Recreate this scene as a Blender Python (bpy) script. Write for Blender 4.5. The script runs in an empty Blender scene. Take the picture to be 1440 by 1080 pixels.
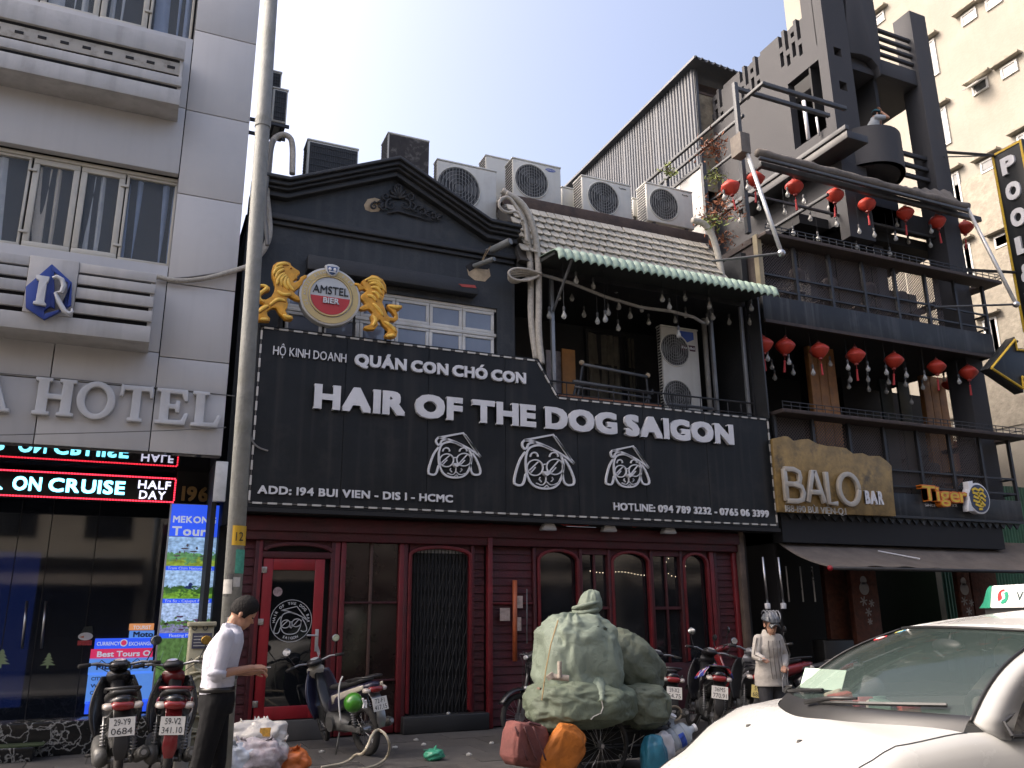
import bpy, bmesh, math, random
from math import sin, cos, pi, radians, sqrt
from mathutils import Vector, Matrix, noise, Euler
S = bpy.context.scene
COL = S.collection
random.seed(11)
# camera
CAM = Vector((0.0, -11.3, 1.5))
RGT = Vector((0.91598, -0.40114, -0.00880)); DWN = Vector((0.09962, 0.24862, -0.96347)); FWD = Vector((0.38867, 0.88163, 0.26769))
FPX = 1176.5
cd = bpy.data.cameras.new('camera'); cam = bpy.data.objects.new('camera', cd); COL.objects.link(cam)
cd.sensor_width = 36; cd.lens = FPX / 1440 * 36; cd.clip_start = 0.05; cd.clip_end = 2000
m3 = Matrix((RGT, -DWN, -FWD)).transposed()
cam.matrix_world = Matrix.Translation(CAM) @ m3.to_4x4()
S.camera = cam
# sky and sun (hazy bright afternoon, sun behind the row of houses, high to the left)
SUN_EL, SUN_AZ = radians(44), radians(-66)       # azimuth from +Y towards +X
w = bpy.data.worlds.new('World'); S.world = w; w.use_nodes = True
nt = w.node_tree; nt.nodes.clear()
sky = nt.nodes.new('ShaderNodeTexSky'); sky.sky_type = 'NISHITA'; sky.sun_disc = False
sky.sun_elevation = SUN_EL; sky.sun_rotation = SUN_AZ
sky.air_density = 0.6; sky.dust_density = 8.0; sky.ozone_density = 0.4
bg = nt.nodes.new('ShaderNodeBackground'); bg.inputs['Strength'].default_value = 0.12
wo = nt.nodes.new('ShaderNodeOutputWorld')
nt.links.new(sky.outputs[0], bg.inputs[0]); nt.links.new(bg.outputs[0], wo.inputs[0])
sd = bpy.data.lights.new('sun', 'SUN'); sd.energy = 0.5; sd.angle = radians(12); sd.color = (1.0, 0.93, 0.84)
sun = bpy.data.objects.new('sun', sd); COL.objects.link(sun)
sv = Vector((sin(SUN_AZ) * cos(SUN_EL), cos(SUN_AZ) * cos(SUN_EL), sin(SUN_EL)))
sun.rotation_euler = sv.to_track_quat('Z', 'Y').to_euler()
S.view_settings.view_transform = 'Standard'; S.view_settings.look = 'None'
S.view_settings.exposure = 2.08; S.view_settings.gamma = 1; S.view_settings.use_curve_mapping = False
S.cycles.max_bounces = 6; S.cycles.diffuse_bounces = 3; S.cycles.glossy_bounces = 3; S.cycles.transparent_max_bounces = 8
S.cycles.use_denoising = True
# survey helpers: a point of the place from the sight line through the lens
def ray(px, py): return RGT * (px - 720) + DWN * (py - 540) + FWD * FPX
def atY(px, py, Y):
 r = ray(px, py); return CAM + r * ((Y - CAM.y) / r.y)
def atX(px, py, X):
 r = ray(px, py); return CAM + r * ((X - CAM.x) / r.x)
def atZ(px, py, Z):
 r = ray(px, py); return CAM + r * ((Z - CAM.z) / r.z)
# materials
MATS = {}
def M(name, col, rough=.6, metal=0., var=.2, scale=2.5, bump=0., bscale=40., streak=0., dirt=None, dirt_amt=.5, dscale=1.5, spec=.5, emit=None, estr=0., coat=0., trans=0., alpha=1., rand=0.):
 if name in MATS: return MATS[name]
 m = bpy.data.materials.new(name); m.use_nodes = True; t = m.node_tree; N = t.nodes; L = t.links
 b = N['Principled BSDF']; c4 = (*col, 1)
 b.inputs['Base Color'].default_value = c4; b.inputs['Roughness'].default_value = rough; b.inputs['Metallic'].default_value = metal
 b.inputs['Specular IOR Level'].default_value = spec; b.inputs['Coat Weight'].default_value = coat
 b.inputs['Transmission Weight'].default_value = trans; b.inputs['Alpha'].default_value = alpha
 tc = N.new('ShaderNodeTexCoord'); src = tc.outputs['Object']
 out = None
 if var > 0:
  n = N.new('ShaderNodeTexNoise'); n.inputs['Scale'].default_value = scale; n.inputs['Detail'].default_value = 7; n.inputs['Roughness'].default_value = .65
  L.new(src, n.inputs['Vector'])
  r = N.new('ShaderNodeMapRange'); r.inputs[1].default_value = .3; r.inputs[2].default_value = .7; r.inputs[3].default_value = 1 - var; r.inputs[4].default_value = 1 + var
  L.new(n.outputs[0], r.inputs[0])
  v = N.new('ShaderNodeMix'); v.data_type = 'RGBA'; v.blend_type = 'MULTIPLY'; v.inputs[0].default_value = 1; v.inputs[6].default_value = c4
  L.new(r.outputs[0], v.inputs[7]); out = v.outputs[2]
  rr = N.new('ShaderNodeMapRange'); rr.inputs[3].default_value = max(0, rough - .12); rr.inputs[4].default_value = min(1, rough + .12)
  L.new(n.outputs[0], rr.inputs[0]); L.new(rr.outputs[0], b.inputs['Roughness'])
 if rand > 0:
  oi = N.new('ShaderNodeObjectInfo'); r = N.new('ShaderNodeMapRange'); r.inputs[3].default_value = 1 - rand; r.inputs[4].default_value = 1 + rand
  L.new(oi.outputs['Random'], r.inputs[0])
  v = N.new('ShaderNodeMix'); v.data_type = 'RGBA'; v.blend_type = 'MULTIPLY'; v.inputs[0].default_value = 1; v.inputs[6].default_value = c4
  if out: L.new(out, v.inputs[6])
  L.new(r.outputs[0], v.inputs[7]); out = v.outputs[2]
 if streak > 0:
  mp = N.new('ShaderNodeMapping'); mp.inputs['Scale'].default_value = (7, 7, .35); L.new(src, mp.inputs[0])
  n = N.new('ShaderNodeTexNoise'); n.inputs['Scale'].default_value = 1.0; n.inputs['Detail'].default_value = 6; L.new(mp.outputs[0], n.inputs['Vector'])
  r = N.new('ShaderNodeMapRange'); r.inputs[1].default_value = .5; r.inputs[2].default_value = .75; r.inputs[3].default_value = 0; r.inputs[4].default_value = streak
  L.new(n.outputs[0], r.inputs[0])
  v = N.new('ShaderNodeMix'); v.data_type = 'RGBA'; v.inputs[6].default_value = c4; v.inputs[7].default_value = (*(dirt or (.03, .028, .025)), 1)
  if out: L.new(out, v.inputs[6])
  L.new(r.outputs[0], v.inputs[0]); out = v.outputs[2]
 if dirt and dirt_amt > 0:
  n = N.new('ShaderNodeTexNoise'); n.inputs['Scale'].default_value = dscale; n.inputs['Detail'].default_value = 9; n.inputs['Roughness'].default_value = .7; L.new(src, n.inputs['Vector'])
  r = N.new('ShaderNodeMapRange'); r.inputs[1].default_value = .52; r.inputs[2].default_value = .68; r.inputs[3].default_value = 0; r.inputs[4].default_value = dirt_amt
  L.new(n.outputs[0], r.inputs[0])
  v = N.new('ShaderNodeMix'); v.data_type = 'RGBA'; v.inputs[6].default_value = c4; v.inputs[7].default_value = (*dirt, 1)
  if out: L.new(out, v.inputs[6])
  L.new(r.outputs[0], v.inputs[0]); out = v.outputs[2]
 if out: L.new(out, b.inputs['Base Color'])
 if bump > 0:
  n = N.new('ShaderNodeTexNoise'); n.inputs['Scale'].default_value = bscale; n.inputs['Detail'].default_value = 5; L.new(src, n.inputs['Vector'])
  bp = N.new('ShaderNodeBump'); bp.inputs['Strength'].default_value = bump; bp.inputs['Distance'].default_value = .02
  L.new(n.outputs[0], bp.inputs['Height']); L.new(bp.outputs[0], b.inputs['Normal'])
 if emit: b.inputs['Emission Color'].default_value = (*emit, 1); b.inputs['Emission Strength'].default_value = estr
 MATS[name] = m; return m
# object helpers
WM = {}     # world matrix of each thing or part built so far
def I4(): return Matrix.Identity(4)
def tag(o, label=None, cat=None, group=None, kind=None):
 if label: o['label'] = label
 if cat: o['category'] = cat
 if group: o['group'] = group
 if kind: o['kind'] = kind
 return o
def thing(name, label, cat, loc=(0, 0, 0), rotz=0, group=None, scale=1, tilt=None):
 o = bpy.data.objects.new(name, None); COL.objects.link(o); o.empty_display_size = .2
 o.location = loc; e = tilt or (0, 0, rotz); o.rotation_euler = e; o.scale = (scale,) * 3
 WM[o] = Matrix.Translation(loc) @ Euler(e).to_matrix().to_4x4() @ Matrix.Scale(scale, 4)
 return tag(o, label, cat, group)
class MB:
 def __init__(s): s.v = []; s.f = []; s.mi = []; s.cur = 0
 def add(s, vs, fs, mat=None, mi=None):
  k = len(s.v)
  for p in vs:
   p = Vector(p); s.v.append(mat @ p if mat is not None else p)
  for f in fs: s.f.append([i + k for i in f]); s.mi.append(s.cur if mi is None else mi)
  return s
 def box(s, x0, x1, y0, y1, z0, z1, mat=None):
  if x0 > x1: x0, x1 = x1, x0
  if y0 > y1: y0, y1 = y1, y0
  if z0 > z1: z0, z1 = z1, z0
  return s.add([(x0, y0, z0), (x1, y0, z0), (x1, y1, z0), (x0, y1, z0), (x0, y0, z1), (x1, y0, z1), (x1, y1, z1), (x0, y1, z1)],
     [(0, 3, 2, 1), (4, 5, 6, 7), (0, 1, 5, 4), (1, 2, 6, 5), (2, 3, 7, 6), (3, 0, 4, 7)], mat)
 def prism(s, pts, d, mat=None):
  """closed outline of 3D points, extruded by vector d"""
  n = len(pts); d = Vector(d); P = [Vector(p) for p in pts]
  nrm = Vector((0, 0, 0))
  for i in range(n): nrm += P[i].cross(P[(i + 1) % n])
  if nrm.dot(d) > 0: P = P[::-1]
  return s.add(P + [p + d for p in P], [list(range(n)), list(range(2 * n - 1, n - 1, -1))] + [(i, i + n, (i + 1) % n + n, (i + 1) % n) for i in range(n)], mat)
 def tube(s, pts, r, n=8, mat=None, cap=True):
  P = [Vector(p) for p in pts]; R = r if isinstance(r, (list, tuple)) else [r] * len(P)
  vs = []; fs = []; prev = None
  for i, p in enumerate(P):
   a = P[max(0, i - 1)]; b = P[min(len(P) - 1, i + 1)]; t = (b - a)
   t = t.normalized() if t.length > 1e-9 else Vector((0, 0, 1))
   if prev is None:
    u = t.cross(Vector((0, 0, 1)));
    if u.length < .05: u = t.cross(Vector((1, 0, 0)))
   else: u = prev - t * prev.dot(t)
   u.normalize(); prev = u; w_ = t.cross(u)
   for k in range(n):
    an = 2 * pi * k / n; vs.append(p + (u * cos(an) + w_ * sin(an)) * R[i])
  for i in range(len(P) - 1):
   for k in range(n):
    a = i * n + k; b = i * n + (k + 1) % n; fs.append((a, b, b + n, a + n))
  if cap: fs.append(tuple(range(n - 1, -1, -1))); fs.append(tuple(range(len(vs) - n, len(vs))))
  return s.add(vs, fs, mat)
 def loft(s, secs, mat=None, cap=True):
  """secs: list of rings (equal length lists of points)"""
  n = len(secs[0]); vs = [p for r in secs for p in r]; fs = []
  for i in range(len(secs) - 1):
   for k in range(n):
    a = i * n + k; b = i * n + (k + 1) % n; fs.append((a, b, b + n, a + n))
  if cap: fs.append(tuple(range(n - 1, -1, -1))); fs.append(tuple(range(len(vs) - n, len(vs))))
  return s.add(vs, fs, mat)
 def ell(s, cs, mat=None, n=14):
  """cs: list of (center, ax, ay) rings with axes vectors"""
  return s.loft([[Vector(c) + Vector(a) * cos(2 * pi * k / n) + Vector(b) * sin(2 * pi * k / n) for k in range(n)] for c, a, b in cs], mat)
 def lathe(s, prof, mat=None, n=16):
  """prof: (r, z) about local Z"""
  return s.loft([[Vector((r * cos(2 * pi * k / n), r * sin(2 * pi * k / n), z)) for k in range(n)] for r, z in prof], mat)
 def ball(s, c, r, mat=None, n=12, m=8):
  r = r if isinstance(r, (tuple, list)) else (r, r, r); c = Vector(c); secs = []
  for i in range(m + 1):
   a = -pi / 2 + pi * i / m; q = max(cos(a), .02)
   secs.append([c + Vector((r[0] * q * cos(2 * pi * k / n), r[1] * q * sin(2 * pi * k / n), r[2] * sin(a))) for k in range(n)])
  return s.loft(secs, mat)
 def torus(s, c, R, r, ax='y', n=28, k=10, mat=None, sq=1.0):
  c = Vector(c); vs = []; fs = []
  for i in range(n):
   a = 2 * pi * i / n
   for j in range(k):
    b = 2 * pi * j / k; q = R + r * cos(b); h = r * sin(b) * sq
    p = (q * cos(a), h, q * sin(a)) if ax == 'y' else ((h, q * cos(a), q * sin(a)) if ax == 'x' else (q * cos(a), q * sin(a), h))
    vs.append(c + Vector(p))
  for i in range(n):
   for j in range(k): fs.append((i * k + j, i * k + (j + 1) % k, ((i + 1) % n) * k + (j + 1) % k, ((i + 1) % n) * k + j))
  return s.add(vs, fs, mat)
 def grid(s, fn, nu, nv, mat=None):
  vs = [fn(i / nu, j / nv) for i in range(nu + 1) for j in range(nv + 1)]
  fs = [(i * (nv + 1) + j, (i + 1) * (nv + 1) + j, (i + 1) * (nv + 1) + j + 1, i * (nv + 1) + j + 1) for i in range(nu) for j in range(nv)]
  return s.add(vs, fs, mat)
 def mesh(s, name, mats, smooth=False):
  me = bpy.data.meshes.new(name); me.from_pydata([tuple(p) for p in s.v], [], s.f)
  for m in (mats if isinstance(mats, (list, tuple)) else [mats]): me.materials.append(m)
  if any(s.mi): me.polygons.foreach_set('material_index', s.mi)
  if smooth: me.polygons.foreach_set('use_smooth', [True] * len(me.polygons))
  bm = bmesh.new(); bm.from_mesh(me); bmesh.ops.recalc_face_normals(bm, faces=bm.faces); bm.to_mesh(me); bm.free()
  return me
 def build(s, name, mats, parent=None, world=True, smooth=False, bevel=0, seg=2, solid=0, kind=None, sub=0, autos=False):
  """world=True: vertices are world coordinates, brought into the parent's space"""
  if parent is not None and world and parent in WM:
   inv = WM[parent].inverted(); s.v = [inv @ p for p in s.v]
  me = s.mesh(name, mats, smooth)
  o = bpy.data.objects.new(name, me); COL.objects.link(o)
  if parent is not None: o.parent = parent; WM[o] = WM[parent]
  else: WM[o] = I4()
  if solid:
   md = o.modifiers.new('solid', 'SOLIDIFY'); md.thickness = solid; md.offset = 0
  if bevel:
   md = o.modifiers.new('bevel', 'BEVEL'); md.width = bevel; md.segments = seg; md.limit_method = 'ANGLE'; md.angle_limit = radians(35)
   me.polygons.foreach_set('use_smooth', [True] * len(me.polygons)); me.set_sharp_from_angle(angle=radians(40)) if seg < 2 else None
  if sub:
   md = o.modifiers.new('sub', 'SUBSURF'); md.levels = sub; md.render_levels = sub
  if autos: me.polygons.foreach_set('use_smooth', [True] * len(me.polygons)); me.set_sharp_from_angle(angle=radians(autos if autos > 1 else 40))
  if kind: o['kind'] = kind
  return o
def piece(mesh, name, parent, mw):
 """one more object on a shared mesh, placed by a world matrix"""
 o = bpy.data.objects.new(name, mesh); COL.objects.link(o); o.parent = parent
 o.matrix_local = WM[parent].inverted() @ mw; WM[o] = mw.copy(); return o
def copy_tree(o, loc=None, rotz=None, label=None, parent=None):
 c = o.copy(); COL.objects.link(c)
 if parent is not None: c.parent = parent
 if loc is not None: c.location = loc
 if rotz is not None: c.rotation_euler = (0, 0, rotz)
 if label: c['label'] = label
 for ch in list(o.children): copy_tree(ch, parent=c)
 return c
def ploc(pts, Y): return [atY(x, y, Y) for x, y in pts]
def pprism(mb, pts, Y, d):
 """outline seen in the photograph, standing on the plane Y, with real depth d towards +Y"""
 return mb.prism(ploc(pts, Y), (0, d, 0))
def pbox(mb, x0, y0, x1, y1, Y, d):
 a = atY(x0, y0, Y); b = atY(x1, y1, Y); return mb.box(a.x, b.x, Y, Y + d, b.z, a.z)
def plane_m(X, Y, Z, rz=0, tilt=0):
 """matrix that stands a drawing (x right, y up, z towards viewer) upright facing -Y"""
 return Matrix.Translation((X, Y, Z)) @ Matrix.Rotation(rz, 4, 'Z') @ Matrix.Rotation(pi / 2 + tilt, 4, 'X')
# lettering
TG = {}
def glyphs(txt, off=0., res=3):
 k = (txt, off, res)
 if k not in TG:
  cu = bpy.data.curves.new('t', 'FONT'); cu.body = txt; cu.size = 1; cu.resolution_u = res; cu.extrude = .5
  o = bpy.data.objects.new('t', cu); me = o.to_mesh()
  vs = [v.co.copy() for v in me.vertices]; fs = [list(p.vertices) for p in me.polygons]
  o.to_mesh_clear(); bpy.data.objects.remove(o); bpy.data.curves.remove(cu)
  if off >= .02:      # bold: the same letter shifted outwards in eight directions, each a hair deeper
   n = len(vs); V = []; F = []
   for i in range(9):
    d = Vector(((i % 3 - 1) * off, (i // 3 - 1) * off, 0))
    V += [Vector((v.x + d.x, v.y + d.y, v.z * (1 + .012 * i))) for v in vs]; F += [[q + n * i for q in f] for f in fs]
   vs, fs = V, F
  TG[k] = (vs, fs)
 return TG[k]
CAPH = None
def text_geo(txt, w, h, depth, off=0., align='c', shear=0.):
 """letters with cap height h, overall width w (None: natural), thickness depth, back on z=0"""
 global CAPH
 if CAPH is None: v0 = glyphs('H')[0]; CAPH = max(v.y for v in v0)
 vs, fs = glyphs(txt, off)
 x0 = min(v.x for v in vs); x1 = max(v.x for v in vs); sy = h / (CAPH + 2 * off)
 sx = (w / (x1 - x0)) if w else sy
 W_ = (x1 - x0) * sx; ox = {'c': -W_ / 2, 'l': 0, 'r': -W_}[align]
 out = [Vector(((v.x - x0) * sx + ox + shear * (v.y) * sy, (v.y + off) * sy, (v.z + .5) * depth)) for v in vs]
 return out, fs
def letters(txt, X0, X1, zb, h, Y, depth, mat, parent, off=0., name='letter', gap=None, slope=0., bevel=0, per=True):
 bevel = 0
 """a row of separate raised letters on a wall facing -Y, baseline zb, filling X0..X1"""
 CAP = glyphs('H')[0]; cap = max(v.y for v in CAP)
 items = []; x = 0; g = .09 if gap is None else gap
 for ch in txt:
  if ch == ' ': x += .30 if off < .04 else .24; continue
  if ch == 'Ó':
   vs, fs = glyphs('O', off); vs = list(vs); xm = (min(v.x for v in vs) + max(v.x for v in vs)) / 2; n = len(vs); Q = [(xm - .08, .77), (xm + .06, .77), (xm + .2, .96), (xm + .02, .96)]
   vs += [Vector((x, y, z)) for z in (-.5, .5) for x, y in Q]; fs = fs + [[n, n + 1, n + 2, n + 3], [n + 7, n + 6, n + 5, n + 4]] + [[n + i, n + (i + 1) % 4, n + 4 + (i + 1) % 4, n + 4 + i] for i in range(4)]
  else: vs, fs = glyphs(ch, off)
  a = min(v.x for v in vs); b = max(v.x for v in vs)
  items.append((ch, x - a, vs, fs)); x += b - a + g
 tot = x - g; sx = (X1 - X0) / tot; sy = h / (cap + 2 * off)
 for ch, ox, vs, fs in items:
  mb = MB()
  mb.add([Vector((X0 + (v.x + ox) * sx, Y - (v.z + .5) * depth, zb + (v.y + off) * sy)) for v in vs], fs)
  mb.build(name, mat, parent, bevel=bevel, seg=1)
# materials of the street
m_asphalt = M('asphalt', (.05, .05, .052), .85, var=.3, scale=3, bump=.4, bscale=120, dirt=(.09, .085, .08), dirt_amt=.5)
m_paver = M('paver', (.082, .076, .069), .75, var=.3, scale=5, bump=.3, bscale=80, dirt=(.05, .048, .044), dirt_amt=.75, dscale=1.3, rand=.16)
m_joint = M('joint', (.05, .048, .045), .9)
m_kerb = M('kerb_stone', (.3, .29, .27), .8, var=.2, bump=.3, dirt=(.1, .1, .09))
m_clad = M('cladding_grey', (.48, .465, .45), .45, metal=.05, var=.04, scale=1.2, streak=.10, dirt=(.22, .20, .18), dirt_amt=.10, dscale=.8, rand=.03)
m_gap = M('dark_gap', (.012, .012, .013), .8, var=0)
m_slat = M('slat_paint', (.43, .415, .395), .5, var=.1, streak=.3, dirt=(.14, .125, .11), dirt_amt=.3)
m_strip = M('pierced_strip', (.40, .37, .32), .6, var=.2, dirt=(.1, .08, .06), dirt_amt=.5, dscale=6)
m_winfr = M('cream_window_frame', (.50, .47, .40), .4, var=.08, dirt=(.2, .18, .15), dirt_amt=.25)
m_glass = M('window_glass', (.25, .28, .3), .06, var=0, spec=.7, alpha=.13)
m_cbeige = M('beige_curtain', (.55, .50, .42), .9, var=.12, scale=6)
m_cgrey = M('grey_curtain', (.50, .52, .53), .9, var=.12, scale=6)
m_cblue = M('blue_curtain', (.22, .28, .40), .9, var=.12, scale=6)
m_room = M('dark_room', (.016, .015, .015), .9, var=.2)
m_letter = M('brushed_letter', (.52, .52, .52), .38, metal=.1, var=.08, dirt=(.2, .19, .18), dirt_amt=.25)
m_lside = m_letter
m_marble = M('black_marble', (.012, .012, .012), .22, var=.1)
def _marble():
 t = m_marble.node_tree; N = t.nodes; L = t.links; b = N['Principled BSDF']
 tc = N.new('ShaderNodeTexCoord'); nz = N.new('ShaderNodeTexNoise'); nz.inputs['Scale'].default_value = 3; nz.inputs['Detail'].default_value = 5
 mx = N.new('ShaderNodeMix'); mx.data_type = 'RGBA'; mx.inputs[0].default_value = .5
 vo = N.new('ShaderNodeTexVoronoi'); vo.feature = 'DISTANCE_TO_EDGE'; vo.inputs['Scale'].default_value = 8
 L.new(tc.outputs['Object'], nz.inputs['Vector']); L.new(tc.outputs['Object'], mx.inputs[6]); L.new(nz.outputs['Color'], mx.inputs[7]); L.new(mx.outputs[2], vo.inputs['Vector'])
 r = N.new('ShaderNodeMapRange'); r.inputs[1].default_value = .0; r.inputs[2].default_value = .06; r.inputs[3].default_value = 1; r.inputs[4].default_value = 0; L.new(vo.outputs['Distance'], r.inputs[0])
 v = N.new('ShaderNodeMix'); v.data_type = 'RGBA'; v.inputs[6].default_value = (.012, .012, .012, 1); v.inputs[7].default_value = (.33, .32, .29, 1)
 L.new(r.outputs[0], v.inputs[0]); L.new(v.outputs[2], b.inputs['Base Color'])
_marble()
# ground
g = MB(); g.box(-400, 400, -400, 400, -.5, -.125); g.build('road', m_asphalt, kind='structure')
g = MB(); g.box(-60, 60, -5.9, 14, -.12, -.012); pav = g.build('pavement', m_joint, kind='structure')
g = MB(); g.box(0, .594, 0, .594, 0, .0);
tm = MB().box(.004, .596, .004, .596, -.012, 0).mesh('paver', m_paver)
k = 0
for i in range(-3, 15):
 for j in range(0, 11):
  if j * .6 - 5.9 > .3: continue
  o = piece(tm, 'paver', pav, Matrix.Translation((i * .6 + (.3 if j % 2 else 0), j * .6 - 5.85, random.uniform(-.003, .002)))); k += 1
kb = MB()
for i in range(-12, 12): kb.box(i * 1.0 + .005, i + .995, -6.1, -5.9, -.124, .005)
kb.build('kerb', m_kerb, kind='structure', bevel=.015)
# the hotel
hot = thing('hotel_building', 'grey metal clad hotel with curtained windows at the left edge', 'building', (-2, 0, 0))
HX = .86                                     # right edge of its front
mb = MB(); mb.box(-6, HX - .02, .25, 9, 3.62, 16); mb.box(-6, -5.6, .12, .3, 0, 3.5)
mb.build('wall', m_gap, hot)
def clad(x0, x1, z0, z1, y=0., dep=.12, nm='cladding_panel'):
 MB().box(x0 + .006, x1 - .006, y, y + dep, z0 + .006, z1 - .006).build(nm, m_clad, hot, bevel=.006)
def zz(px, py, Y=0): return atY(px, py, Y).z
def xx(px, py, Y=0): return atY(px, py, Y).x
JX = xx(262, 150)
rows = [zz(300, 641), zz(300, 554), zz(300, 509), zz(300, 406), zz(300, 280), zz(300, 162), zz(300, 48), 10.6, 12, 14, 16]
for a, b in zip(rows, rows[1:]): clad(JX, HX, a, b)
zb, zl = zz(150, 640), zz(150, 541)
JL = xx(50, 600)
for x0, x1 in ((-6, -3.6), (-3.6, JL), (JL, JX)):
 clad(x0, x1, rows[0], rows[1]);
for x0, x1 in ((-6, -3.6), (-3.6, JL + .08), (JL + .08, JX)): clad(x0, x1, rows[1], zz(150, 488))
for x0, x1 in ((-6, -3.2), (-3.2, JX)):
 clad(x0, x1, zz(150, 488), zz(120, 357)); clad(x0, x1, zz(120, 221), zz(100, 118)); clad(x0, x1, zz(100, 118), zz(180, 30)-.03)
 clad(x0, x1, 11.9, 16)
WL = -4.3
clad(-6, WL, zz(120, 357), zz(120, 221)); clad(-6, WL, zz(180, 30) - .03, 11.9)
def curtain(x0, x1, z0, z1, Y, mat, parent):
 ph_ = random.uniform(0, 6); mb = MB(); mb.grid(lambda u, v: (x0 + (x1 - x0) * u, Y + .03 * sin(u * (x1 - x0) * 30 + ph_ + sin(u * 7 + ph_) * 2.2) + .02 * sin(u * 11 + v * 2 + ph_), z0 + (z1 - z0) * v), 60, 4)
 mb.build('curtain', mat, parent, smooth=True)
def sash(x0, x1, z0, z1, Y, cmat, hinge=True, fr=.075, fixed=False):
 w_ = MB(); f = .035 if fixed else fr
 w_.box(x0, x1, Y, Y + .06, z1 - f, z1); w_.box(x0, x1, Y, Y + .06, z0, z0 + f)
 w_.box(x0, x0 + f, Y + .001, Y + .059, z0 + f, z1 - f); w_.box(x1 - f, x1, Y + .001, Y + .059, z0 + f, z1 - f)
 o = w_.build('window', m_winfr, hot, bevel=.008)
 MB().box(x0 + f - .005, x1 - f + .005, Y + .028, Y + .034, z0 + f - .005, z1 - f + .005).build('pane', m_glass, o)
 curtain(x0 + f, x1 - f, z0 + f, z1 - f, Y + .10, cmat, o)
 if hinge and not fixed:
  hx = x0 if hinge == 1 else x1
  for q in (.14, .84): MB().box(hx - .05, hx + .05, Y - .025, Y + .002, z0 + (z1 - z0) * q, z0 + (z1 - z0) * q + .035).build('hinge', m_winfr, o, bevel=.004)
Yw = .16
def band(z0, z1, xs):
 fr = MB(); fr.box(WL, JX - .005, Yw - .02, Yw + .1, z1 - .05, z1); fr.box(WL, JX - .005, Yw - .02, Yw + .1, z0, z0 + .05)
 fr.build('window_frame', m_winfr, hot, bevel=.006)
 for x0, x1, c, hg, fx in xs: sash(x0, x1, z0 + .052, z1 - .052, Yw, c, hg, fixed=fx)
 MB().box(WL, JX, Yw + .3, Yw + .32, z0, z1).build('room_backing', m_room, hot)
 m = MB(); m.box(JX - .005, JX + .0, 0.1, .3, z0, z1); m.build('reveal', m_clad, hot)
z0w, z1w = zz(120, 357) + .005, zz(120, 221) - .005
X = lambda px: xx(px, 290, Yw)
band(z0w, z1w, [(WL + .02, X(-150), m_cgrey, 0, True), (X(-148), X(-62), m_cbeige, 1, False), (X(-60), X(35), m_cgrey, 0, True), (X(38), X(106), m_cbeige, 1, False), (X(108), X(172), m_cgrey, 2, False), (X(174), X(247), m_cblue, 0, True)])
z0u, z1u = zz(180, 30) - .02, 11.89
X = lambda px: xx(px, 25, Yw)
band(z0u, z1u, [(WL + .02, X(-40), m_cgrey, 0, True), (X(-38), X(50), m_cbeige, 1, False), (X(52), X(138), m_cgrey, 1, False), (X(140), X(208), m_cgrey, 2, False), (X(210), X(272), m_cblue, 0, True)])
def slatbox(name, xl, xr, zb_, zt, dep, mid=None, pattern=()):
 Yf = -dep; mb = MB()
 mb.box(xl, xr, Yf + .05, -.01, zb_, zb_ + .05); mb.box(xl, xl + .05, Yf + .05, -.01, zb_ + .05, zt); mb.box(xr - .04, xr, Yf + .05, -.01, zb_ + .05, zt)
 o = mb.build(name, m_slat, hot, bevel=.005)
 MB().box(xl + .06, xr - .05, Yf + .16, Yf + .18, zb_ + .06, zt - .02).build('backing', m_gap, o)
 for a, b, mt, rec in pattern:
  MB().box(xl - .0, xr + .004, Yf + rec, Yf + .05 + rec * .5, a, b).build('slat', mt, o, bevel=.006)
 return o, Yf
D1 = .45
u = lambda py, px=150: atY(px, py, -D1).z
xr = atY(258, 90, -D1).x
zu = [u(126), u(104), u(98), u(85), u(79), u(61), u(58), u(31)]
bx, _ = slatbox('slatted_balcony', -4.6, xr, zu[0], zu[7] - .03, D1, pattern=[(zu[0], zu[1], m_slat, 0), (zu[2], zu[3], m_slat, 0), (zu[4] , zu[5], m_strip, .06), (zu[6], zu[7], m_slat, 0)])
sl = MB()
for i in range(16):
 x = xr - .15 - i * .26
 if x < -3.8: break
 sl.box(x - .05, x + .05, -D1 + .052, -D1 + .062, (zu[4] + zu[5]) / 2 - .02, (zu[4] + zu[5]) / 2 + .02)
sl.build('pierced_hole', m_gap, bx)
D2 = .5
u = lambda py, px=150: atY(px, py, -D2).z
xr2 = atY(214, 440, -D2).x; xm0 = atY(37, 400, -D2).x; xm1 = atY(108, 400, -D2).x
zt2 = u(374); zb2 = u(475)
bx2, _ = slatbox('slatted_balcony', -4.6, xr2, zb2, zt2 - .01, D2)
MB().box(-4.6, xr2 + .004, -D2, -D2 + .05, zb2, u(452)).build('slat', m_slat, bx2, bevel=.006)
for a, b in ((445, 430), (424, 409), (404, 391), (388, 375)):
 MB().box(xm1 + .004, xr2 + .004, -D2, -D2 + .045, u(a), u(b)).build('slat', m_slat, bx2, bevel=.006)
 MB().box(-4.6, xm0 - .004, -D2, -D2 + .045, u(a), u(b)).build('slat', m_slat, bx2, bevel=.006)
MB().box(xm0, xm1, -D2 - .012, -D2 + .05, u(452), zt2).build('emblem_panel', m_slat, bx2, bevel=.006)
m_rblue = M('emblem_blue', (.015, .045, .25), .35, var=.1)
em = thing('emblem_sign', 'blue hexagon sign with a grey letter R on the slatted balcony', 'sign', tuple(atY(70, 409, -D2)))
ye = -D2 - .1
mb = MB(); pprism(mb, [(73, 371), (36, 403), (36, 432), (62, 449), (62, 436), (71, 430)], ye, .06)
pprism(mb, [(73, 371), (71, 378), (95, 397), (94, 432), (62, 441), (62, 449), (82, 439), (100, 429), (101, 397)], ye + .004, .056)
pprism(mb, [(73, 371), (70, 430), (77, 434), (76, 378)], ye + .008, .05)
mb.build('hexagon', m_rblue, em, bevel=.004)
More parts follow.
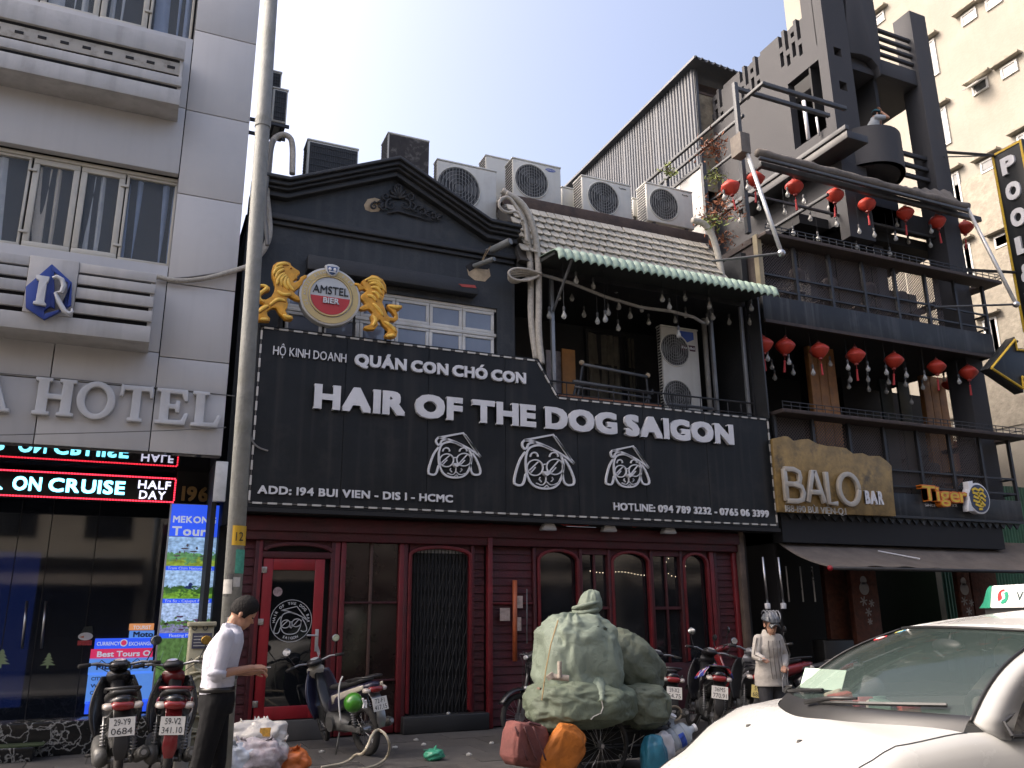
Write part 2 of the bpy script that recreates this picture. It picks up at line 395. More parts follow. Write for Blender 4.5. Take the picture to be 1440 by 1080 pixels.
mb = MB(); yr = ye - .06
pprism(mb, [(51, 386), (70, 389), (68, 396), (66, 397), (62, 424), (65, 427), (64, 430), (46, 427), (47, 423), (50, 423), (55, 394), (51, 392)], yr, .05)
c = [(74, 391), (80, 389), (87, 393), (90, 402), (86, 411), (78, 412), (83, 424), (90, 437), (97, 441), (102, 438), (101, 434)]
mb.tube([atY(x, y, yr + .03) for x, y in c], [.02, .026, .03, .032, .028, .022, .03, .032, .026, .02, .012], 8)
mb.build('letter', m_letter, em, bevel=.004)
hs = thing('letter_sign', 'large raised grey serif letters HOTEL across the hotel front', 'sign', tuple(atY(180, 580, 0)))
def slab(ch, x0, x1, zb_, h, Y, dep, t):
 """slab serif capitals drawn as outlines"""
 w_ = x1 - x0; mb = MB(); s = t * .42
 def B(a, b, c_, d): mb.box(x0 + a * w_, x0 + b * w_, Y - dep, Y, zb_ + c_ * h, zb_ + d * h)
 def Q(pts): mb.prism([(x0 + a * w_, Y - dep, zb_ + b * h) for a, b in pts], (0, dep, 0))
 if ch == 'H': Q([(0, 0), (.42, 0), (.42, .1), (.34, .1), (.34, .44), (.66, .44), (.66, .1), (.58, .1), (.58, 0), (1, 0), (1, .1), (.92, .1), (.92, .9), (1, .9), (1, 1), (.58, 1), (.58, .9), (.66, .9), (.66, .58), (.34, .58), (.34, .9), (.42, .9), (.42, 1), (0, 1), (0, .9), (.08, .9), (.08, .1), (0, .1)])
 if ch == 'T': Q([(.28, 0), (.72, 0), (.72, .1), (.63, .1), (.63, .86), (.86, .86), (.9, .68), (1, .68), (.97, 1.03), (.9, 1), (.1, 1), (.03, 1.03), (0, .68), (.1, .68), (.14, .86), (.37, .86), (.37, .1), (.28, .1)])
 if ch == 'L': Q([(0, 0), (.92, 0), (1, .36), (.88, .36), (.76, .13), (.42, .13), (.42, .9), (.56, .9), (.56, 1), (0, 1), (0, .9), (.12, .9), (.12, .1), (0, .1)])
 if ch == 'E': Q([(0, 0), (.92, 0), (1, .34), (.88, .34), (.78, .13), (.40, .13), (.40, .44), (.58, .44), (.60, .34), (.72, .34), (.72, .68), (.60, .68), (.58, .57), (.40, .57), (.40, .87), (.76, .87), (.84, .68), (.96, .68), (.93, 1), (0, 1), (0, .9), (.12, .9), (.12, .1), (0, .1)])
 if ch == 'A': Q([(0, 0), (.36, 0), (.36, .1), (.28, .1), (.33, .25), (.62, .25), (.67, .1), (.58, .1), (.58, 0), (1, 0), (1, .1), (.92, .1), (.62, 1), (.38, 1), (.08, .1), (0, .1)])
 if ch == 'O':
  n = 36; o_ = [];
  for k in range(n):
   a = 2 * pi * k / n; o_.append([(x0 + w_ * (.5 + .5 * cos(a)), Y - dep, zb_ + h * (.5 + .52 * sin(a))), (x0 + w_ * (.5 + .29 * cos(a)), Y - dep, zb_ + h * (.5 + .37 * sin(a))), (x0 + w_ * (.5 + .29 * cos(a)), Y, zb_ + h * (.5 + .37 * sin(a))), (x0 + w_ * (.5 + .5 * cos(a)), Y, zb_ + h * (.5 + .52 * sin(a)))])
  o_.append(o_[0]); mb.loft(o_, cap=False)
 mb.build('letter', m_letter, hs, bevel=.008)
zb_ = zz(50, 583, -.06); hh = zz(50, 530, -.06) - zb_
Xh = lambda px: xx(px, 560, -.06)
for ch, a, b in (('H', 47, 106), ('O', 108, 163), ('T', 168, 216), ('E', 220, 267), ('L', 271, 313)): slab(ch, Xh(a), Xh(b), zb_, hh, -.02, .07, .1)
slab('A', Xh(16) - (Xh(106) - Xh(47)) * 1.05, Xh(16), zb_, hh, -.02, .07, .1)
# the hotel's street front
Yg = 2.35
m_soff = M('gloss_black_soffit', (.012, .012, .016), .012, var=0, spec=1.0)
m_dglass = M('smoked_glass', (.014, .018, .026), .04, var=0, spec=1.0, alpha=.80)
MB().box(-6, HX - .02, .0, 2.6, rows[0] - .03, rows[0] - .002).build('gloss_soffit', m_soff, hot)
xg1 = xx(233, 800, Yg)
zg0 = .1
MB().box(-6, xg1, Yg, Yg + .02, zg0, rows[0] - .04).build('shop_glass', m_dglass, hot)
MB().box(-6, HX, Yg + 2.2, Yg + 2.3, 0, rows[0]).build('lobby_wall', m_room, hot)
MB().box(-6, HX, Yg + .1, Yg + 2.2, rows[0] - .1, rows[0] - .032).build('lobby_ceiling', M('lobby_ceiling', (.05, .05, .05), .4), hot)
MB().box(-6, HX, Yg + .1, Yg + 2.2, zg0 - .1, zg0).build('lobby_floor', M('lobby_floor', (.05, .045, .04), .25), hot)
MB().box(-6, HX - .07, .35, .8, 0, zz(60, 1016, .35)).build('marble_base', m_marble, hot, bevel=.01); MB().box(-6, HX - .07, .8, Yg + .1, 0, .1).build('marble_base', m_marble, hot)
MB().box(-6, xx(47, 1060, .1), .02, .348, 0, .15).build('marble_step', m_marble, hot, bevel=.01)
MB().box(HX - .06, HX, .14, 2.6, 0, rows[0] - .03).build('wall_end', m_gap, hot)
MB().box(xg1, HX - .06, 1.2, 1.3, 0, rows[0] - .03).build('wall_end', m_room, hot)
m_chrome = M('chrome', (.6, .6, .6), .15, metal=1, var=0)
m_steel = M('brushed_steel', (.45, .45, .46), .3, metal=1, var=.1)
for px in (35, 62): MB().tube([atY(px + 3, 845, Yg - .06), atY(px - 4, 912, Yg - .06)], .018, 10).build('door_pull', m_steel, hot, smooth=True)
for px in (4, 50, 118): MB().box(xx(px, 900, Yg) - .006, xx(px, 900, Yg) + .006, Yg - .004, Yg - .001, zg0, rows[0] - .3).build('glass_joint', m_gap, hot)
mL = M('small_lamp_glow', (1, .9, .75), .5, var=0, emit=(1, .85, .6), estr=2.5)
for i, (a, b) in enumerate(((-1.9, .9), (-1.2, .9), (-.6, .9), (-.15, .9), (-1.6, 1.7), (-.9, 1.7), (-.3, 1.7))):
 MB().lathe([(.001, 0), (.05, 0), (.05, .01), (.001, .01)], Matrix.Translation((a, Yg + b, rows[0] - .115)), 12).build('downlight', mL, hot)
MB().box(-1.9, -.3, Yg + 1.3, Yg + 1.8, zg0, 1.25).build('counter', M('counter_wood', (.05, .03, .018), .35), hot, bevel=.01)
MB().box(-2.6, -1.35, Yg + 1.0, Yg + 1.05, .3, 2.5).build('blue_reflection_stand_in', M('blue_reflection_glow', (.02, .05, .3), .4, var=.6, scale=3, emit=(.03, .08, .5), estr=.35), hot)  # added glowing sheet standing in for a blue reflection in the glass
MB().box(-1.6, -.25, Yg + 2.15, Yg + 2.19, 1.55, 2.05).build('wall_board', M('wall_board', (.045, .045, .045), .5), hot)
mb = MB(); v, f = text_geo('ROSA CENTRE HOTEL', 1.15, .11, .012, .02); mb.add(v, f, plane_m(-.92, Yg + 2.15, 1.82)); v, f = text_geo('HOTLINE', .4, .06, .012, .01); mb.add(v, f, plane_m(-.92, Yg + 2.15, 1.68))
mb.build('board_lettering', M('board_letters', (.16, .16, .16), .4), hot)
tag(MB().box(-4, xx(62, 1050, .2), .05, .33, .151, .165).build('door_mat', M('green_mat', (.03, .05, .015), .95, bump=1, bscale=200), None), 'green grass mat on the black marble step', 'mat')
hn = thing('house_number', 'brass house number 196 beside the moving light sign', 'sign', tuple(atY(275, 690, 1.1)))
letters('196', xx(256, 690, 1.1), xx(293, 690, 1.1), zz(275, 705, 1.1), .2, 1.1, .02, M('brass', (.22, .14, .06), .35, metal=.8), hn, .03, 'digit')
o = MB().box(*[q for q in (xx(301, 680, .1), xx(318, 680, .1))], .02, .12, zz(310, 706, .1), zz(310, 650, .1)).build('wall_light_box', M('milky_plastic', (.6, .6, .58), .4, dirt=(.3, .3, .28)), None, bevel=.008)
tag(o, 'narrow white plastic light box beside the pole under the hotel letters', 'light box')
# LED sign
m_ledb = M('led_black', (.006, .006, .008), .3, var=0)
led = thing('led_sign', 'moving light sign reading ON CRUISE HALF DAY in a red border', 'sign', tuple(atY(100, 685, .3)))
Yl = 1.35; xl1 = xx(248, 690, Yl); zl0 = zz(120, 703, Yl); zl1 = zz(120, 665, Yl)
MB().box(-4.2, xl1, Yl, Yl + .12, zl0, zl1).build('case', m_ledb, led, bevel=.006)
m_ledr = M('led_red', (.5, .02, .03), .5, var=0, emit=(1, .03, .06), estr=1.0)
m_ledc = M('led_cyan', (.2, .6, .7), .5, var=0, emit=(.2, .8, 1), estr=1.1)
m_ledw = M('led_white', (.6, .6, .7), .5, var=0, emit=(.8, .78, 1), estr=.4)
mb = MB(); x = -4.15
while x < xl1 - .03:
 for z_ in (zl0 + .018, zl1 - .018): mb.box(x, x + .026, Yl - .008, Yl, z_ - .009, z_ + .009)
 x += .036
z_ = zl0 + .04
while z_ < zl1 - .03: mb.box(xl1 - .03, xl1 - .012, Yl - .008, Yl, z_, z_ + .022); z_ += .034
mb.build('red_border', m_ledr, led, kind='stuff')
hL = (zl1 - zl0)
letters('R', xx(-26, 685, Yl), xx(4, 685, Yl), zl0 + .25 * hL, hL * .5, Yl, .008, m_ledc, led, .03)
letters('ON', xx(17, 685, Yl), xx(58, 685, Yl), zl0 + .25 * hL, hL * .5, Yl, .008, m_ledc, led, .03)
letters('CRUISE', xx(68, 685, Yl), xx(176, 685, Yl), zl0 + .25 * hL, hL * .5, Yl, .008, m_ledc, led, .03)
letters('HALF', xx(194, 685, Yl), xx(240, 685, Yl), zl0 + .52 * hL, hL * .31, Yl, .008, m_ledw, led, .02)
letters('DAY', xx(197, 685, Yl), xx(234, 685, Yl), zl0 + .13 * hL, hL * .31, Yl, .008, m_ledw, led, .02)
# poster column
def P2(px, py): return atY(px, py, .42)
m_pblue = M('poster_blue', (.02, .07, .55), .3, var=0, emit=(.02, .07, .6), estr=.3)
m_pwhite = M('poster_white', (.7, .75, .8), .4, var=0, emit=(.55, .6, .75), estr=.12)
m_plb = M('poster_light_blue', (.15, .35, .75), .3, var=0, emit=(.10, .27, .8), estr=.16)
m_pred = M('poster_red', (.35, .02, .05), .3, var=0, emit=(.4, .02, .08), estr=.3)
m_porg = M('poster_orange', (.5, .25, .1), .3, var=0, emit=(.5, .2, .08), estr=.25)
def photo_mat(name, sky_, mid, low, scale=6., h=.5):
 """printed landscape photo: sky, a ragged belt of trees, ground"""
 m = bpy.data.materials.new(name); m.use_nodes = True; t = m.node_tree; N = t.nodes; L = t.links; b = N['Principled BSDF']; b.inputs['Roughness'].default_value = .3
 tc = N.new('ShaderNodeTexCoord'); sp = N.new('ShaderNodeSeparateXYZ'); L.new(tc.outputs['Generated'], sp.inputs[0])
 nz = N.new('ShaderNodeTexNoise'); nz.inputs['Scale'].default_value = scale; nz.inputs['Detail'].default_value = 8; nz.inputs['Roughness'].default_value = .7; L.new(tc.outputs['Generated'], nz.inputs['Vector'])
 ad = N.new('ShaderNodeMath'); ad.operation = 'MULTIPLY_ADD'; ad.inputs[1].default_value = 1.1; L.new(nz.outputs[0], ad.inputs[0]); L.new(sp.outputs[2], ad.inputs[2])
 cr = N.new('ShaderNodeValToRGB'); e = cr.color_ramp; e.interpolation = 'LINEAR'
 e.elements[0].position = h - .12; e.elements[0].color = (*low, 1); e.elements[1].position = 1.0; e.elements[1].color = (*sky_, 1)
 for p_, c_ in ((h - .02, low), (h + .02, mid), (h + .3, mid), (h + .36, sky_)):
  q = e.elements.new(min(p_, .99)); q.color = (*c_, 1)
 L.new(ad.outputs[0], cr.inputs[0])
 n2 = N.new('ShaderNodeTexNoise'); n2.inputs['Scale'].default_value = scale * 2.2; n2.inputs['Detail'].default_value = 4; L.new(tc.outputs['Generated'], n2.inputs['Vector'])
 r = N.new('ShaderNodeMapRange'); r.inputs[1].default_value = .3; r.inputs[2].default_value = .7; r.inputs[3].default_value = .45; r.inputs[4].default_value = 1.3; L.new(n2.outputs[0], r.inputs[0])
 mx = N.new('ShaderNodeMix'); mx.data_type = 'RGBA'; mx.blend_type = 'MULTIPLY'; mx.inputs[0].default_value = 1; L.new(cr.outputs[0], mx.inputs[6]); L.new(r.outputs[0], mx.inputs[7])
 L.new(mx.outputs[2], b.inputs['Base Color']); L.new(mx.outputs[2], b.inputs['Emission Color']); b.inputs['Emission Strength'].default_value = .3
 return m
pc = thing('poster_column', 'tall backlit poster column of MEKONG Tours photos beside the hotel glass', 'light box', tuple(atY(265, 960, .4)))
Yp = .85; xa = xx(228, 850, Yp); xb = xx(297, 850, Yp)
ZP = lambda py: zz(255, py, Yp)
MB().box(xa - .02, xb + .02, Yp + .01, Yp + .12, ZP(1012), ZP(708)).build('case', M('alu_case', (.35, .35, .36), .35, metal=.6), pc, bevel=.006)
def pan(nm, y0, y1, mt, Y=None, x0=None, x1=None, par=None):
 return MB().box(x0 or xa, x1 or xb, (Yp if Y is None else Y), (Yp if Y is None else Y) + .01, ZP(y1), ZP(y0)).build(nm, mt, par or pc)
pan('poster_header', 709, 754, m_pblue)
ph = [(755, 796, ((.35, .55, .85), (.12, .3, .12), (.28, .38, .05))), (802, 842, ((.4, .6, .9), (.05, .14, .03), (.2, .42, .05))), (848, 890, ((.45, .6, .9), (.1, .2, .06), (.25, .25, .45))), (897, 1008, ((.1, .2, .06), (.12, .25, .14), (.08, .16, .1)))]
for i, (a, b, c3) in enumerate(ph):
 o = pan('poster_photo', a, b, photo_mat('photo_%s' % 'abcd'[i], *[tuple(q * .6 for q in c) for c in c3], scale=4 + i, h=.75 if i < 3 else .3))
 mb = MB(); pr = random.Random(i); za_, zc_ = ZP(b), ZP(a); W_ = xb - xa
 def blobp(x, z, w, h): mb.prism([(xa + W_ * x + w * cos(2 * pi * k / 9) * pr.uniform(.7, 1.2), Yp - .001, za_ + (zc_ - za_) * z + h * sin(2 * pi * k / 9) * pr.uniform(.7, 1.2)) for k in range(9)], (0, .0008, 0))
 if i == 0:
  for x, z in ((.35, .6), (.55, .5), (.75, .35), (.2, .35)): blobp(x, z, .05, .012); blobp(x + .05, z + .12, .015, .02); blobp(x, z - .12, .006, .03)
 elif i == 1: blobp(.5, .4, .06, .02); blobp(.53, .5, .03, .03)
 elif i == 2:
  for _ in range(14): blobp(pr.uniform(.1, .9), pr.uniform(.1, .55), pr.uniform(.02, .05), .012)
 else:
  for _ in range(22): x = pr.uniform(.05, .9); z = pr.uniform(.05, .8); mb.tube([(xa + W_ * x, Yp - .002, za_ + (zc_ - za_) * z), (xa + W_ * (x + .06), Yp - .002, za_ + (zc_ - za_) * (z + .15))], .004, 4)
 mb.build('photo_detail', (M('print_grey', (.25, .22, .25), .5), M('print_blue', (.05, .1, .4), .5), M('print_mixed', (.25, .12, .25), .5, var=.8, scale=25), M('print_leaf', (.25, .4, .28), .5))[i], o)
caps = [('Tram Chim National Park', 796, 802), ('Tra Su - Cajuput Forest', 842, 848), ('Floating Market', 890, 897)]
for tx, a, b in caps:
 pan('poster_caption', a, b, m_pblue)
 mb = MB(); v, f = text_geo(tx, (xb - xa) * (.92 if len(tx) > 16 else .6), (ZP(a) - ZP(b)) * .62, .004, .01); mb.add(v, f, plane_m((xa + xb) / 2, Yp, ZP(b) + (ZP(a) - ZP(b)) * .2)); mb.build('caption_text', m_pwhite, pc)
letters('MEKONG', xa + .03, xb - .03, ZP(735), .09, Yp, .006, m_pwhite, pc, .03)
letters('Tours', xa + .03, xb - .05, ZP(753), .12, Yp, .006, m_pwhite, pc, .03)
lp = thing('tour_poster_board', 'glowing blue poster board listing Best Tours behind the hotel glass', 'poster board', tuple(atY(170, 1000, .48)))
Yq = 2.28
def lb(nm, px0, py0, px1, py1, mt): a = atY(px0, py0, Yq); b = atY(px1, py1, Yq); MB().box(a.x, b.x, Yq, Yq + .02, b.z, a.z).build(nm, mt, lp)
def lt(tx, px0, px1, pyb, h, mt, off=.02):
 a = atY(px0, pyb, Yq); b = atY(px1, pyb, Yq); mb = MB(); v, f = text_geo(tx, b.x - a.x, h, .005, off, 'l'); mb.add(v, f, plane_m(a.x, Yq, a.z)); mb.build('poster_text', mt, lp)
lb('poster_sheet', 182, 877, 216, 886, m_porg); lb('poster_sheet', 182, 887, 216, 897, m_plb); lb('poster_sheet', 134, 898, 215, 911, m_pblue); lb('poster_sheet', 128, 913, 214, 925, m_pred)
lb('poster_sheet', 126, 926, 213, 946, m_plb); lb('poster_sheet', 124, 947, 212, 986, m_plb); lb('poster_sheet', 120, 987, 210, 1000, m_pblue)
m_pdk = M('poster_navy_text', (.01, .02, .12), .4, var=0)
lt('TOURIST', 187, 212, 885, .05, m_pwhite); lt('Moto', 187, 215, 896, .075, m_pdk, .03)
lt('CURRENCY', 136, 168, 908, .05, m_pwhite); lt('EXCHANGE', 181, 213, 908, .05, m_pwhite); lt('Best Tours O', 136, 211, 924, .075, m_pwhite, .03)
lt('MEKONG D', 135, 210, 942, .085, m_pdk, .03); lt('CITY TOUR', 128, 165, 957, .045, m_pdk); lt('WATER', 127, 160, 967, .045, m_pdk); lt('CU CHI', 126, 150, 977, .05, m_pdk); lt('MUI NE', 134, 160, 986, .05, m_pdk); lt('BUS TICKET', 129, 175, 998, .06, m_pwhite)
mb = MB(); a = atY(174, 905, Yq); mb.lathe([(.001, 0), (.05, 0), (.05, .012), (.001, .012)], plane_m(a.x, Yq, a.z + .01), 20); mb.build('exchange_disc', m_pwhite, lp)
mb = MB(); mb.lathe([(.001, 0), (.035, 0), (.035, .016), (.001, .016)], plane_m(a.x, Yq, a.z + .01), 20); mb.build('exchange_disc', m_pred, lp)
m_stk = M('sticker_green', (.3, .38, .2), .7)
def tree_sticker(px, py, s=1., lab=''):
 c = atY(px, py, Yg - .006); mb = MB()
 for i in range(4):
  w_ = (.03 + .022 * i) * s; z_ = c.z + (.07 - .04 * i) * s
  mb.prism([(c.x - w_, c.y, z_ - .02 * s), (c.x + w_, c.y, z_ - .02 * s), (c.x + w_ * .3, c.y, z_ + .02 * s), (c.x - w_ * .3, c.y, z_ + .02 * s)], (0, .004, 0))
 mb.box(c.x - .012 * s, c.x + .012 * s, c.y, c.y + .004, c.z - .11 * s, c.z - .07 * s)
 tag(mb.build('tree_sticker', m_stk, None), lab, 'sticker', 'christmas tree stickers on the hotel glass')
tree_sticker(68, 928, 1.0, 'small christmas tree sticker alone on the dark hotel glass')
tree_sticker(160, 922, .8, 'small christmas tree sticker over the Best Tours poster')
tree_sticker(2, 925, 1.2, 'christmas tree sticker cut by the left edge of the photo')
sn = thing('snowman_sticker', 'snowman sticker with red scarf and black hat on the hotel glass', 'sticker', tuple(atY(120, 900, Yg)))
c = atY(120, 897, Yg - .012)
mb = MB(); mb.lathe([(.001, 0), (.085, 0), (.085, .004), (.001, .004)], plane_m(c.x, c.y, c.z + .02) @ Matrix.Diagonal((1.1, .62, 1, 1)), 24); mb.build('face', M('sticker_white', (.7, .68, .65), .6), sn)
mb = MB(); mb.box(c.x - .09, c.x + .09, c.y - .003, c.y + .003, c.z - .1, c.z - .035); mb.build('scarf', M('sticker_red', (.45, .05, .05), .6, var=.6, scale=30), sn)
mb = MB(); mb.prism([(c.x - .07, c.y - .003, c.z + .06), (c.x + .09, c.y - .003, c.z + .06), (c.x + .07, c.y - .003, c.z + .16), (c.x - .03, c.y - .003, c.z + .15)], (0, .006, 0)); mb.build('hat', M('sticker_black', (.02, .025, .02), .6), sn)
mb = MB(); mb.prism([(c.x - .02, c.y - .005, c.z + .0), (c.x - .02, c.y - .005, c.z + .03), (c.x - .08, c.y - .005, c.z + .01)], (0, .004, 0)); mb.build('nose', M('sticker_nose', (.6, .15, .05), .6), sn)
# the bar building with the pediment
m_blk = M('black_wall_paint', (.020, .024, .028), .62, var=.35, scale=1.6, bump=.35, bscale=24, streak=.55, dirt=(.055, .055, .055), dirt_amt=.6, dscale=2.5)
m_blk2 = M('black_trim_paint', (.02, .021, .023), .55, var=.25, bump=.2, dirt=(.05, .048, .045), dirt_amt=.4)
m_red = M('red_wood_paint', (.135, .007, .011), .5, var=.3, scale=4, streak=.5, dirt=(.03, .008, .008), dirt_amt=.4)
m_redd = M('dark_red_wood', (.058, .005, .008), .6, var=.3, scale=5, bump=.3, dirt=(.015, .006, .006), dirt_amt=.6, rand=.2)
m_redb = M('bright_red_door', (.27, .009, .016), .4, var=.15, streak=.3, dirt=(.08, .01, .01), dirt_amt=.25)
m_pvcwin = M('white_window_frame', (.6, .59, .55), .45, var=.1, dirt=(.25, .23, .2), dirt_amt=.3)
m_wpane = M('pale_window_pane', (.16, .18, .22), .08, var=.1, spec=.9)
m_sign = M('sign_black_sheet', (.012, .014, .016), .45, spec=.25, var=.25, scale=1.2, streak=.6, dirt=(.04, .038, .036), dirt_amt=.4)
m_white = M('white_acrylic', (.64, .64, .65), .4, var=.06, dirt=(.35, .34, .33), dirt_amt=.2)
m_dashw = M('dash_white', (.5, .48, .44), .6, var=.2)
bar = thing('bar_building', 'black painted pediment house over a red timber shopfront with a long black sign', 'building', (3.2, .4, 0))
YW = .38
Pt = [(377, 246), (408, 250.5), (562, 221), (690, 308), (738, 319)]
PW = [(v.x, v.z) for v in (atY(x, y, .12) for x, y in Pt)]
PW[0] = (HX + .12, PW[1][1]); PW[1] = (PW[1][0], PW[0][1]); PW[4] = (5.22, PW[4][1]); PW[3] = (PW[3][0], PW[4][1] + .01)
def cornice(a, b, y, nm='cornice_moulding'):
 mb = MB()
 mb.prism([(x, y, z - a) for x, z in PW] + [(x, y, z - b) for x, z in reversed(PW)], (0, YW + .1 - y, 0)); mb.build(nm, m_blk2, bar, bevel=.01)
cornice(0, .055, .06); cornice(.058, .12, .12); cornice(.123, .17, .18); cornice(.173, .26, .25)
wx0, wx1 = xx(399, 430, .42), xx(698, 470, .42)
wz1 = zz(620, 424, .42); wz0 = 4.9
mb = MB(); top = [(x, z - .2) for x, z in PW]
mb.prism([(HX + .1, YW, wz1)] + [(x, YW, z) for x, z in top] + [(5.2, YW, wz1)], (0, .25, 0))
mb.box(HX + .1, wx0, YW, YW + .25, 2.7, wz1); mb.box(wx1, 5.2, YW, YW + .25, 2.7, wz1); mb.box(wx0, wx1, YW, YW + .25, 2.7, wz0)
mb.box(HX + .1, 5.2, YW + .26, 8, 7.0, 7.3); mb.box(HX + .1, HX + .3, YW + .26, 8, 0, 7.3); mb.box(5.0, 5.2, YW + .26, 8, 2.8, 7.6); mb.box(HX + .1, 9.9, 7.8, 8, 0, 7)
mb.build('wall', m_blk, bar)
fz = zz(560, 333, .3)
MB().box(HX + .13, 5.2, YW - .1, YW - .003, fz - .05, fz + .04).build('string_course', m_blk2, bar, bevel=.012)
MB().box(HX + .13, 5.2, YW - .05, YW - .003, fz - .12, fz - .052).build('string_course', m_blk2, bar, bevel=.012)
lx0, lx1 = xx(432, 380, .2), xx(672, 400, .2); lz = zz(550, 385, .2)
MB().box(lx0, lx1, YW - .2, YW - .003, lz - .13, lz + .1).build('window_hood', m_blk2, bar, bevel=.012)
Yv = .43
zt_ = zz(620, 462, Yv)
def pvc(x0, x1, z0, z1):
 f = .05; mb = MB(); mb.box(x0, x1, Yv, Yv + .05, z1 - f, z1); mb.box(x0, x1, Yv, Yv + .05, z0, z0 + f); mb.box(x0, x0 + f, Yv, Yv + .05, z0 + f, z1 - f); mb.box(x1 - f, x1, Yv, Yv + .05, z0 + f, z1 - f)
 o = mb.build('window', m_pvcwin, bar, bevel=.006); MB().box(x0 + f, x1 - f, Yv + .02, Yv + .026, z0 + f, z1 - f).build('pane', m_wpane, o)
 curt = MB().box(x0 + f, x1 - f, Yv + .1, Yv + .11, z0, z1).build('blind', M('pale_blind', (.3, .33, .4), .8, var=.2, rand=.3), o)
xs = [wx0 + .03 + (wx1 - wx0 - .06) * i / 6 for i in range(7)]
for a, b in zip(xs, xs[1:]): pvc(a + .004, b - .004, zt_ + .03, wz1 - .05); pvc(a + .004, b - .004, wz0, zt_ - .03)
MB().box(wx0, wx1, Yv - .01, Yv + .06, zt_ - .028, zt_ + .028).build('window_frame', m_pvcwin, bar, bevel=.005)
MB().box(wx0, wx1, Yv - .01, Yv + .06, wz1 - .048, wz1 + .004).build('window_frame', m_pvcwin, bar, bevel=.005)
mb = MB(); yo = YW - .03
def oc(pts, r): mb.tube([atY(x, y, yo) for x, y in pts], r, 6)
import itertools
def scroll(cx, cy, r, t0, turns, sgn=1, r1=.02, r2=.008):
 pts = []; n = int(10 * turns) + 4
 for i in range(n):
  q = i / (n - 1); a = t0 + sgn * 2 * pi * turns * q; rr = r * (1 - .85 * q); pts.append((cx + rr * cos(a), cy + rr * sin(a) * .95))
 mb.tube([atY(x, y, yo - .015) for x, y in pts], [r1 + (r2 - r1) * i / (n - 1) for i in range(n)], 6)
for k in range(7):
 a = -pi + pi * k / 6; oc([(560, 279), (560 + 9 * cos(a), 277 + 11 * sin(a)), (560 + 13 * cos(a), 274 + 14 * sin(a))], [.018, .03, .016])
for s in (-1, 1):
 scroll(560 + s * 10, 288, 9, -pi / 2, 1.3, s); scroll(560 + s * 17, 276, 6, pi / 2, 1.2, -s); scroll(560 + s * 20, 291, 6, -pi / 2, 1.2, s)
 dy = .2
 for k in range(5 if s > 0 else 2):
  x = 560 + s * (26 + 8 * k); y = 289 + (6 + 3.2 * k if s > 0 else 1 * k); scroll(x, y, 5.5 - .5 * k, -pi / 2 + s * .5, 1.1, s * (1 if k % 2 else -1), .018, .007)
  oc([(x - 4, y - 3), (x + 1, y - 7 + k), (x + 5, y - 4)], [.012, .02, .008])
oc([(560, 268), (556, 262), (560, 259), (565, 262), (562, 268)], [.02, .025, .02, .025, .02]); oc([(545, 300), (560, 297), (580, 303), (600, 309), (612, 312)], [.012, .02, .018, .012, .006])
mb.build('scroll_ornament', m_blk2, bar, smooth=True)
m_patch = M('bare_plaster', (.42, .33, .22), .9, var=.3, scale=8, bump=.4)
mb = MB(); pprism(mb, [(512, 288), (517, 280), (527, 278), (536, 281), (538, 289), (533, 297), (522, 298), (514, 295)], YW - .006, .01); mb.build('bare_patch', m_patch, bar)
mb = MB(); pprism(mb, [(657, 378), (664, 370), (678, 369), (688, 378), (690, 388), (682, 396), (668, 394), (659, 387)], YW - .006, .01); mb.build('bare_patch', m_patch, bar)
mb = MB(); pprism(mb, [(655, 374), (664, 368), (680, 367), (690, 374), (686, 379), (668, 377), (660, 382)], YW - .01, .012); mb.build('broken_edge', m_gap, bar)
mb = MB(); pprism(mb, [(645, 399), (668, 401), (670, 405), (650, 403)], YW - .21, .01); mb.build('red_paint_mark', M('red_mark', (.35, .06, .05), .8), bar)
m_pvc = M('grey_pvc', (.17, .18, .18), .45, var=.15, dirt=(.08, .08, .07))
dp = thing('drain_pipe', 'two grey plastic pipe ends sticking out of the black gable wall', 'pipe', tuple(atY(690, 360, .2)))
for a, b, r in (((683, 356), (718, 339), .06), ((664, 375), (695, 364), .04)):
 A = atY(*a, YW + .05); B = atY(*b, YW - .45); mb = MB(); mb.tube([A, B], r, 14, cap=False); mb.tube([A, B], r * .82, 14, cap=True); mb.build('pipe', m_pvc, dp, smooth=False, autos=50)
mb = MB(); mb.tube([atY(678, 366, .3), atY(684, 352, .25), atY(690, 346, .1), atY(676, 372, .2)], .006, 5); mb.build('wire', M('rusty_wire', (.25, .18, .1), .7), dp)
# the long black sign
sg = thing('bar_sign', 'long black sign board with raised white words HAIR OF THE DOG SAIGON', 'sign', tuple(atY(700, 640, 0)))
so = [(345, 711), (359, 457), (757, 503.5), (785, 557), (1079, 587), (1097, 745)]
W = ploc(so, 0.0)
zT1 = (W[1].z + W[2].z) / 2; zT2 = (W[3].z + W[4].z) / 2; zB = 2.90; xL = W[0].x; xR = (W[4].x + W[5].x) / 2; xN1 = W[2].x; xN2 = W[3].x
outl = [(xL, zB), (xL, zT1), (xN1, zT1), (xN2, zT2), (xR, zT2), (xR, zB)]
mb = MB(); mb.prism([(x, 0.004, z) for x, z in [(xL, zB), (xL, zT1), (xN1, zT1), (xN2, zT2), (xR, zT2), (xR, zB)]], (0, .3, 0)); mb.build('backing', m_gap, sg, bevel=.006)
cuts = [xL] + [xL + 1.22 * i for i in range(1, 8)] + [xR]
cuts = [c for c in cuts if c < xR - .3] + [xR]
def topz(x):
 if x <= xN1: return zT1
 if x >= xN2: return zT2
 return zT1 + (zT2 - zT1) * (x - xN1) / (xN2 - xN1)
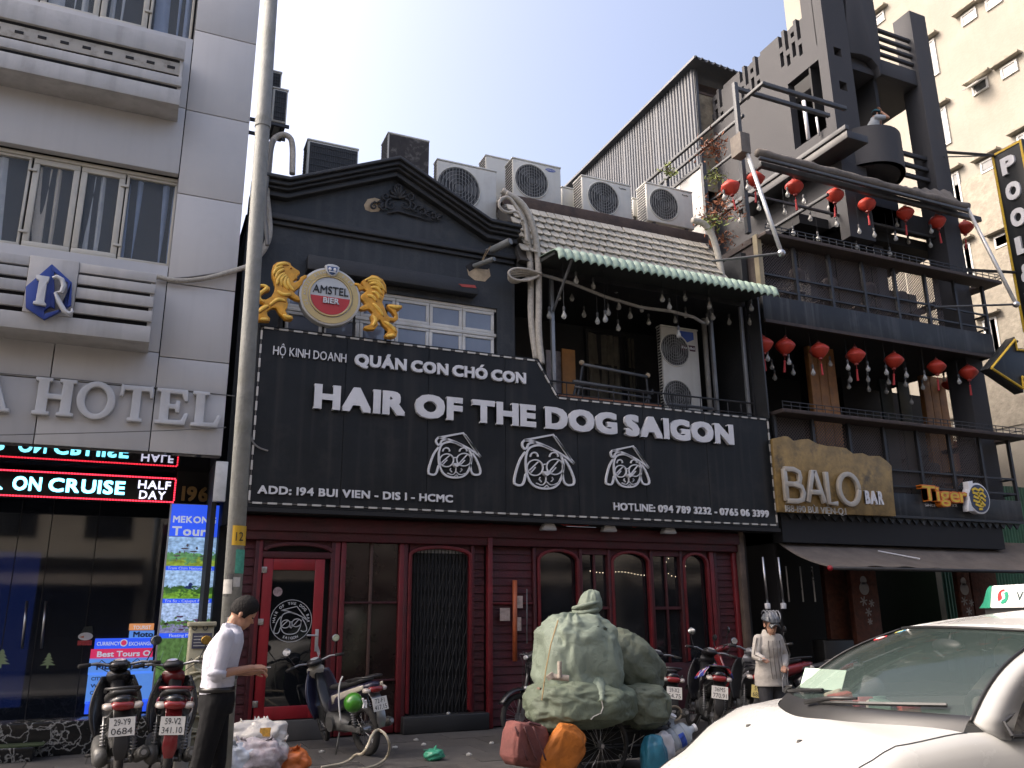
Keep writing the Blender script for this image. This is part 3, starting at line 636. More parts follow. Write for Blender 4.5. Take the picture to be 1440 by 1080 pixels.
for a, b in zip(cuts, cuts[1:]):
 xsx = [a] + [q for q in (xN1, xN2) if a < q < b] + [b]
 pts = [(a + .004, -.008, zB + .004), (b - .004, -.008, zB + .004)] + [(min(max(q, a + .004), b - .004), -.008, topz(q) - .004) for q in reversed(xsx)]
 MB().prism(pts, (0, .010, 0)).build('sign_sheet', m_sign, sg)
mb = MB()
def dash(p, q, inset):
 L_ = sqrt((q[0] - p[0]) ** 2 + (q[1] - p[1]) ** 2); n = int(L_ / .19); dx = (q[0] - p[0]) / L_; dz = (q[1] - p[1]) / L_
 for i in range(n):
  t0 = (i + .15) * L_ / n; t1 = (i + .78) * L_ / n; nx, nz_ = -dz * .012, dx * .012
  a = (p[0] + dx * t0, p[1] + dz * t0); b = (p[0] + dx * t1, p[1] + dz * t1)
  mb.prism([(a[0] + nx, -.024, a[1] + nz_), (b[0] + nx, -.024, b[1] + nz_), (b[0] - nx, -.024, b[1] - nz_), (a[0] - nx, -.024, a[1] - nz_)], (0, .016, 0))
io = [(xL + .04, zB + .05), (xL + .04, zT1 - .04), (xN1 - .03, zT1 - .04), (xN2 - .02, zT2 - .04), (xR - .04, zT2 - .04), (xR - .04, zB + .05)]
for a, b in zip(io, io[1:] + io[:1]): dash(a, b, 0)
mb.build('dashed_border', m_dashw, sg, kind='stuff')
mb = MB(); k_ = .006
for a, b in zip(io, io[1:] + io[:1]): mb.tube([(a[0], -.014, a[1]), (b[0], -.014, b[1])], .006, 5)
mb.build('border_tube', M('border_tube', (.12, .11, .1), .5), sg)
Ys = -.01
def row(txt, x0, x1, ybl, ybr, caph, depth, off, gap=None, nm='letter', mt=None):
 A = atY(x0, ybl, Ys - depth); B = atY(x1, ybr, Ys - depth); T = atY(x0, ybl - caph, Ys - depth)
 zb2_ = (A.z + B.z) / 2; letters(txt, A.x, B.x, zb2_, T.z - A.z, Ys, depth, mt or m_white, sg, off, nm, gap, bevel=.006 if caph > 15 else 0)
row('HỘ KINH DOANH', 384, 487, 499, 509, 12.5, .03, .012, .1)
row('QUÁN CON CHÓ CON', 499, 740, 514, 539, 16.5, .045, .045, .045)
row('HAIR OF THE DOG SAIGON', 441, 1033, 573, 626, 34.5, .065, .052, .05)
row('ADD: 194 BUI VIEN - DIS 1 - HCMC', 362, 637, 695, 705.5, 11.5, .025, .03, .08)
row('HOTLINE: 094 789 3232 - 0765 06 3399', 863, 1082, 715.5, 729, 10.5, .02, .03, .07)
def dz(x, y): v = atY(590 + x / 4.235, 590 + y / 4.235, Ys - .08); return (v.x, v.z)
dc = dz(755, 250)
def rib(mb, pts, Mx, wd=.011, y0=-.1, y1=-.02, closed=False):
 P = [(Mx(p)) for p in pts]; n = len(P); secs = []
 for i in range(n):
  a = P[(i - 1) % n] if closed else P[max(i - 1, 0)]; b = P[(i + 1) % n] if closed else P[min(i + 1, n - 1)]
  t = Vector((b[0] - a[0], b[1] - a[1])); t.normalize() if t.length > 0 else None; nx, nz2 = -t.y * wd, t.x * wd
  x, z = P[i]; secs.append([(x + nx, y0, z + nz2), (x - nx, y0, z - nz2), (x - nx, y1, z - nz2), (x + nx, y1, z + nz2)])
 if closed: secs.append(secs[0])
 mb.loft(secs, cap=not closed)
def circ(cx, cy, rx, ry, n=20, a0=0, a1=2 * pi): return [(cx + rx * cos(a0 + (a1 - a0) * i / n), cy + ry * sin(a0 + (a1 - a0) * i / n)) for i in range(n + 1)]
def smooth(pts, it=2):
 for _ in range(it):
  q = [pts[0]]
  for a, b in zip(pts, pts[1:]): q += [(a[0] * .75 + b[0] * .25, a[1] * .75 + b[1] * .25), (a[0] * .25 + b[0] * .75, a[1] * .25 + b[1] * .75)]
  q.append(pts[-1]); pts = q
 return pts
def dog(cx, cz, s):
 d = bpy.data.objects.new('dog_head_logo', None); COL.objects.link(d); d.parent = sg; WM[d] = WM[sg]
 def Mx(p): v = dz(*p); return (cx + (v[0] - dc[0]) * s, cz + (v[1] - dc[1]) * s)
 def part(nm, strokes, wd=.015, y0=-.045):
  mb = MB()
  for p, cl in strokes: rib(mb, p, Mx, wd * (s ** .5), Ys + y0 + .01, Ys - .001, cl)
  mb.build(nm, m_white, d)
 part('hat', [([(635, 118), (805, 86), (930, 258)], False), (smooth([(635, 118), (700, 128), (780, 162), (860, 205), (930, 258)]), False), ([(818, 98), (908, 232)], False), (smooth([(635, 118), (616, 140), (632, 175), (652, 162), (656, 138), (700, 130)]), False)])
 part('face', [(smooth([(800, 178), (740, 148), (690, 150), (652, 172), (638, 240), (650, 340), (690, 398), (765, 412), (830, 396), (862, 330), (868, 250), (850, 205)]), False)])
 part('ear', [(smooth([(638, 190), (602, 240), (566, 372), (592, 390), (628, 386), (642, 320)]), False)])
 part('ear', [(smooth([(872, 232), (905, 280), (942, 378), (896, 392), (868, 372), (860, 310)]), False)])
 part('spectacles', [(circ(697, 283, 48, 47)[:-1], True), (circ(816, 278, 50, 46)[:-1], True), ([(744, 264), (767, 262)], False), ([(662, 300), (716, 248)], False), ([(672, 312), (700, 280)], False), ([(782, 308), (838, 240)], False), ([(795, 312), (822, 282)], False)], .0085)
 part('brow', [(circ(692, 218, 23, 26, 10, pi, 2 * pi), False)], .010); part('brow', [(circ(810, 218, 25, 26, 10, pi, 2 * pi), False)], .010)
 mb = MB(); q = [Mx(p) for p in [(735, 308), (784, 308), (775, 326), (760, 336), (745, 326)]]; mb.prism([(x, Ys - .09, z) for x, z in q], (0, .088, 0)); mb.build('nose', m_white, d)
 part('mouth', [(smooth([(762, 330), (764, 365), (742, 392), (705, 375)]), False), (smooth([(764, 365), (792, 392), (838, 372)]), False), ([(748, 406), (766, 388), (786, 406)], False), ([(728, 340), (722, 352), (736, 368)], False), ([(798, 340), (806, 352), (794, 366)], False)], .006)
dog(dc[0], dc[1], 1.0)
q = atY(642, 640, Ys - .08); dog(q.x, q.z, .79)
q = atY(885, 656, Ys - .08); dog(q.x, q.z, .79)
m_lamp = M('lamp_body_white', (.45, .44, .42), .5, dirt=(.2, .2, .18))
for px, py, nm in ((771, 741, 'white flood lamp under the sign left of the red wire'), (856, 743, 'white flood lamp with red wire tangle under the sign'), (940, 746, 'white flood lamp under the sign above the right arch')):
 c = atY(px, py, .12); t = thing('flood_lamp', nm, 'lamp', tuple(c), group='flood lamps under the long black sign')
 mb = MB(); mb.prism([(c.x - .07, c.y - .06, c.z + .05), (c.x + .07, c.y - .06, c.z + .05), (c.x + .12, c.y - .06, c.z - .04), (c.x - .12, c.y - .06, c.z - .04)], (0, .14, 0)); mb.build('housing', m_lamp, t, bevel=.008)
 MB().box(c.x - .11, c.x + .11, c.y - .055, c.y + .075, c.z - .055, c.z - .042).build('glass', M('lamp_glass', (.3, .3, .3), .2), t)
 MB().box(c.x - .012, c.x + .012, c.y, c.y + .03, c.z + .045, zB + .02).build('bracket', m_lamp, t)
mb = MB(); pts = []
for i in range(25):
 q = i / 24; v = atY(771 + (940 - 771) * q, 733 + 7 * sin(q * pi * 2) ** 2 + (6 if i % 7 == 3 else 0) * .3, .1); pts.append(v)
mb.tube(pts, .008, 5); tag(mb.build('red_wire', M('red_wire', (.4, .05, .04), .6), None), 'red wire looping between the flood lamps under the sign', 'wire')
tag(MB().box(xx(330, 712, .3), xR + .02, -.02, .34, zB - .06, zB - .003).build('sign_shelf', m_gap, sg), None)
# beer sign with lions
m_gold = M('gold_relief', (.62, .30, .03), .38, var=.35, scale=7, metal=.15)
m_gold2 = M('gold_relief_light', (.80, .50, .09), .35, var=.25, scale=9, metal=.1)
m_gold3 = M('gold_relief_dark', (.30, .12, .015), .45, var=.2)
m_silver = M('badge_silver', (.50, .49, .46), .35, metal=.3, var=.1)
m_badgeg = M('badge_gold', (.50, .38, .17), .4, metal=.2, var=.12)
m_badger = M('badge_red', (.42, .03, .03), .4, var=.08)
am = thing('lion_beer_sign', 'round AMSTEL BIER badge held by two golden lions above the black sign', 'sign', tuple(atY(464, 455, -.05)))
Ya = -.16
def a14(x, y): return (350 + x / 6.26, 340 + y / 6.26)
c = atY(*a14(716, 482), Ya); R = (atY(*a14(987, 500), Ya).x - atY(*a14(447, 462), Ya).x) / 2
def disc(nm, r0, r1, y, d, mt, a0=0, a1=2 * pi, n=48):
 mb = MB();
 if r0 <= 0 and a1 - a0 > 6.2: mb.prism([(c.x + r1 * cos(2 * pi * i / n), y, c.z + r1 * sin(2 * pi * i / n)) for i in range(n)], (0, d, 0))
 elif r0 <= 0: mb.prism([(c.x + r1 * cos(a0 + (a1 - a0) * i / n), y, c.z + r1 * sin(a0 + (a1 - a0) * i / n)) for i in range(n + 1)], (0, d, 0))
 else:
  secs = []
  for i in range(n + 1):
   a = a0 + (a1 - a0) * i / n; secs.append([(c.x + r * cos(a), yy, c.z + r * sin(a)) for r, yy in ((r0, y), (r1, y), (r1, y + d), (r0, y + d))])
  mb.loft(secs, cap=False)
 mb.build(nm, mt, am, bevel=.004 if d > .02 else 0)
disc('badge_rim', 0, R, Ya, .14, m_silver); disc('badge_ring', R * .74, R * .93, Ya - .012, .014, m_badgeg); disc('inner_rim', R * .66, R * .71, Ya - .03, .034, m_badgeg)
disc('badge_face', 0, R * .655, Ya - .012, .014, m_silver); disc('red_half', 0, R * .64, Ya - .02, .009, m_badger, radians(183), radians(357), 30)
mb = MB(); v, f = text_geo('AMSTEL', R * 1.16, R * .27, .02, .01); mb.add(v, f, plane_m(c.x, Ya - .012, c.z + R * .06)); mb.build('word', M('black_ink', (.01, .01, .01), .4), am)
mb = MB(); v, f = text_geo('BIER', R * .52, R * .19, .02, .02); mb.add(v, f, plane_m(c.x + .01, Ya - .02, c.z - R * .27)); mb.build('word', m_white, am)
mb = MB()
for txt, a0, sg_ in (('DE AMSTEL BREWERY', radians(205), -1),('BIER', radians(62), -1),):
 for i, ch in enumerate(txt):
  if ch in ' ·': continue
  a = a0 + sg_ * i * radians(7.6 if len(txt) > 13 else 8.5); r = R * .79; v, f = text_geo(ch, None, R * .085, .006, .005)
  mb.add(v, f, Matrix.Translation((c.x + r * cos(a), Ya - .012, c.z + r * sin(a))) @ Matrix.Rotation(-(a - pi / 2), 4, 'Y') @ Matrix.Rotation(pi / 2, 4, 'X'))
mb.build('ring_lettering', m_silver, am)
mb = MB(); s = R
mb.prism([(c.x + x * s, Ya - .05, c.z + z * s) for x, z in [(-.24, 1.02), (-.14, 1.08), (0, 1.1), (.14, 1.08), (.24, 1.02), (.2, .84), (.12, .72), (0, .66), (-.12, .72), (-.2, .84)]], (0, .05, 0)); mb.build('crest', m_silver, am, bevel=.004)
mb = MB(); mb.prism([(c.x + x * s, Ya - .06, c.z + z * s) for x, z in [(-.17, 1.0), (.17, 1.0), (.15, .85), (.08, .75), (0, .71), (-.08, .75), (-.15, .85)]], (0, .012, 0)); mb.build('crest_field', M('crest_blue', (.05, .09, .2), .4, var=.8, scale=30), am)
mb = MB()
for x in (-.08, .08): mb.ball((c.x + x * s, Ya - .065, c.z + .9 * s), (.05 * s, .012, .06 * s))
mb.box(c.x - .11 * s, c.x + .11 * s, Ya - .07, Ya - .058, c.z + .80 * s, c.z + .83 * s); mb.build('crest_charge', m_white, am)
L1 = [(215, 205), (250, 178), (320, 168), (365, 185), (375, 210), (410, 235), (445, 255), (452, 280), (435, 290), (424, 305), (430, 320), (405, 332), (388, 345), (400, 358), (430, 345), (448, 332), (455, 310), (490, 290), (515, 296), (512, 312), (482, 332), (470, 372), (440, 402), (402, 432), (400, 450), (440, 482), (455, 520), (410, 507), (352, 474), (332, 502), (346, 540), (340, 580), (320, 602), (342, 640), (385, 650), (392, 678), (370, 690), (320, 682), (270, 632), (240, 580), (200, 582), (160, 612), (165, 650), (188, 670), (185, 698), (130, 700), (80, 690), (60, 660), (62, 612), (100, 572), (142, 548), (108, 532), (80, 510), (66, 470), (90, 432), (138, 407), (150, 396), (120, 388), (60, 406), (52, 395), (55, 376), (100, 378), (150, 376), (186, 398), (186, 426), (142, 442), (106, 472), (112, 500), (150, 508), (200, 480), (226, 430), (234, 390), (220, 340), (205, 300), (203, 250)]
L2 = [(990, 350), (1008, 335), (1060, 310), (1085, 290), (1130, 300), (1180, 330), (1208, 380), (1215, 450), (1197, 440), (1190, 490), (1175, 530), (1195, 580), (1220, 640), (1240, 662), (1275, 668), (1288, 650), (1260, 612), (1227, 582), (1216, 556), (1240, 545), (1290, 552), (1350, 558), (1352, 580), (1320, 604), (1292, 600), (1312, 640), (1315, 680), (1285, 700), (1240, 692), (1238, 720), (1290, 750), (1312, 790), (1300, 835), (1260, 848), (1202, 836), (1200, 812), (1230, 795), (1225, 770), (1182, 730), (1152, 680), (1132, 700), (1140, 730), (1110, 770), (1050, 773), (1015, 760), (1020, 742), (1060, 730), (1085, 700), (1070, 650), (1095, 625), (1060, 590), (1000, 600), (975, 590), (985, 570), (1030, 550), (1010, 520), (985, 500), (988, 470), (1022, 442), (1040, 430), (1012, 412), (1000, 420), (975, 425), (958, 385), (930, 378), (930, 360), (970, 364), (1000, 388), (1016, 396)]
mane1 = [[(225, 240), (250, 205), (300, 190), (345, 195)], [(215, 290), (240, 235), (300, 215)], [(235, 330), (255, 265), (310, 240)], [(245, 380), (262, 310), (315, 275)], [(290, 390), (280, 330), (330, 290)], [(350, 420), (305, 370), (335, 300)], [(395, 430), (345, 380), (345, 320)], [(250, 430), (300, 470), (370, 460)], [(180, 560), (250, 500), (320, 520)], [(80, 620), (130, 580), (170, 560)], [(100, 680), (170, 685)], [(300, 640), (340, 665), (380, 668)], [(60, 390), (120, 380), (165, 400), (140, 425), (90, 460), (90, 500), (130, 525)]]
mane2 = [[(1020, 340), (1070, 320), (1120, 320), (1170, 350)], [(1040, 350), (1110, 335), (1160, 370), (1195, 430)], [(1060, 370), (1120, 360), (1165, 410)], [(1075, 400), (1130, 400), (1170, 460)], [(1080, 440), (1130, 450), (1150, 500)], [(1040, 470), (1090, 480), (1120, 520)], [(1090, 540), (1140, 590), (1180, 650)], [(1190, 700), (1250, 740), (1290, 790)], [(1090, 650), (1120, 690), (1090, 740)], [(1230, 560), (1290, 580), (1340, 570)], [(1210, 830), (1280, 820)]]
for L_, mn, fx, fy, eye in ((L1, mane1, 330, 235, (372, 232)), (L2, mane2, 1050, 350, (1040, 340))):
 li = bpy.data.objects.new('golden_lion', None); COL.objects.link(li); li.parent = am; WM[li] = WM[am]
 mb = MB(); pprism(mb, [a14(*p) for p in L_], Ya - .02, .1); mb.build('figure', m_gold, li, bevel=.012, seg=3)
 mb = MB()
 for st in mn:
  q = smooth(st, 2); n = len(q); mb.tube([atY(*a14(*p), Ya - .022) for p in q], [.006 + .022 * sin(pi * (i + .3) / n) for i in range(n)], 6)
 mb.build('raised_fur', m_gold2, li, smooth=True)
 mb = MB()
 for st in mn:
  q = smooth([(x + 9, y + 14) for x, y in st], 2); n = len(q); mb.tube([atY(*a14(*p), Ya - .02) for p in q], [.003 + .008 * sin(pi * (i + .3) / n) for i in range(n)], 5)
 v = atY(*a14(*eye), Ya - .03); mb.ball(tuple(v), .014)
 mb.build('fur_groove', m_gold3, li, smooth=True)
mb = MB()
for px in (393, 455, 498, 543):
 a = atY(px, 450, -.06); mb.box(a.x - .015, a.x + .015, -.07, -.04, zT1 - .02, a.z + .25)
mb.build('stand', m_gap, am)
# red timber shopfront
YF = .32
sf = thing('red_shopfront', 'red timber shopfront of doors, arches and dark windows under the long sign', 'shopfront', (5, YF, 0))
FX = lambda px: xx(px, 900, YF)
FZ = lambda py, px: zz(px, py, YF)
x0f, x1f = xL - .05, FX(1046)
ztop = zB - .07
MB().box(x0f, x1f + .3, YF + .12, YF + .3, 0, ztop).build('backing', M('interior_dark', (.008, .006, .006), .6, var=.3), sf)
MB().box(x0f, x1f, YF - .06, YF + .12, FZ(768, 700), ztop).build('top_beam', m_redd, sf, bevel=.01)
MB().box(x0f, x1f, YF - .1, YF - .062, FZ(757, 700), ztop - .02).build('top_moulding', m_redd, sf, bevel=.01)
zbm = FZ(768, 700)
def planks(xa_, xb_, za, zb__, y=YF + .06):
 n = max(1, int(round((zb__ - za) / .115))); h = (zb__ - za) / n
 me = MB().prism([(0, 0, 0), (0, .03, 0), (0, .03, h - .004), (0, .018, h - .004)], (xb_ - xa_, 0, 0)).mesh('plank', m_redd)
 for i in range(n): piece(me, 'plank', sf, Matrix.Translation((xa_, y - .03, za + i * h)))
def post(xc, wd, za, zb__, mt=m_red, y=YF - .02, nm='post', d=.12): return MB().box(xc - wd / 2, xc + wd / 2, y, y + d, za, zb__).build(nm, mt, sf, bevel=.01)
planks(x0f, FX(350), .02, zbm)
dx0, dx1 = FX(363), FX(452); dz0, dz1 = .26, 2.27
for px in (353, 358): post(FX(px), .055, .02, zbm, m_redd if px == 353 else m_red)
post(FX(463), .06, .02, zbm, m_redd); post(FX(469), .07, .02, zbm, m_red)
MB().box(FX(361), FX(461), YF - .02, YF + .3, 0, dz0 - .01).build('door_step', M('stone_step', (.08, .075, .07), .7, dirt=(.03, .03, .03)), sf, bevel=.01)
MB().box(FX(361), FX(461), YF - .015, YF + .1, dz1 + .005, dz1 + .09).build('transom', m_redd, sf, bevel=.008)
d = MB(); fw = .13
d.box(dx0, dx0 + fw, YF + .0, YF + .05, dz0, dz1); d.box(dx1 - fw, dx1, YF, YF + .05, dz0, dz1); d.box(dx0 + fw, dx1 - fw, YF + .001, YF + .049, dz1 - fw - .02, dz1); d.box(dx0 + fw, dx1 - fw, YF + .001, YF + .049, dz0, dz0 + .16)
door = d.build('door', m_redb, sf, bevel=.008)
MB().box(dx0 + fw, dx1 - fw, YF + .02, YF + .028, dz0 + .16, dz1 - fw - .02).build('door_glass', M('door_glass', (.006, .007, .008), .03, var=0, spec=.6), door)
h = MB(); hx = dx1 - fw / 2; h.box(hx - .022, hx + .022, YF - .012, YF - .001, 1.08, 1.36); h.tube([(hx, YF - .01, 1.28), (hx, YF - .05, 1.28), (hx - .14, YF - .055, 1.285)], .012, 8); h.build('handle', M('handle_white', (.5, .5, .5), .35, metal=.5), door, bevel=.003)
for z_ in (.42, 1.42, 2.08): MB().box(dx0 - .03, dx0 + .05, YF - .012, YF - .001, z_, z_ + .08).build('hinge', m_steel, door, bevel=.004)
mb = MB();
for px, py0, py1 in ((446, 905, 925), (444, 932, 962)):
 a = atY(px, py0, YF - .003); b = atY(px + 4, py1, YF - .003); mb.prism([(a.x, a.y, a.z), (a.x + .02, a.y, a.z - .04), (b.x, a.y, b.z + .06), (b.x - .02, a.y, b.z), (a.x - .012, a.y, b.z + .1)], (0, .003, 0))
mb.build('chipped_paint', M('chipped_primer', (.45, .42, .4), .8, var=.3, scale=20), door)
cx, cz = (dx0 + dx1) / 2 + .0, zz(408, 873, YF); yp = YF + .0195 - .002
mb = MB(); mb.loft([[(cx + r * cos(2 * pi * i / 40), yy, cz + r * sin(2 * pi * i / 40)) for r, yy in ((.262, yp), (.27, yp), (.27, yp + .001), (.262, yp + .001))] for i in range(41)], cap=False)
def pd(p): v = dz(*p); return (cx + (v[0] - dc[0]) * .42, cz + (v[1] - dc[1]) * .42 + .0)
for st in ([(635, 118), (805, 86), (930, 258)], smooth([(635, 118), (700, 128), (780, 162), (860, 205), (930, 258)]), smooth([(800, 178), (740, 148), (690, 150), (652, 172), (638, 240), (650, 340), (690, 398), (765, 412), (830, 396), (862, 330), (868, 250)]), smooth([(638, 190), (602, 240), (566, 372), (592, 390), (628, 386), (642, 320)]), smooth([(872, 232), (905, 280), (942, 378), (896, 392), (868, 372)]), circ(697, 283, 48, 47), circ(816, 278, 50, 46), [(744, 264), (767, 262)], [(662, 300), (716, 248)], [(782, 308), (838, 240)], [(735, 312), (784, 312), (762, 335), (735, 312)]):
 rib(mb, st, pd, .006, yp, yp + .0015)
def arc_text(txt, r, amid, dstep, h_, up=True):
 n = len(txt)
 for i, ch in enumerate(txt):
  if ch == ' ': continue
  a = amid + (-(i - (n - 1) / 2) if up else (i - (n - 1) / 2)) * dstep
  v, f = text_geo(ch, None, h_, .002, .03); rot = (a - pi / 2) if up else (a + pi / 2)
  mb.add(v, f, Matrix.Translation((cx + r * cos(a), yp + .001, cz + r * sin(a))) @ Matrix.Rotation(-rot, 4, 'Y') @ Matrix.Rotation(pi / 2, 4, 'X'))
arc_text('HAIR OF THE DOG BAR', .205, pi / 2, radians(10.2), .036); arc_text('SAIGON', .235, -pi / 2, radians(9), .034, False)
mb.build('round_print', M('print_white', (.42, .42, .42), .6, var=0), door)
mb = MB(); mb.lathe([(.001, 0), (.06, 0), (.06, .002), (.001, .002)], plane_m(dx0 + fw + .08, YF + .018, zz(386, 832, YF)), 20); mb.build('round_sticker', M('sticker_pink', (.3, .22, .22), .6, var=.5, scale=30), door)
def arch(xa_, xb_, zspring, mt, wd=.05, y=YF - .03, d=.08, rise=None, nm='arch_frame', legs=0.):
 cxx = (xa_ + xb_) / 2; rx = (xb_ - xa_) / 2; rz = rise or rx; mb = MB(); secs = []
 pts = ([(xa_, zspring - legs)] if legs else []) + [(cxx - rx * cos(pi * i / 20), zspring + rz * sin(pi * i / 20)) for i in range(21)] + ([(xb_, zspring - legs)] if legs else [])
 rib(mb, pts, lambda p: p, wd / 2, y, y + d); return mb.build(nm, mt, sf, bevel=.006)
def spandrel(xa_, xb_, zspring, ztop_, rise, mt=m_redd, y=YF + .02, d=.04):
 cxx = (xa_ + xb_) / 2; rx = (xb_ - xa_) / 2
 for s in (-1, 1):
  pts = [(cxx + s * rx, y, ztop_), (cxx, y, ztop_)] + [(cxx + s * rx * sin(pi / 2 * i / 10), y, zspring + rise * cos(pi / 2 * i / 10)) for i in range(11)]
  MB().prism(pts, (0, d, 0)).build('spandrel', mt, sf)
arch(FX(364), FX(460), dz1 + .1, m_redd, .05, rise=zbm - dz1 - .14); spandrel(FX(362), FX(461), dz1 + .1, zbm, zbm - dz1 - .13)
gx0, gx1 = FX(473), FX(563)
MB().box(gx0, gx1, YF + .05, YF + .06, .1, zbm).build('window_pane', M('brown_glass', (.02, .012, .011), .12, var=.4, scale=2, spec=.5), sf)
for px in (478, 562): post(FX(px), .07, .02, zbm, m_red)
post(FX(568), .06, .02, zbm, m_redd)
MB().box(gx0 + .06, gx1 - .06, YF + .02, YF + .07, .02, .16).build('bottom_panel', m_red, sf, bevel=.008)
for py in (847, 957): MB().box(gx0 + .06, gx1 - .06, YF + .005, YF + .045, FZ(py + 2, 520), FZ(py - 1, 520)).build('glazing_bar', m_redd, sf, bevel=.006)
post(FX(519), .045, .17, zbm, M('brown_bar', (.07, .035, .025), .6), y=YF + .012, d=.03)
fx0, fx1 = FX(574), FX(661); fz0 = .22
MB().box(FX(566), FX(683), YF - .14, YF + .3, 0, fz0).build('gate_step', M('black_stone', (.02, .02, .02), .5, dirt=(.05, .05, .045)), sf, bevel=.012)
gate = MB().box(fx0, fx1, YF + .11, YF + .115, fz0, zbm).build('folding_gate', M('gate_dark', (.008, .008, .008), .6), sf)
m_gate = M('gate_iron', (.009, .009, .010), .6, var=.3)
n = 17; bar_me = MB().box(-.008, .008, 0, .02, 0, zbm - fz0).mesh('gate_bar', m_gate)
for i in range(n): piece(bar_me, 'gate_bar', gate, Matrix.Translation((fx0 + .03 + (fx1 - fx0 - .06) * i / (n - 1), YF + .05, fz0)))
mb = MB(); st = (fx1 - fx0 - .06) / (n - 1)
for i in range(n - 1):
 xa_ = fx0 + .03 + i * st
 for k in range(11):
  z_ = fz0 + .08 + k * .22; s = 1 if (i + k) % 2 else -1
  mb.tube([(xa_, YF + .045, z_ + (.0 if s > 0 else .2)), (xa_ + st, YF + .045, z_ + (.2 if s > 0 else .0))], .005, 4)
mb.build('gate_lattice', m_gate, gate, kind='stuff')
mb = MB()
for i in range(1, n - 1): mb.box(fx0 + .03 + (fx1 - fx0 - .06) * i / (n - 1) - .02, fx0 + .03 + (fx1 - fx0 - .06) * i / (n - 1) + .02, YF + .04, YF + .05, zbm - .12, zbm - .03)
mb.build('gate_hanger', M('gate_hanger', (.2, .2, .2), .5), gate)
arch(fx0, fx1, 2.35, m_red, .05, rise=zbm - 2.39, legs=2.1); spandrel(fx0, fx1, 2.35, zbm, zbm - 2.38)
planks(FX(666), FX(682), .02, zbm); post(FX(664), .05, .02, zbm, m_redd)
post(FX(687), .07, -.0, ztop, m_red, y=YF - .09, nm='corner_post')
planks(FX(690), FX(750), .02, zbm)
MB().box(FX(690), FX(750), YF - .0, YF + .03, FZ(850, 720), FZ(847, 720)).build('rail', m_red, sf, bevel=.004)
mb = MB(); mb.tube([atY(724, 816, YF - .02), atY(724, 930, YF - .02)], .035, 12); mb.build('orange_pipe', M('orange_pvc', (.38, .09, .03), .5, var=.3, dirt=(.1, .03, .02)), sf, smooth=True)
mb = MB(); mb.tube([atY(741, 828, YF - .02), atY(741, 905, YF - .02)], .007, 6); mb.build('thin_pipe', m_pvc, sf, smooth=True)
for (a, b, c_, d_), mt in (((703, 855, 717, 873), m_dashw), ((727, 868, 733, 887), m_dashw), ((724, 838, 735, 855), m_dashw)):
 p = atY(a, b, YF - .03); q = atY(c_, d_, YF - .03); MB().box(p.x, q.x, YF - .034, YF - .03, q.z, p.z).build('paper_tag', M('faded_paper', (.36, .28, .24), .8, var=.4, scale=12), sf)
m_dw = M('dark_reflecting_glass', (.012, .013, .015), .05, var=.5, scale=1.5, spec=.9)
post(FX(753), .05, .02, zbm, m_redd);
zsl = .78
spans = [(757, 817), (863, 919), (966, 1003)]
MB().box(FX(755), FX(1005), YF + .07, YF + .08, zsl, zbm).build('window_pane', m_dw, sf)
MB().box(FX(755), FX(1005), YF + .0, YF + .06, .02, zsl).build('sill_panel', m_redd, sf, bevel=.008)
for a, b in spans:
 A, B = FX(a), FX(b); r = (B - A) / 2
 arch(A + .02, B - .02, 2.3, m_red, .045, rise=min(zbm - 2.34, r), legs=1.5); spandrel(A, B, 2.3, zbm, min(zbm - 2.34, r) - .01)
for a, b in ((817, 863), (919, 966)):
 A, B = FX(a), FX(b); post(A + .03, .05, zsl, zbm, m_redd); post(B - .03, .05, zsl, zbm, m_redd); post((A + B) / 2 , .035, zsl, zbm, m_redd, y=YF + .01, d=.05)
 MB().box(A + .06, B - .06, YF + .01, YF + .05, FZ(857, (a + b) / 2), FZ(853, (a + b) / 2)).build('glazing_bar', m_redd, sf)
 MB().box(A, B, YF + .0, YF + .06, zbm - .09, zbm).build('window_head', m_redd, sf)
post(FX(1008), .08, .02, zbm, m_red); post(FX(1013), .05, .02, zbm, m_redd)
planks(FX(1016), FX(1038), .02, zbm); post(FX(1041), .08, .02, zbm, m_red)
MB().box(FX(1044), FX(1052), YF - .1, YF + .5, 0, 2.9).build('brown_post', M('brown_post', (.10, .07, .05), .8, var=.4, streak=.5, dirt=(.03, .02, .02)), sf, bevel=.01)
mb = MB();
for a, b, n_ in ((( 825, 772), (905, 777), 16), ((830, 803), (915, 808), 20), ((925, 775), (990, 780), 14)):
 for i in range(n_): q = i / (n_ - 1); v = atY(a[0] + (b[0] - a[0]) * q, a[1] + (b[1] - a[1]) * q + 1.5 * sin(q * 9), YF + .066); mb.ball(tuple(v), .006, n=5, m=4)
for i in range(16): a = 2 * pi * i / 16; v = atY(950 + 14 * cos(a), 796 + 15 * sin(a), YF + .066); mb.ball(tuple(v), .006, n=5, m=4)
mb.build('fairy_lights', M('fairy_glow', (.5, .4, .3), .5, var=0, emit=(1, .8, .55), estr=.8), sf, kind='stuff')
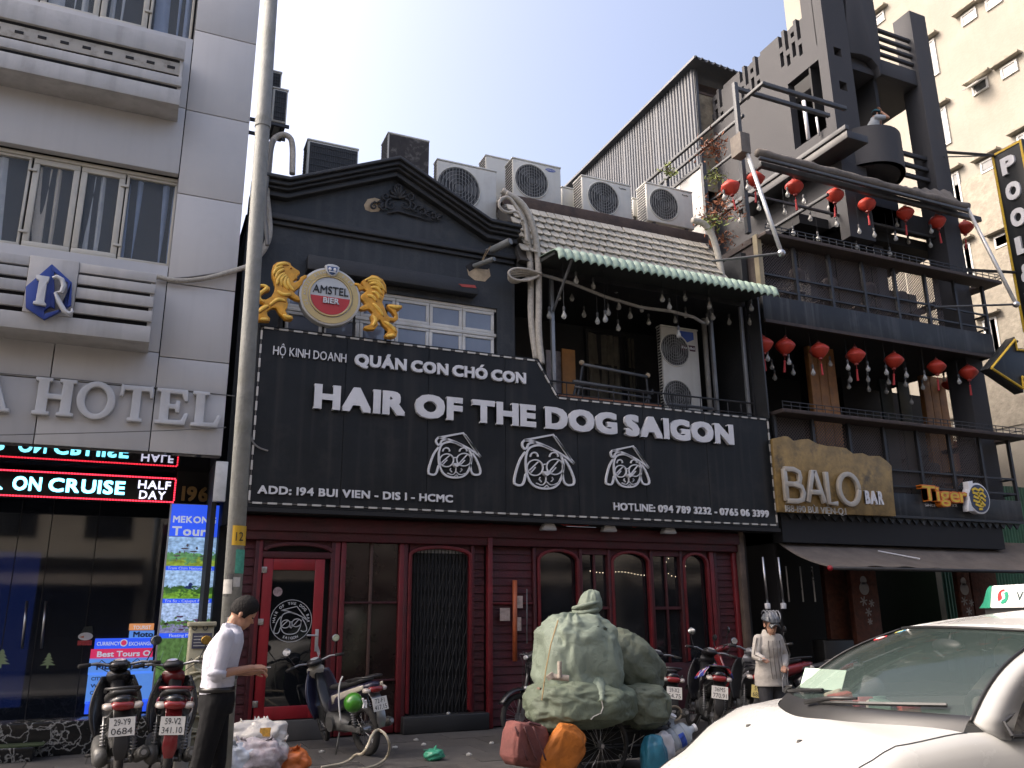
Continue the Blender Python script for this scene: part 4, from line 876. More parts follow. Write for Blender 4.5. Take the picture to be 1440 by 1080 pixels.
# the tile roofed house between the pediment and the lantern building
m_tile = M('scallop_tile', (.40, .37, .31), .7, var=.25, scale=6, bump=.3, dirt=(.14, .13, .11), dirt_amt=.5, dscale=4, rand=.14)
m_tiledk = M('tile_gap', (.06, .055, .05), .9)
m_woodbr = M('weathered_ridge', (.06, .04, .032), .8, var=.4, scale=5, bump=.3, dirt=(.02, .015, .015))
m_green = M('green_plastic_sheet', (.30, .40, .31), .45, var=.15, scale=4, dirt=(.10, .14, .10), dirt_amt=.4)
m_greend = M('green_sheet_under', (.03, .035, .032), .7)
m_iron = M('dark_iron', (.035, .036, .038), .5, var=.3, metal=.2, dirt=(.08, .06, .05), dirt_amt=.3)
m_greyiron = M('grey_iron', (.13, .135, .14), .5, var=.25, metal=.3, dirt=(.08, .07, .06))
th = thing('tile_roof_house', 'narrow house with a pale scalloped tile roof over a dark balcony', 'building', (7.5, .5, 0))
tx0, tx1 = 5.22, atY(1010, 350, .5).x
Yt0, zt0_, Yt1, zt1_ = .12, 7.2, .85, 8.52
MB().prism([(tx0, Yt0 + .03, zt0_ - .1), (tx0, Yt1 + .05, zt1_ - .02), (tx0, Yt1 + .3, zt1_ - .05), (tx0, Yt0 + .4, zt0_ - .1)], (tx1 - tx0, 0, 0)).build('roof_deck', m_tiledk, th)
MB().box(tx0, tx1 + .1, Yt1 + .3, 8, 8.0, 8.3).build('flat_roof', m_tiledk, th)
MB().box(tx0, tx1 + .05, Yt1 - .02, Yt1 + .32, zt1_ - .1, zt1_ + .13).build('ridge_board', m_woodbr, th, bevel=.015)
mb = MB()
for i, (zz_, yy) in enumerate(((zt1_ - .13, Yt1 - .06), (zt1_ - .18, Yt1 - .09), (zt1_ - .23, Yt1 - .12))):
 mb.tube([(tx0 + (tx1 - tx0) * q / 12, yy + .01 * sin(q * 2 + i), zz_ + .012 * sin(q * 1.7 + i * 2)) for q in range(13)], .014, 5)
mb.build('roof_cables', M('grey_cable', (.25, .25, .24), .6), th)
sl = Vector((0, Yt1 - Yt0, zt1_ - zt0_)); slL = sl.length; sl.normalize(); nrm = Vector((0, -sl.z, sl.y))
tw, tstep = .155, .185
mt_ = MB(); secs = []
pts = [(-tw / 2 + .008, .23), (-tw / 2 + .007, .10), (-tw * .42, .05), (-tw * .25, .012), (0, -.006), (tw * .25, .012), (tw * .42, .05), (tw / 2 - .007, .10), (tw / 2 - .008, .23)]
top_ = [Vector((x, 0, 0)) + sl * y + nrm * (.045 + .035 * (1 - (2 * x / tw) ** 2) - .12 * max(0, y - .02)) for x, y in pts]; bot_ = [p - nrm * .022 for p in top_]
n_ = len(pts); mt_.add(top_ + bot_, [list(range(n_)), list(range(2 * n_ - 1, n_ - 1, -1))] + [(i, i + n_, (i + 1) % n_ + n_, (i + 1) % n_) for i in range(n_)])
tile_me = mt_.mesh('roof_tile', m_tile)
nr = int((slL - .2) / tstep); nc = int((tx1 - tx0) / tw); cnt = 0; rest = MB()
for r in range(nr):
 for c_ in range(nc):
  x = tx0 + tw * (c_ + .5 + (.5 if r % 2 else 0));
  if x > tx1 - tw / 2: continue
  p = Vector((x, Yt0, zt0_)) + sl * (r * tstep) + nrm * random.uniform(0, .006)
  Rm = Matrix.Translation(p) @ Matrix.Rotation(random.uniform(-.05, .05), 4, nrm)
  if r >= nr - 10 and cnt < 300: piece(tile_me, 'roof_tile', th, Rm); cnt += 1
  else: rest.add([Rm @ v.co for v in tile_me.vertices], [list(p_.vertices) for p_ in tile_me.polygons])
rest.build('roof_tile_field', m_tile, th, kind='stuff')
ga = thing('green_awning', 'pale green corrugated plastic awning under the tile roof', 'awning', (8, 0, 7.2))
gx0_, gx1_ = 5.52, atY(1094, 406, -.6).x;
def gfn(u, v):
 x = gx0_ + (gx1_ - gx0_) * u; k = abs(sin(u * pi * 31)) * .04
 prof = [(.32, 7.2), (-.3, 7.10), (-.48, 7.06), (-.58, 6.99), (-.63, 6.83)]
 q = v * 4; i = min(3, int(q)); f = q - i; y = prof[i][0] + (prof[i + 1][0] - prof[i][0]) * f; z = prof[i][1] + (prof[i + 1][1] - prof[i][1]) * f
 return (x, y - k * (.3 if v < .5 else .9), z + k)
mb = MB(); mb.grid(gfn, 372, 12)
o = mb.build('awning_sheet', m_green, ga, solid=.008, smooth=True)
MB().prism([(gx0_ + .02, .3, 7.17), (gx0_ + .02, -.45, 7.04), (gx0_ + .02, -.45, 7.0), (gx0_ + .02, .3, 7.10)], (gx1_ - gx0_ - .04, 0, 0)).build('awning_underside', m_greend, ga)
MB().tube([(gx0_ + .35, .3, 6.35), (gx0_ + .35, -.45, 7.02)], .025, 6).build('bracket', m_greyiron, ga)
zfl = 4.72; bz1 = 7.15; Yb = 2.4
mb = MB(); mb.box(5.22, 9.95, .3, Yb, zfl - .25, zfl); mb.box(5.22, 9.95, Yb, Yb + .2, zfl, 8); mb.box(5.22, 9.95, .3, Yb, 7.0, 7.2); mb.box(9.86, 9.98, .3, 8, zfl, 8.1); mb.box(5.2, 5.32, .62, Yb, zfl, 8)
mb.build('balcony_wall', m_blk2, th)
def q2(px, py, Y): v = atY(px, py, Y); return v.x, v.z
(a, t_), (b, bt) = q2(822, 462, Yb - .03), q2(898, 560, Yb - .03)
w_ = MB(); w_.box(a, b, Yb - .06, Yb - .002, t_ - .06, t_); w_.box(a, a + .06, Yb - .06, Yb - .002, zfl, t_ - .06); w_.box(b - .06, b, Yb - .06, Yb - .002, zfl, t_ - .06); w_.box((a + b) / 2 + .3, (a + b) / 2 + .36, Yb - .06, Yb - .002, zfl, t_ - .06); w_.box(a + .06, b - .06, Yb - .05, Yb - .01, t_ - .75, t_ - .70)
wo_ = w_.build('window', m_iron, th, bevel=.006)
curtain(a + .06, (a + b) / 2 + .28, zfl, t_ - .08, Yb - .03, M('sheer_curtain', (.16, .15, .12), .9, var=.3, scale=5), wo_); curtain((a + b) / 2 + .38, b - .07, zfl, t_ - .08, Yb - .03, MATS['sheer_curtain'], wo_)
(a, t_), (b, bt) = q2(790, 490, 1.5), q2(810, 545, 1.5); MB().box(a, b, 1.5, 1.54, zfl, t_).build('orange_board', M('orange_board', (.38, .17, .04), .6, var=.3), th)
(a, t_), (b, bt) = q2(768, 492, 1.6), q2(790, 545, 1.6); MB().box(a, b, 1.6, 1.64, zfl, t_).build('pale_board', M('pale_board', (.30, .28, .3), .7, var=.4, scale=6), th)
MB().box(q2(785, 550, .5)[0], q2(925, 560, .5)[0], .4, 1.2, zfl, zfl + .26).build('terracotta_curb', M('terracotta', (.25, .11, .06), .8, var=.3), th, bevel=.01)
pm = M('galvanised_post', (.28, .29, .3), .4, metal=.5, var=.2)
for px, p0, p1 in ((776, 405, 545), (998, 430, 580), (1041, 430, 582)):
 a = atY(px, p0, .35); b = atY(px, p1, .35); MB().box(a.x - .03, a.x + .03, .33, .39, zfl, 7.15).build('balcony_post', pm if px != 998 else m_greyiron, th, bevel=.004)
rl = thing('balcony_railing', 'thin black railing along the balcony above the black sign', 'railing', (8, .3, zfl))
for z_, r_ in ((zfl + .42, .016), (zfl + .22, .010)): MB().tube([(5.75, .28, z_), (9.85, .28, z_)], r_, 6).build('rail', m_iron, rl)
for i in range(15): MB().tube([(5.78 + i * .29, .28, zT2 - .02), (5.78 + i * .29, .28, zfl + .42)], .008, 5).build('baluster', m_iron, rl)
bn = thing('folded_bench', 'folded grey steel bench frame standing on the balcony behind the railing', 'bench', (7.2, .5, zfl))
for a, b, r_ in (((818, 512), (910, 530), .03), ((806, 536), (918, 553), .03), ((808, 544), (915, 560), .02)):
 A = atY(*a, .6); B = atY(*b, .6); MB().tube([A, B], r_, 8).build('slat', m_greyiron, bn, smooth=True)
for a, b in (((820, 508), (812, 560)), ((812, 534), (806, 560)), ((908, 526), (913, 572)), ((918, 548), (900, 580))): MB().tube([atY(*a, .62), atY(*b, .62)], .022, 6).build('leg', m_iron, bn)
MB().ball(tuple(atY(818, 510, .6)), .045).build('end_cap', m_patch, bn); MB().ball(tuple(atY(911, 528, .6)), .045).build('end_cap', m_patch, bn)
mb = MB(); mb.tube([atY(x, y, .2) for x, y in ((757, 385), (800, 397), (850, 417), (900, 432), (945, 438), (975, 446), (990, 455))], .03, 7); tag(mb.build('sagging_hose', M('white_hose', (.28, .27, .25), .6, var=.3), None, smooth=True), 'insulated hose sagging under the green awning', 'hose')
MB().box(9.9, 9.93, -.0, .3, zT2, 7.1).build('side_board', m_iron, th)
MB().tube([(9.35, .9, zfl), (9.35, .9, 6.9)], .05, 8).build('down_pipe', M('white_hose', (.3, .3, .3)), th, smooth=True)
# air conditioners
m_ac = M('condenser_cream', (.56, .55, .50), .5, var=.06, dirt=(.32, .29, .24), dirt_amt=.3, streak=.2)
m_acd = M('condenser_dark', (.02, .02, .02), .6, var=.3)
m_fan = M('fan_blade', (.07, .07, .068), .5)
m_acb = M('condenser_burnt', (.035, .03, .028), .8, var=.4, scale=8, dirt=(.3, .28, .25), dirt_amt=.5, dscale=6)
m_blue = M('logo_blue', (.02, .06, .3), .4, var=0)
def condenser(lab, x0, x1, ztop_, Y, h, d=.36, style='fan', fanr=None, fanx=.38, logo=None, group='condensers on the roofs', grille_ring=True, fans=1):
 w_ = x1 - x0; z0 = ztop_ - h
 t = thing('air_conditioner', lab, 'air conditioner', ((x0 + x1) / 2, Y + d / 2, z0), group=group)
 body = MB().box(x0, x1, Y, Y + d, z0, ztop_ - .02).build('casing', m_ac, t, bevel=.018, seg=2)
 MB().box(x0 - .008, x1 + .008, Y - .008, Y + d + .008, ztop_ - .02, ztop_ + .012).build('lid', m_ac, t, bevel=.008)
 mb = MB(); n = int(h / .055)
 for i in range(n): mb.box(x0 - .006, x0 + .003, Y + .04, Y + d - .03, z0 + .03 + i * .055, z0 + .062 + i * .055)
 mb.build('side_louvre', m_acd, t)
 if style in ('fan',):
  for k in range(fans):
   R_ = fanr or min(h / fans, w_) * .40; cx_ = x0 + w_ * fanx; cz_ = z0 + h * ((k + .5) / fans)
   mt = Matrix.Translation((cx_, Y, cz_)) @ Matrix.Rotation(pi / 2, 4, 'X')
   MB().lathe([(.001, .0), (R_, .0), (R_, .004), (.001, .004)], mt, 28).build('fan_opening', m_acd, t)
   MB().torus((cx_, Y - .006, cz_), R_ + .012, .014, 'y', 32, 6).build('fan_ring', m_ac, t, smooth=True)
   mb = MB()
   for i in range(3):
    a = 2 * pi * i / 3 + k; mb.prism([(cx_ + R_ * .15 * cos(a), Y - .006, cz_ + R_ * .15 * sin(a)), (cx_ + R_ * .85 * cos(a - .35), Y - .012, cz_ + R_ * .85 * sin(a - .35)), (cx_ + R_ * .9 * cos(a + .2), Y - .006, cz_ + R_ * .9 * sin(a + .2)), (cx_ + R_ * .8 * cos(a + .6), Y - .004, cz_ + R_ * .8 * sin(a + .6))], (0, .002, 0))
   mb.lathe([(.001, .014), (R_ * .16, .014), (R_ * .2, .006), (R_ * .2, .004)], mt, 14); mb.build('fan_blades', m_fan, t)
   mb = MB()
   for q in (.28, .46, .64, .82, .96): mb.torus((cx_, Y - .018, cz_), R_ * q, .0035, 'y', 28, 4)
   nb = 13
   for i in range(-6, 7):
    dx = R_ * i / 6.6; hh_ = sqrt(max(R_ * R_ - dx * dx, 0)); mb.box(cx_ + dx - .003, cx_ + dx + .003, Y - .022, Y - .016, cz_ - hh_, cz_ + hh_)
   mb.build('fan_guard', M('guard_grey', (.25, .25, .24), .5), t)
 if style == 'coil':
  a = x0 + .04;
  MB().box(a, x1 - .02, Y - .004, Y + .002, z0 + .03, ztop_ - .05).build('coil_face', m_acd, t)
  mb = MB(); k = a + .02
  while k < x1 - .03: mb.box(k, k + .006, Y - .014, Y - .004, z0 + .03, ztop_ - .05); k += .035
  for i in range(1, 7): mb.box(a, x1 - .02, Y - .018, Y - .013, z0 + h * i / 7, z0 + h * i / 7 + .008)
  mb.build('coil_guard', M('guard_dark', (.05, .05, .05), .5), t)
 if style == 'burnt': MB().box(x0 + w_ * .03, x1 - .004, Y - .006, Y + .002, z0, ztop_ - .03).build('burnt_face', m_acb, t)
 if logo:
  tx, lx, lw, lh, mt_ = logo; mb = MB(); v, f = text_geo(tx, lw, lh, .004, .012); mb.add(v, f, plane_m(x0 + w_ * lx, Y - .001, ztop_ - .12));
  if tx == 'SAMSUNG':
   MB().add(*(lambda q: (q[0], q[1]))((lambda: ([Vector((lw * .62 * cos(2 * pi * i / 24), lh * .95 * sin(2 * pi * i / 24) + lh * .5, .0025)) for i in range(24)], [list(range(24))]))()), mat=plane_m(x0 + w_ * lx, Y - .001, ztop_ - .12)).build('badge', m_blue, t)
   mb.build('lettering', m_white, t)
  else: mb.build('lettering', mt_, t)
 for sx in (.15, .85): MB().box(x0 + w_ * sx - .03, x0 + w_ * sx + .03, Y + .02, Y + d - .02, z0 - .06, z0).build('foot', m_acd, t)
 return t
def acp(px0, px1, pyt, Y): a = atY(px0, pyt, Y); b = atY(px1, pyt, Y); return a.x, b.x, a.z
RY = 1.15
x0_, x1_, z_ = acp(433, 505, 195, RY); condenser('dark grilled condenser at the left end above the pediment', x0_, x1_, z_, RY, .8, style='coil')
x0_, x1_, z_ = acp(546, 604, 188, RY); condenser('scorched black condenser with a white side behind the pediment peak', x0_ - .0, x1_, z_ + .03, RY, .95, d=.45, style='burnt')
x0_, x1_, z_ = acp(615, 698, 223, RY); condenser('large cream condenser with round fan right of the pediment peak', x0_, x1_, z_, RY, .98, fanx=.36, d=.2)
x0_, x1_, z_ = acp(690, 716, 219, RY + .7); condenser('narrow cream condenser half hidden behind the blue badged one', x0_ - .1, x1_, z_, RY + .7, 1.1, style='plain')
x0_, x1_, z_ = acp(721, 788, 221, RY); condenser('square cream condenser with a blue oval badge', x0_, x1_, z_, RY, .82, fanx=.38, logo=('SAMSUNG', .78, .17, .035, m_white))
x0_, x1_, z_ = acp(790, 802, 262, RY + .5); condenser('small low condenser half hidden left of the third roof fan unit', x0_, x1_ + .1, z_, RY + .5, .5, style='plain')
x0_, x1_, z_ = acp(818, 886, 246, RY); condenser('wide cream condenser with a big round fan above the tile roof', x0_, x1_, z_, RY, .80, fanx=.42, fanr=.33, logo=('Toshiba', .82, .16, .035, M('grey_ink', (.05, .05, .05), .5)))
x0_, x1_, z_ = acp(890, 897, 278, RY + .5); condenser('sliver of a low condenser between the two right roof units', x0_, x1_ + .1, z_, RY + .5, .4, style='plain')
x0_, x1_, z_ = acp(908, 972, 256, RY); condenser('rightmost cream roof condenser beside the white panels', x0_, x1_, z_, RY, .82, fanx=.36, logo=('Funiki', .84, .14, .035, MATS['grey_ink']))
Yd = .85; a = atY(929, 457, Yd); b = atY(988, 570, Yd)
t = condenser('tall cream double fan condenser standing on the balcony', a.x, b.x, a.z, Yd, a.z - zfl - .12, d=.16, fans=2, fanx=.34, fanr=.30)
mb = MB(); v, f = text_geo('Funiki', .28, .05, .004, .02); mb.add(v, f, plane_m(b.x - .24, Yd - .012, a.z - .4)); mb.build('lettering', m_white, t)
MB().box(b.x - .4, b.x - .08, Yd - .01, Yd - .002, a.z - .43, a.z - .32).build('badge_plate', M('badge_maroon', (.07, .02, .03), .5), t)
c5 = a; MB().prism([(b.x - .40, Yd - .01, a.z - .06), (b.x - .1, Yd - .01, a.z - .06), (b.x - .1, Yd - .01, a.z - .2), (b.x - .25, Yd - .01, a.z - .27), (b.x - .40, Yd - .01, a.z - .2)], (0, .005, 0)).build('warranty_sticker', m_blue, t)
rk = thing('condenser_rack', 'white railing rack in front of the double condenser with a small blue plate', 'rack', (a.x, .6, zfl))
for z_ in (zfl + .18, zfl + .34): MB().tube([(a.x - .1, .6, z_), (b.x + .15, .6, z_)], .022, 6).build('rail', m_greyiron, rk)
MB().box(b.x - .35, b.x + .0, .56, .575, zfl + .0, zfl + .16).build('blue_plate', M('street_blue', (.02, .13, .28), .4), rk)
mb = MB(); v, f = text_geo('64', .1, .06, .003, .01); mb.add(v, f, plane_m(b.x - .18, .56, zfl + .05)); mb.build('number', m_white, rk)
for (px0, px1, py, hh_, lab) in ((384, 406, 122, .62, 'lower condenser fixed to the hotel side wall beside the pole'), (380, 397, 98, .42, 'upper condenser fixed to the hotel side wall beside the pole')):
 Y_ = 1.0 if hh_ > .5 else 1.6; a = atY(px0, py, Y_); b = atY(px1, py, Y_)
 condenser(lab, a.x, b.x, a.z, Y_, hh_, d=.5, style='coil', group=None)
a = atY(380, 172, 1.0); wbk = thing('wall_bracket', 'iron bracket carrying the condenser on the hotel side wall', 'bracket', tuple(a))
for y_ in (1.0, 1.4): MB().box(HX - .02, a.x + .3, y_, y_ + .04, a.z - .03, a.z + .02).build('arm', m_iron, wbk)
# hoses and cable bundles
m_hose = M('wrapped_hose', (.40, .37, .32), .75, var=.25, scale=20, bump=.5, bscale=60, dirt=(.18, .16, .13))
m_cab = M('grey_cables', (.16, .155, .145), .7, var=.3)
def cable(lab, pts, r, mt, cat='hose', nm='wrapped_hose', n=8):
 P = smooth([tuple(v) for v in []], 0) if False else None
 Q = [Vector(p) for p in pts]
 for _ in range(2):
  q = [Q[0]]
  for a, b in zip(Q, Q[1:]): q += [a * .75 + b * .25, a * .25 + b * .75]
  q.append(Q[-1]); Q = q
 mb = MB(); mb.tube(Q, r, n); return tag(mb.build(nm, mt, None, smooth=True), lab, cat)
A_ = lambda L_, Y: [atY(x, y, Y) for x, y in L_]
cable('pale wrapped hose bending over from the condenser and down the hotel edge', A_([(411, 245), (412, 200), (405, 190), (392, 189), (381, 200), (378, 240), (374, 270), (378, 300), (380, 330), (372, 350), (362, 362)], .25), .045, m_hose)
cable('grey cable bundle crossing the hotel wall to the pole', A_([(217, 388), (250, 396), (290, 392), (325, 382), (350, 374)], -.08), .035, m_hose, 'cable', 'cable_bundle')
cable('thin dark wire under the crossing cable bundle', A_([(219, 392), (260, 391), (300, 385), (345, 378)], -.03), .012, m_cab, 'wire', 'wire')
cable('dark cable hanging down behind the pole', A_([(384, 196), (377, 240), (371, 290), (375, 330), (376, 345)], .1), .03, m_cab, 'cable', 'cable')
for i, (L_, r_, Y_, lb_) in enumerate((([(706, 268), (722, 278), (735, 300), (744, 340), (747, 400), (746, 450), (754, 505)], .055, .2, 'pale thick hose dropping from the roof corner beside the tiles'), ([(712, 272), (735, 285), (750, 315), (757, 360), (758, 420), (757, 470), (762, 512)], .055, .12, 'right hand pale hose dropping from the roof to the sign notch'), ([(700, 285), (712, 275), (722, 284), (738, 312), (741, 340)], .03, .05, 'short pale hose looping at the pediment corner'), ([(705, 278), (700, 290), (712, 300), (728, 296), (735, 310)], .025, 0, 'thin looped hose at the pediment corner'))):
 cable(lb_, A_(L_, Y_), r_, m_hose)
for k in range(4): cable(('upper', 'second', 'third', 'lowest')[k] + ' loop of the pale hose tangle beside the green awning', A_([(762 - k, 385 + 2 * k), (740, 378 + 3 * k), (722, 377 + 4 * k), (713, 384 + 2 * k), (722, 394 + k * 2), (745, 395 - k * 2), (758, 388)], .05 + .04 * k), .022, m_hose)
cable('pale curved duct at the right end of the tile roof', A_([(974, 310), (988, 312), (1000, 326), (1008, 350), (1013, 375), (1016, 392)], .35), .06, m_hose, 'duct', 'duct')
cable('frayed wire ends hanging over the left edge of the black sign', A_([(346, 595), (352, 612), (355, 622), (364, 630), (377, 634)], -.05), .012, m_cab, 'wire', 'wire')
cable('thin wire drooping across the hotel sign to the pole', A_([(-20, 612), (120, 609), (250, 605), (318, 601)], -.15), .006, m_cab, 'wire', 'wire')
cable('thin wire above the hotel letters', A_([(-20, 523), (120, 535), (260, 549), (330, 557)], -.02), .006, m_cab, 'wire', 'wire')
# the terraced bar building with lanterns
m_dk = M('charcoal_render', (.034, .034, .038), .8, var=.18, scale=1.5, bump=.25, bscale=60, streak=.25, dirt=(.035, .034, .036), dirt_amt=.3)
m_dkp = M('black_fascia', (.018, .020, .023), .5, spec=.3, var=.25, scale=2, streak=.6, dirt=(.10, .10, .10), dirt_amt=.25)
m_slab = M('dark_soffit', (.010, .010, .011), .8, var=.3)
m_owood = M('orange_timber', (.26, .115, .035), .6, var=.3, scale=5, bump=.3, dirt=(.10, .05, .02), dirt_amt=.4)
m_rail = M('rail_black_iron', (.022, .022, .024), .5, var=.3, metal=.1, dirt=(.06, .05, .045), dirt_amt=.3)
m_woodrail = M('worn_wood_rail', (.045, .032, .028), .75, var=.4, scale=10, bump=.3)
bl = thing('terrace_bar_building', 'charcoal terraced bar building with balconies, curved stair tower and railings', 'building', (13, 1, 0))
BX0, BX1 = 10.02, 16.12
z1b, z1t = zz(1350, 729), zz(1350, 699)
z2b = (zz(1071, 450) + zz(1397, 500)) / 2; z2t = (zz(1073, 415) + zz(1390, 468.5)) / 2
z3s = (zz(1061, 326) + zz(1391, 401)) / 2; z1s = (zz(1081, 576) + zz(1433, 613)) / 2
z3b = zz(1250, 300)
mb = MB()
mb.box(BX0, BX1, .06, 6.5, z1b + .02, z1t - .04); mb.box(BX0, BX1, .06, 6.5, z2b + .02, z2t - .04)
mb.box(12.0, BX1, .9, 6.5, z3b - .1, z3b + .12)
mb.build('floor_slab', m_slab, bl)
MB().box(BX0, BX1, 4.2, 4.4, 0, z3b + .1).box(BX0, BX0 + .12, .9, 4.2, z1t, z2b + .02).box(BX0, BX0 + .12, 1.2, 4.2, z2t, z3b + .1).build('wall', M('inner_black', (.012, .012, .013), .8, var=.3), bl)
MB().box(BX0, BX1, 0, .055, z1b, z1t).build('fascia', m_dkp, bl, bevel=.008); MB().box(BX1 - .05, BX1 + .005, .056, 3.5, z1b, z1t).build('fascia', m_dkp, bl)
MB().box(BX0, BX1 + .02, -.04, .02 - .022, z1b - .05, z1b - .003).build('fascia_trim', m_rail, bl)
MB().box(BX0, BX1, 0, .055, z2b, z2t).build('fascia', m_dkp, bl, bevel=.008); MB().box(BX1 - .05, BX1 + .005, .056, 3.5, z2b, z2t).build('fascia', m_dkp, bl)
MB().box(BX0 - .02, BX1 + .03, -.05, -.003, z2b - .06, z2b + .0).build('fascia_trim', m_woodrail, bl)
def terrace_rail(zf, zs, nm_label):
 t = thing('terrace_railing', nm_label, 'railing', (13, 0, zf), group=None)
 MB().box(BX0, BX1 + .25, -.25, .12, zs - .10, zs - .03).build('shelf', m_woodrail, t, bevel=.01)
 MB().box(BX1 - .05, BX1 + .25, .121, 3.4, zs - .10, zs - .03).build('shelf', m_woodrail, t, bevel=.01)
 mb = MB()
 for z_ in (zs + .02, zs + .09):
  mb.box(BX0, BX1 + .25, -.25, -.235, z_, z_ + .012); mb.box(BX1 + .235, BX1 + .25, -.235, 1.6, z_, z_ + .012)
 n = 34
 for i in range(n): x = BX0 + (BX1 + .25 - BX0) * i / (n - 1); mb.box(x, x + .01, -.249, -.238, zs - .03, zs + .1)
 mb.build('shelf_guard', m_rail, t)
 for i in range(8):
  x = BX0 + .03 + (BX1 - BX0 - .06) * i / 7; MB().box(x - .03, x + .03, .01, .07, zf, zs - .103).build('post', m_rail, t)
 for z_ in (zf + .12, zf + .42): MB().box(BX0 + .06, BX1 - .06, .02, .055, z_, z_ + .035).build('rail', m_rail, t)
 for i in range(3): MB().box(BX1 - .06, BX1, .6 + i * 1.2, .66 + i * 1.2, zf, zs - .103).build('post', m_rail, t)
 for z_ in (zf + .12, zf + .42): MB().box(BX1 - .05, BX1 - .015, .07, 3.4, z_, z_ + .035).build('rail', m_rail, t)
 return t
t1 = terrace_rail(z1t, z1s, 'dark railing with a drinks shelf above the BALO and tiger signs')
t2 = terrace_rail(z2t, z3s, 'dark railing with a drinks shelf below the upper lantern row')
m_mesh = M('wire_mesh', (.07, .055, .05), .7, var=.2)
def _meshmat():
 t = m_mesh.node_tree; N = t.nodes; L = t.links; b = N['Principled BSDF']; tc = N.new('ShaderNodeTexCoord')
 outs = []
 for rot in (radians(45), radians(-45)):
  mp = N.new('ShaderNodeMapping'); mp.inputs['Rotation'].default_value = (0, rot, 0); L.new(tc.outputs['Object'], mp.inputs[0])
  wv = N.new('ShaderNodeTexWave'); wv.bands_direction = 'X'; wv.inputs['Scale'].default_value = 7; wv.inputs['Distortion'].default_value = 0; L.new(mp.outputs[0], wv.inputs[0])
  r = N.new('ShaderNodeMath'); r.operation = 'GREATER_THAN'; r.inputs[1].default_value = .80; L.new(wv.outputs['Fac'], r.inputs[0]); outs.append(r)
 mx = N.new('ShaderNodeMath'); mx.operation = 'MAXIMUM'; L.new(outs[0].outputs[0], mx.inputs[0]); L.new(outs[1].outputs[0], mx.inputs[1]); L.new(mx.outputs[0], b.inputs['Alpha'])
_meshmat()
for i in range(5):
 xa_ = BX0 + .1 + i * .95; MB().box(xa_, xa_ + .92, .085, .09, z2t + .02, z3s - .11).build('mesh_panel', m_mesh, t2)
for i in range(7):
 xa_ = BX0 + .1 + i * .85
 if i < 6: MB().box(xa_, xa_ + .82, .085, .09, z1t + .02, z1s - .11).build('mesh_panel', m_mesh, t1)
MB().box(BX0 - .02, BX0 + .08, -.02, .1, z2t, z3s).build('corner_post', M('pale_post', (.24, .20, .13), .7, var=.3), t2)
MB().box(BX0 - .03, BX0 + .05, .12, 2.2, z3s - .14, z3s - .02).build('side_rail', m_woodrail, t2); MB().box(BX0, BX0 + .04, .12, 1.2, z2t, z3s - .15).build('side_board', m_woodrail, t2)
m_chair = M('dark_chair', (.05, .035, .03), .6, var=.2)
def bar_chair(x, y, zf, lab, rz=0):
 t = thing('bar_chair', lab, 'chair', (x, y, zf), rz, group='chairs on the terraces')
 MB().box(-.2, .2, -.2, .2, .44, .48).build('seat', m_chair, t, world=False, bevel=.01)
 mb = MB(); mb.grid(lambda u, v: (.2 * sin((u - .5) * 2.6), .2 + .1 * cos((u - .5) * 2.6), .62 + .3 * v * (1 - .25 * (2 * u - 1) ** 2)), 10, 3); mb.build('backrest', m_chair, t, world=False, solid=.02, smooth=True)
 for sx in (-1, 1):
  for sy in (-1, 1): MB().tube([(sx * .17, sy * .17, .44), (sx * .2, sy * .2, 0)], .015, 6).build('leg', m_rail, t, world=False)
for i, (px, lb_) in enumerate(((1112, 'first'), (1162, 'second'), (1210, 'third'), (1258, 'fourth'))):
 v = atY(px, 390, .7); bar_chair(v.x, .75 + .1 * (i % 2), z2t, '%s dark round backed chair from the left behind the upper mesh railing' % lb_, pi)
def bar_table(x, y, zf, lab):
 t = thing('bar_table', lab, 'table', (x, y, zf)); MB().lathe([(.001, .72), (.42, .72), (.42, .76), (.001, .76)], n=24).build('table_top', m_chair, t, world=False); MB().lathe([(.035, .02), (.035, .72)]).build('pedestal', m_rail, t, world=False); MB().lathe([(.001, 0), (.22, 0), (.2, .03), (.001, .04)]).build('foot', m_rail, t, world=False)
v = atY(1340, 650, 1.4); bar_table(v.x, 1.4, z1t, 'round table on the lower terrace near the right column')
for k, (px, yy) in enumerate(((1320, 1.2), (1372, 1.9))):
 v = atY(px, 650, yy); bar_chair(v.x, yy, z1t, ('dark chair left of the round lower terrace table', 'dark chair right of the round lower terrace table')[k], pi / 2)
MB().box(BX1 - .52, BX1 + .0, .32, .82, z1t - .03, 15.4).build('column', m_dk, bl, bevel=.01)
for (px0, px1, y_) in ((1143, 1180, .9), (1300, 1332, 1.6)):
 a = atY(px0, 560, y_); b = atY(px1, 560, y_);
 for k in range(3): w3 = (b.x - a.x) / 3; MB().box(a.x + k * w3 + .006, a.x + (k + 1) * w3 - .006, y_, y_ + .12, z1t, z2b).build('timber_board', m_owood, bl, bevel=.006)
MB().box(12.4, 12.8, 1.4, 1.8, z1t, z2b).build('inner_column', m_slab, bl); MB().box(14.2, 14.5, 2.4, 2.7, z1t, z2b).build('inner_column', m_slab, bl)
MB().box(10.1, atY(1305, 600, 3).x, 3, 3.1, z1t, z2b).build('inner_wall', m_slab, bl); MB().box(10.1, atY(1290, 430, 3).x, 3, 3.1, z2t, z3b - .1).build('inner_wall', m_slab, bl)
for px, y_ in ((1240, 2.2), (1265, 2.2)): v = atY(px, 560, y_); MB().box(v.x, v.x + .35, y_, y_ + .05, z1t, z2b).build('shutter_panel', M('teal_shutter', (.03, .045, .05), .6), bl)
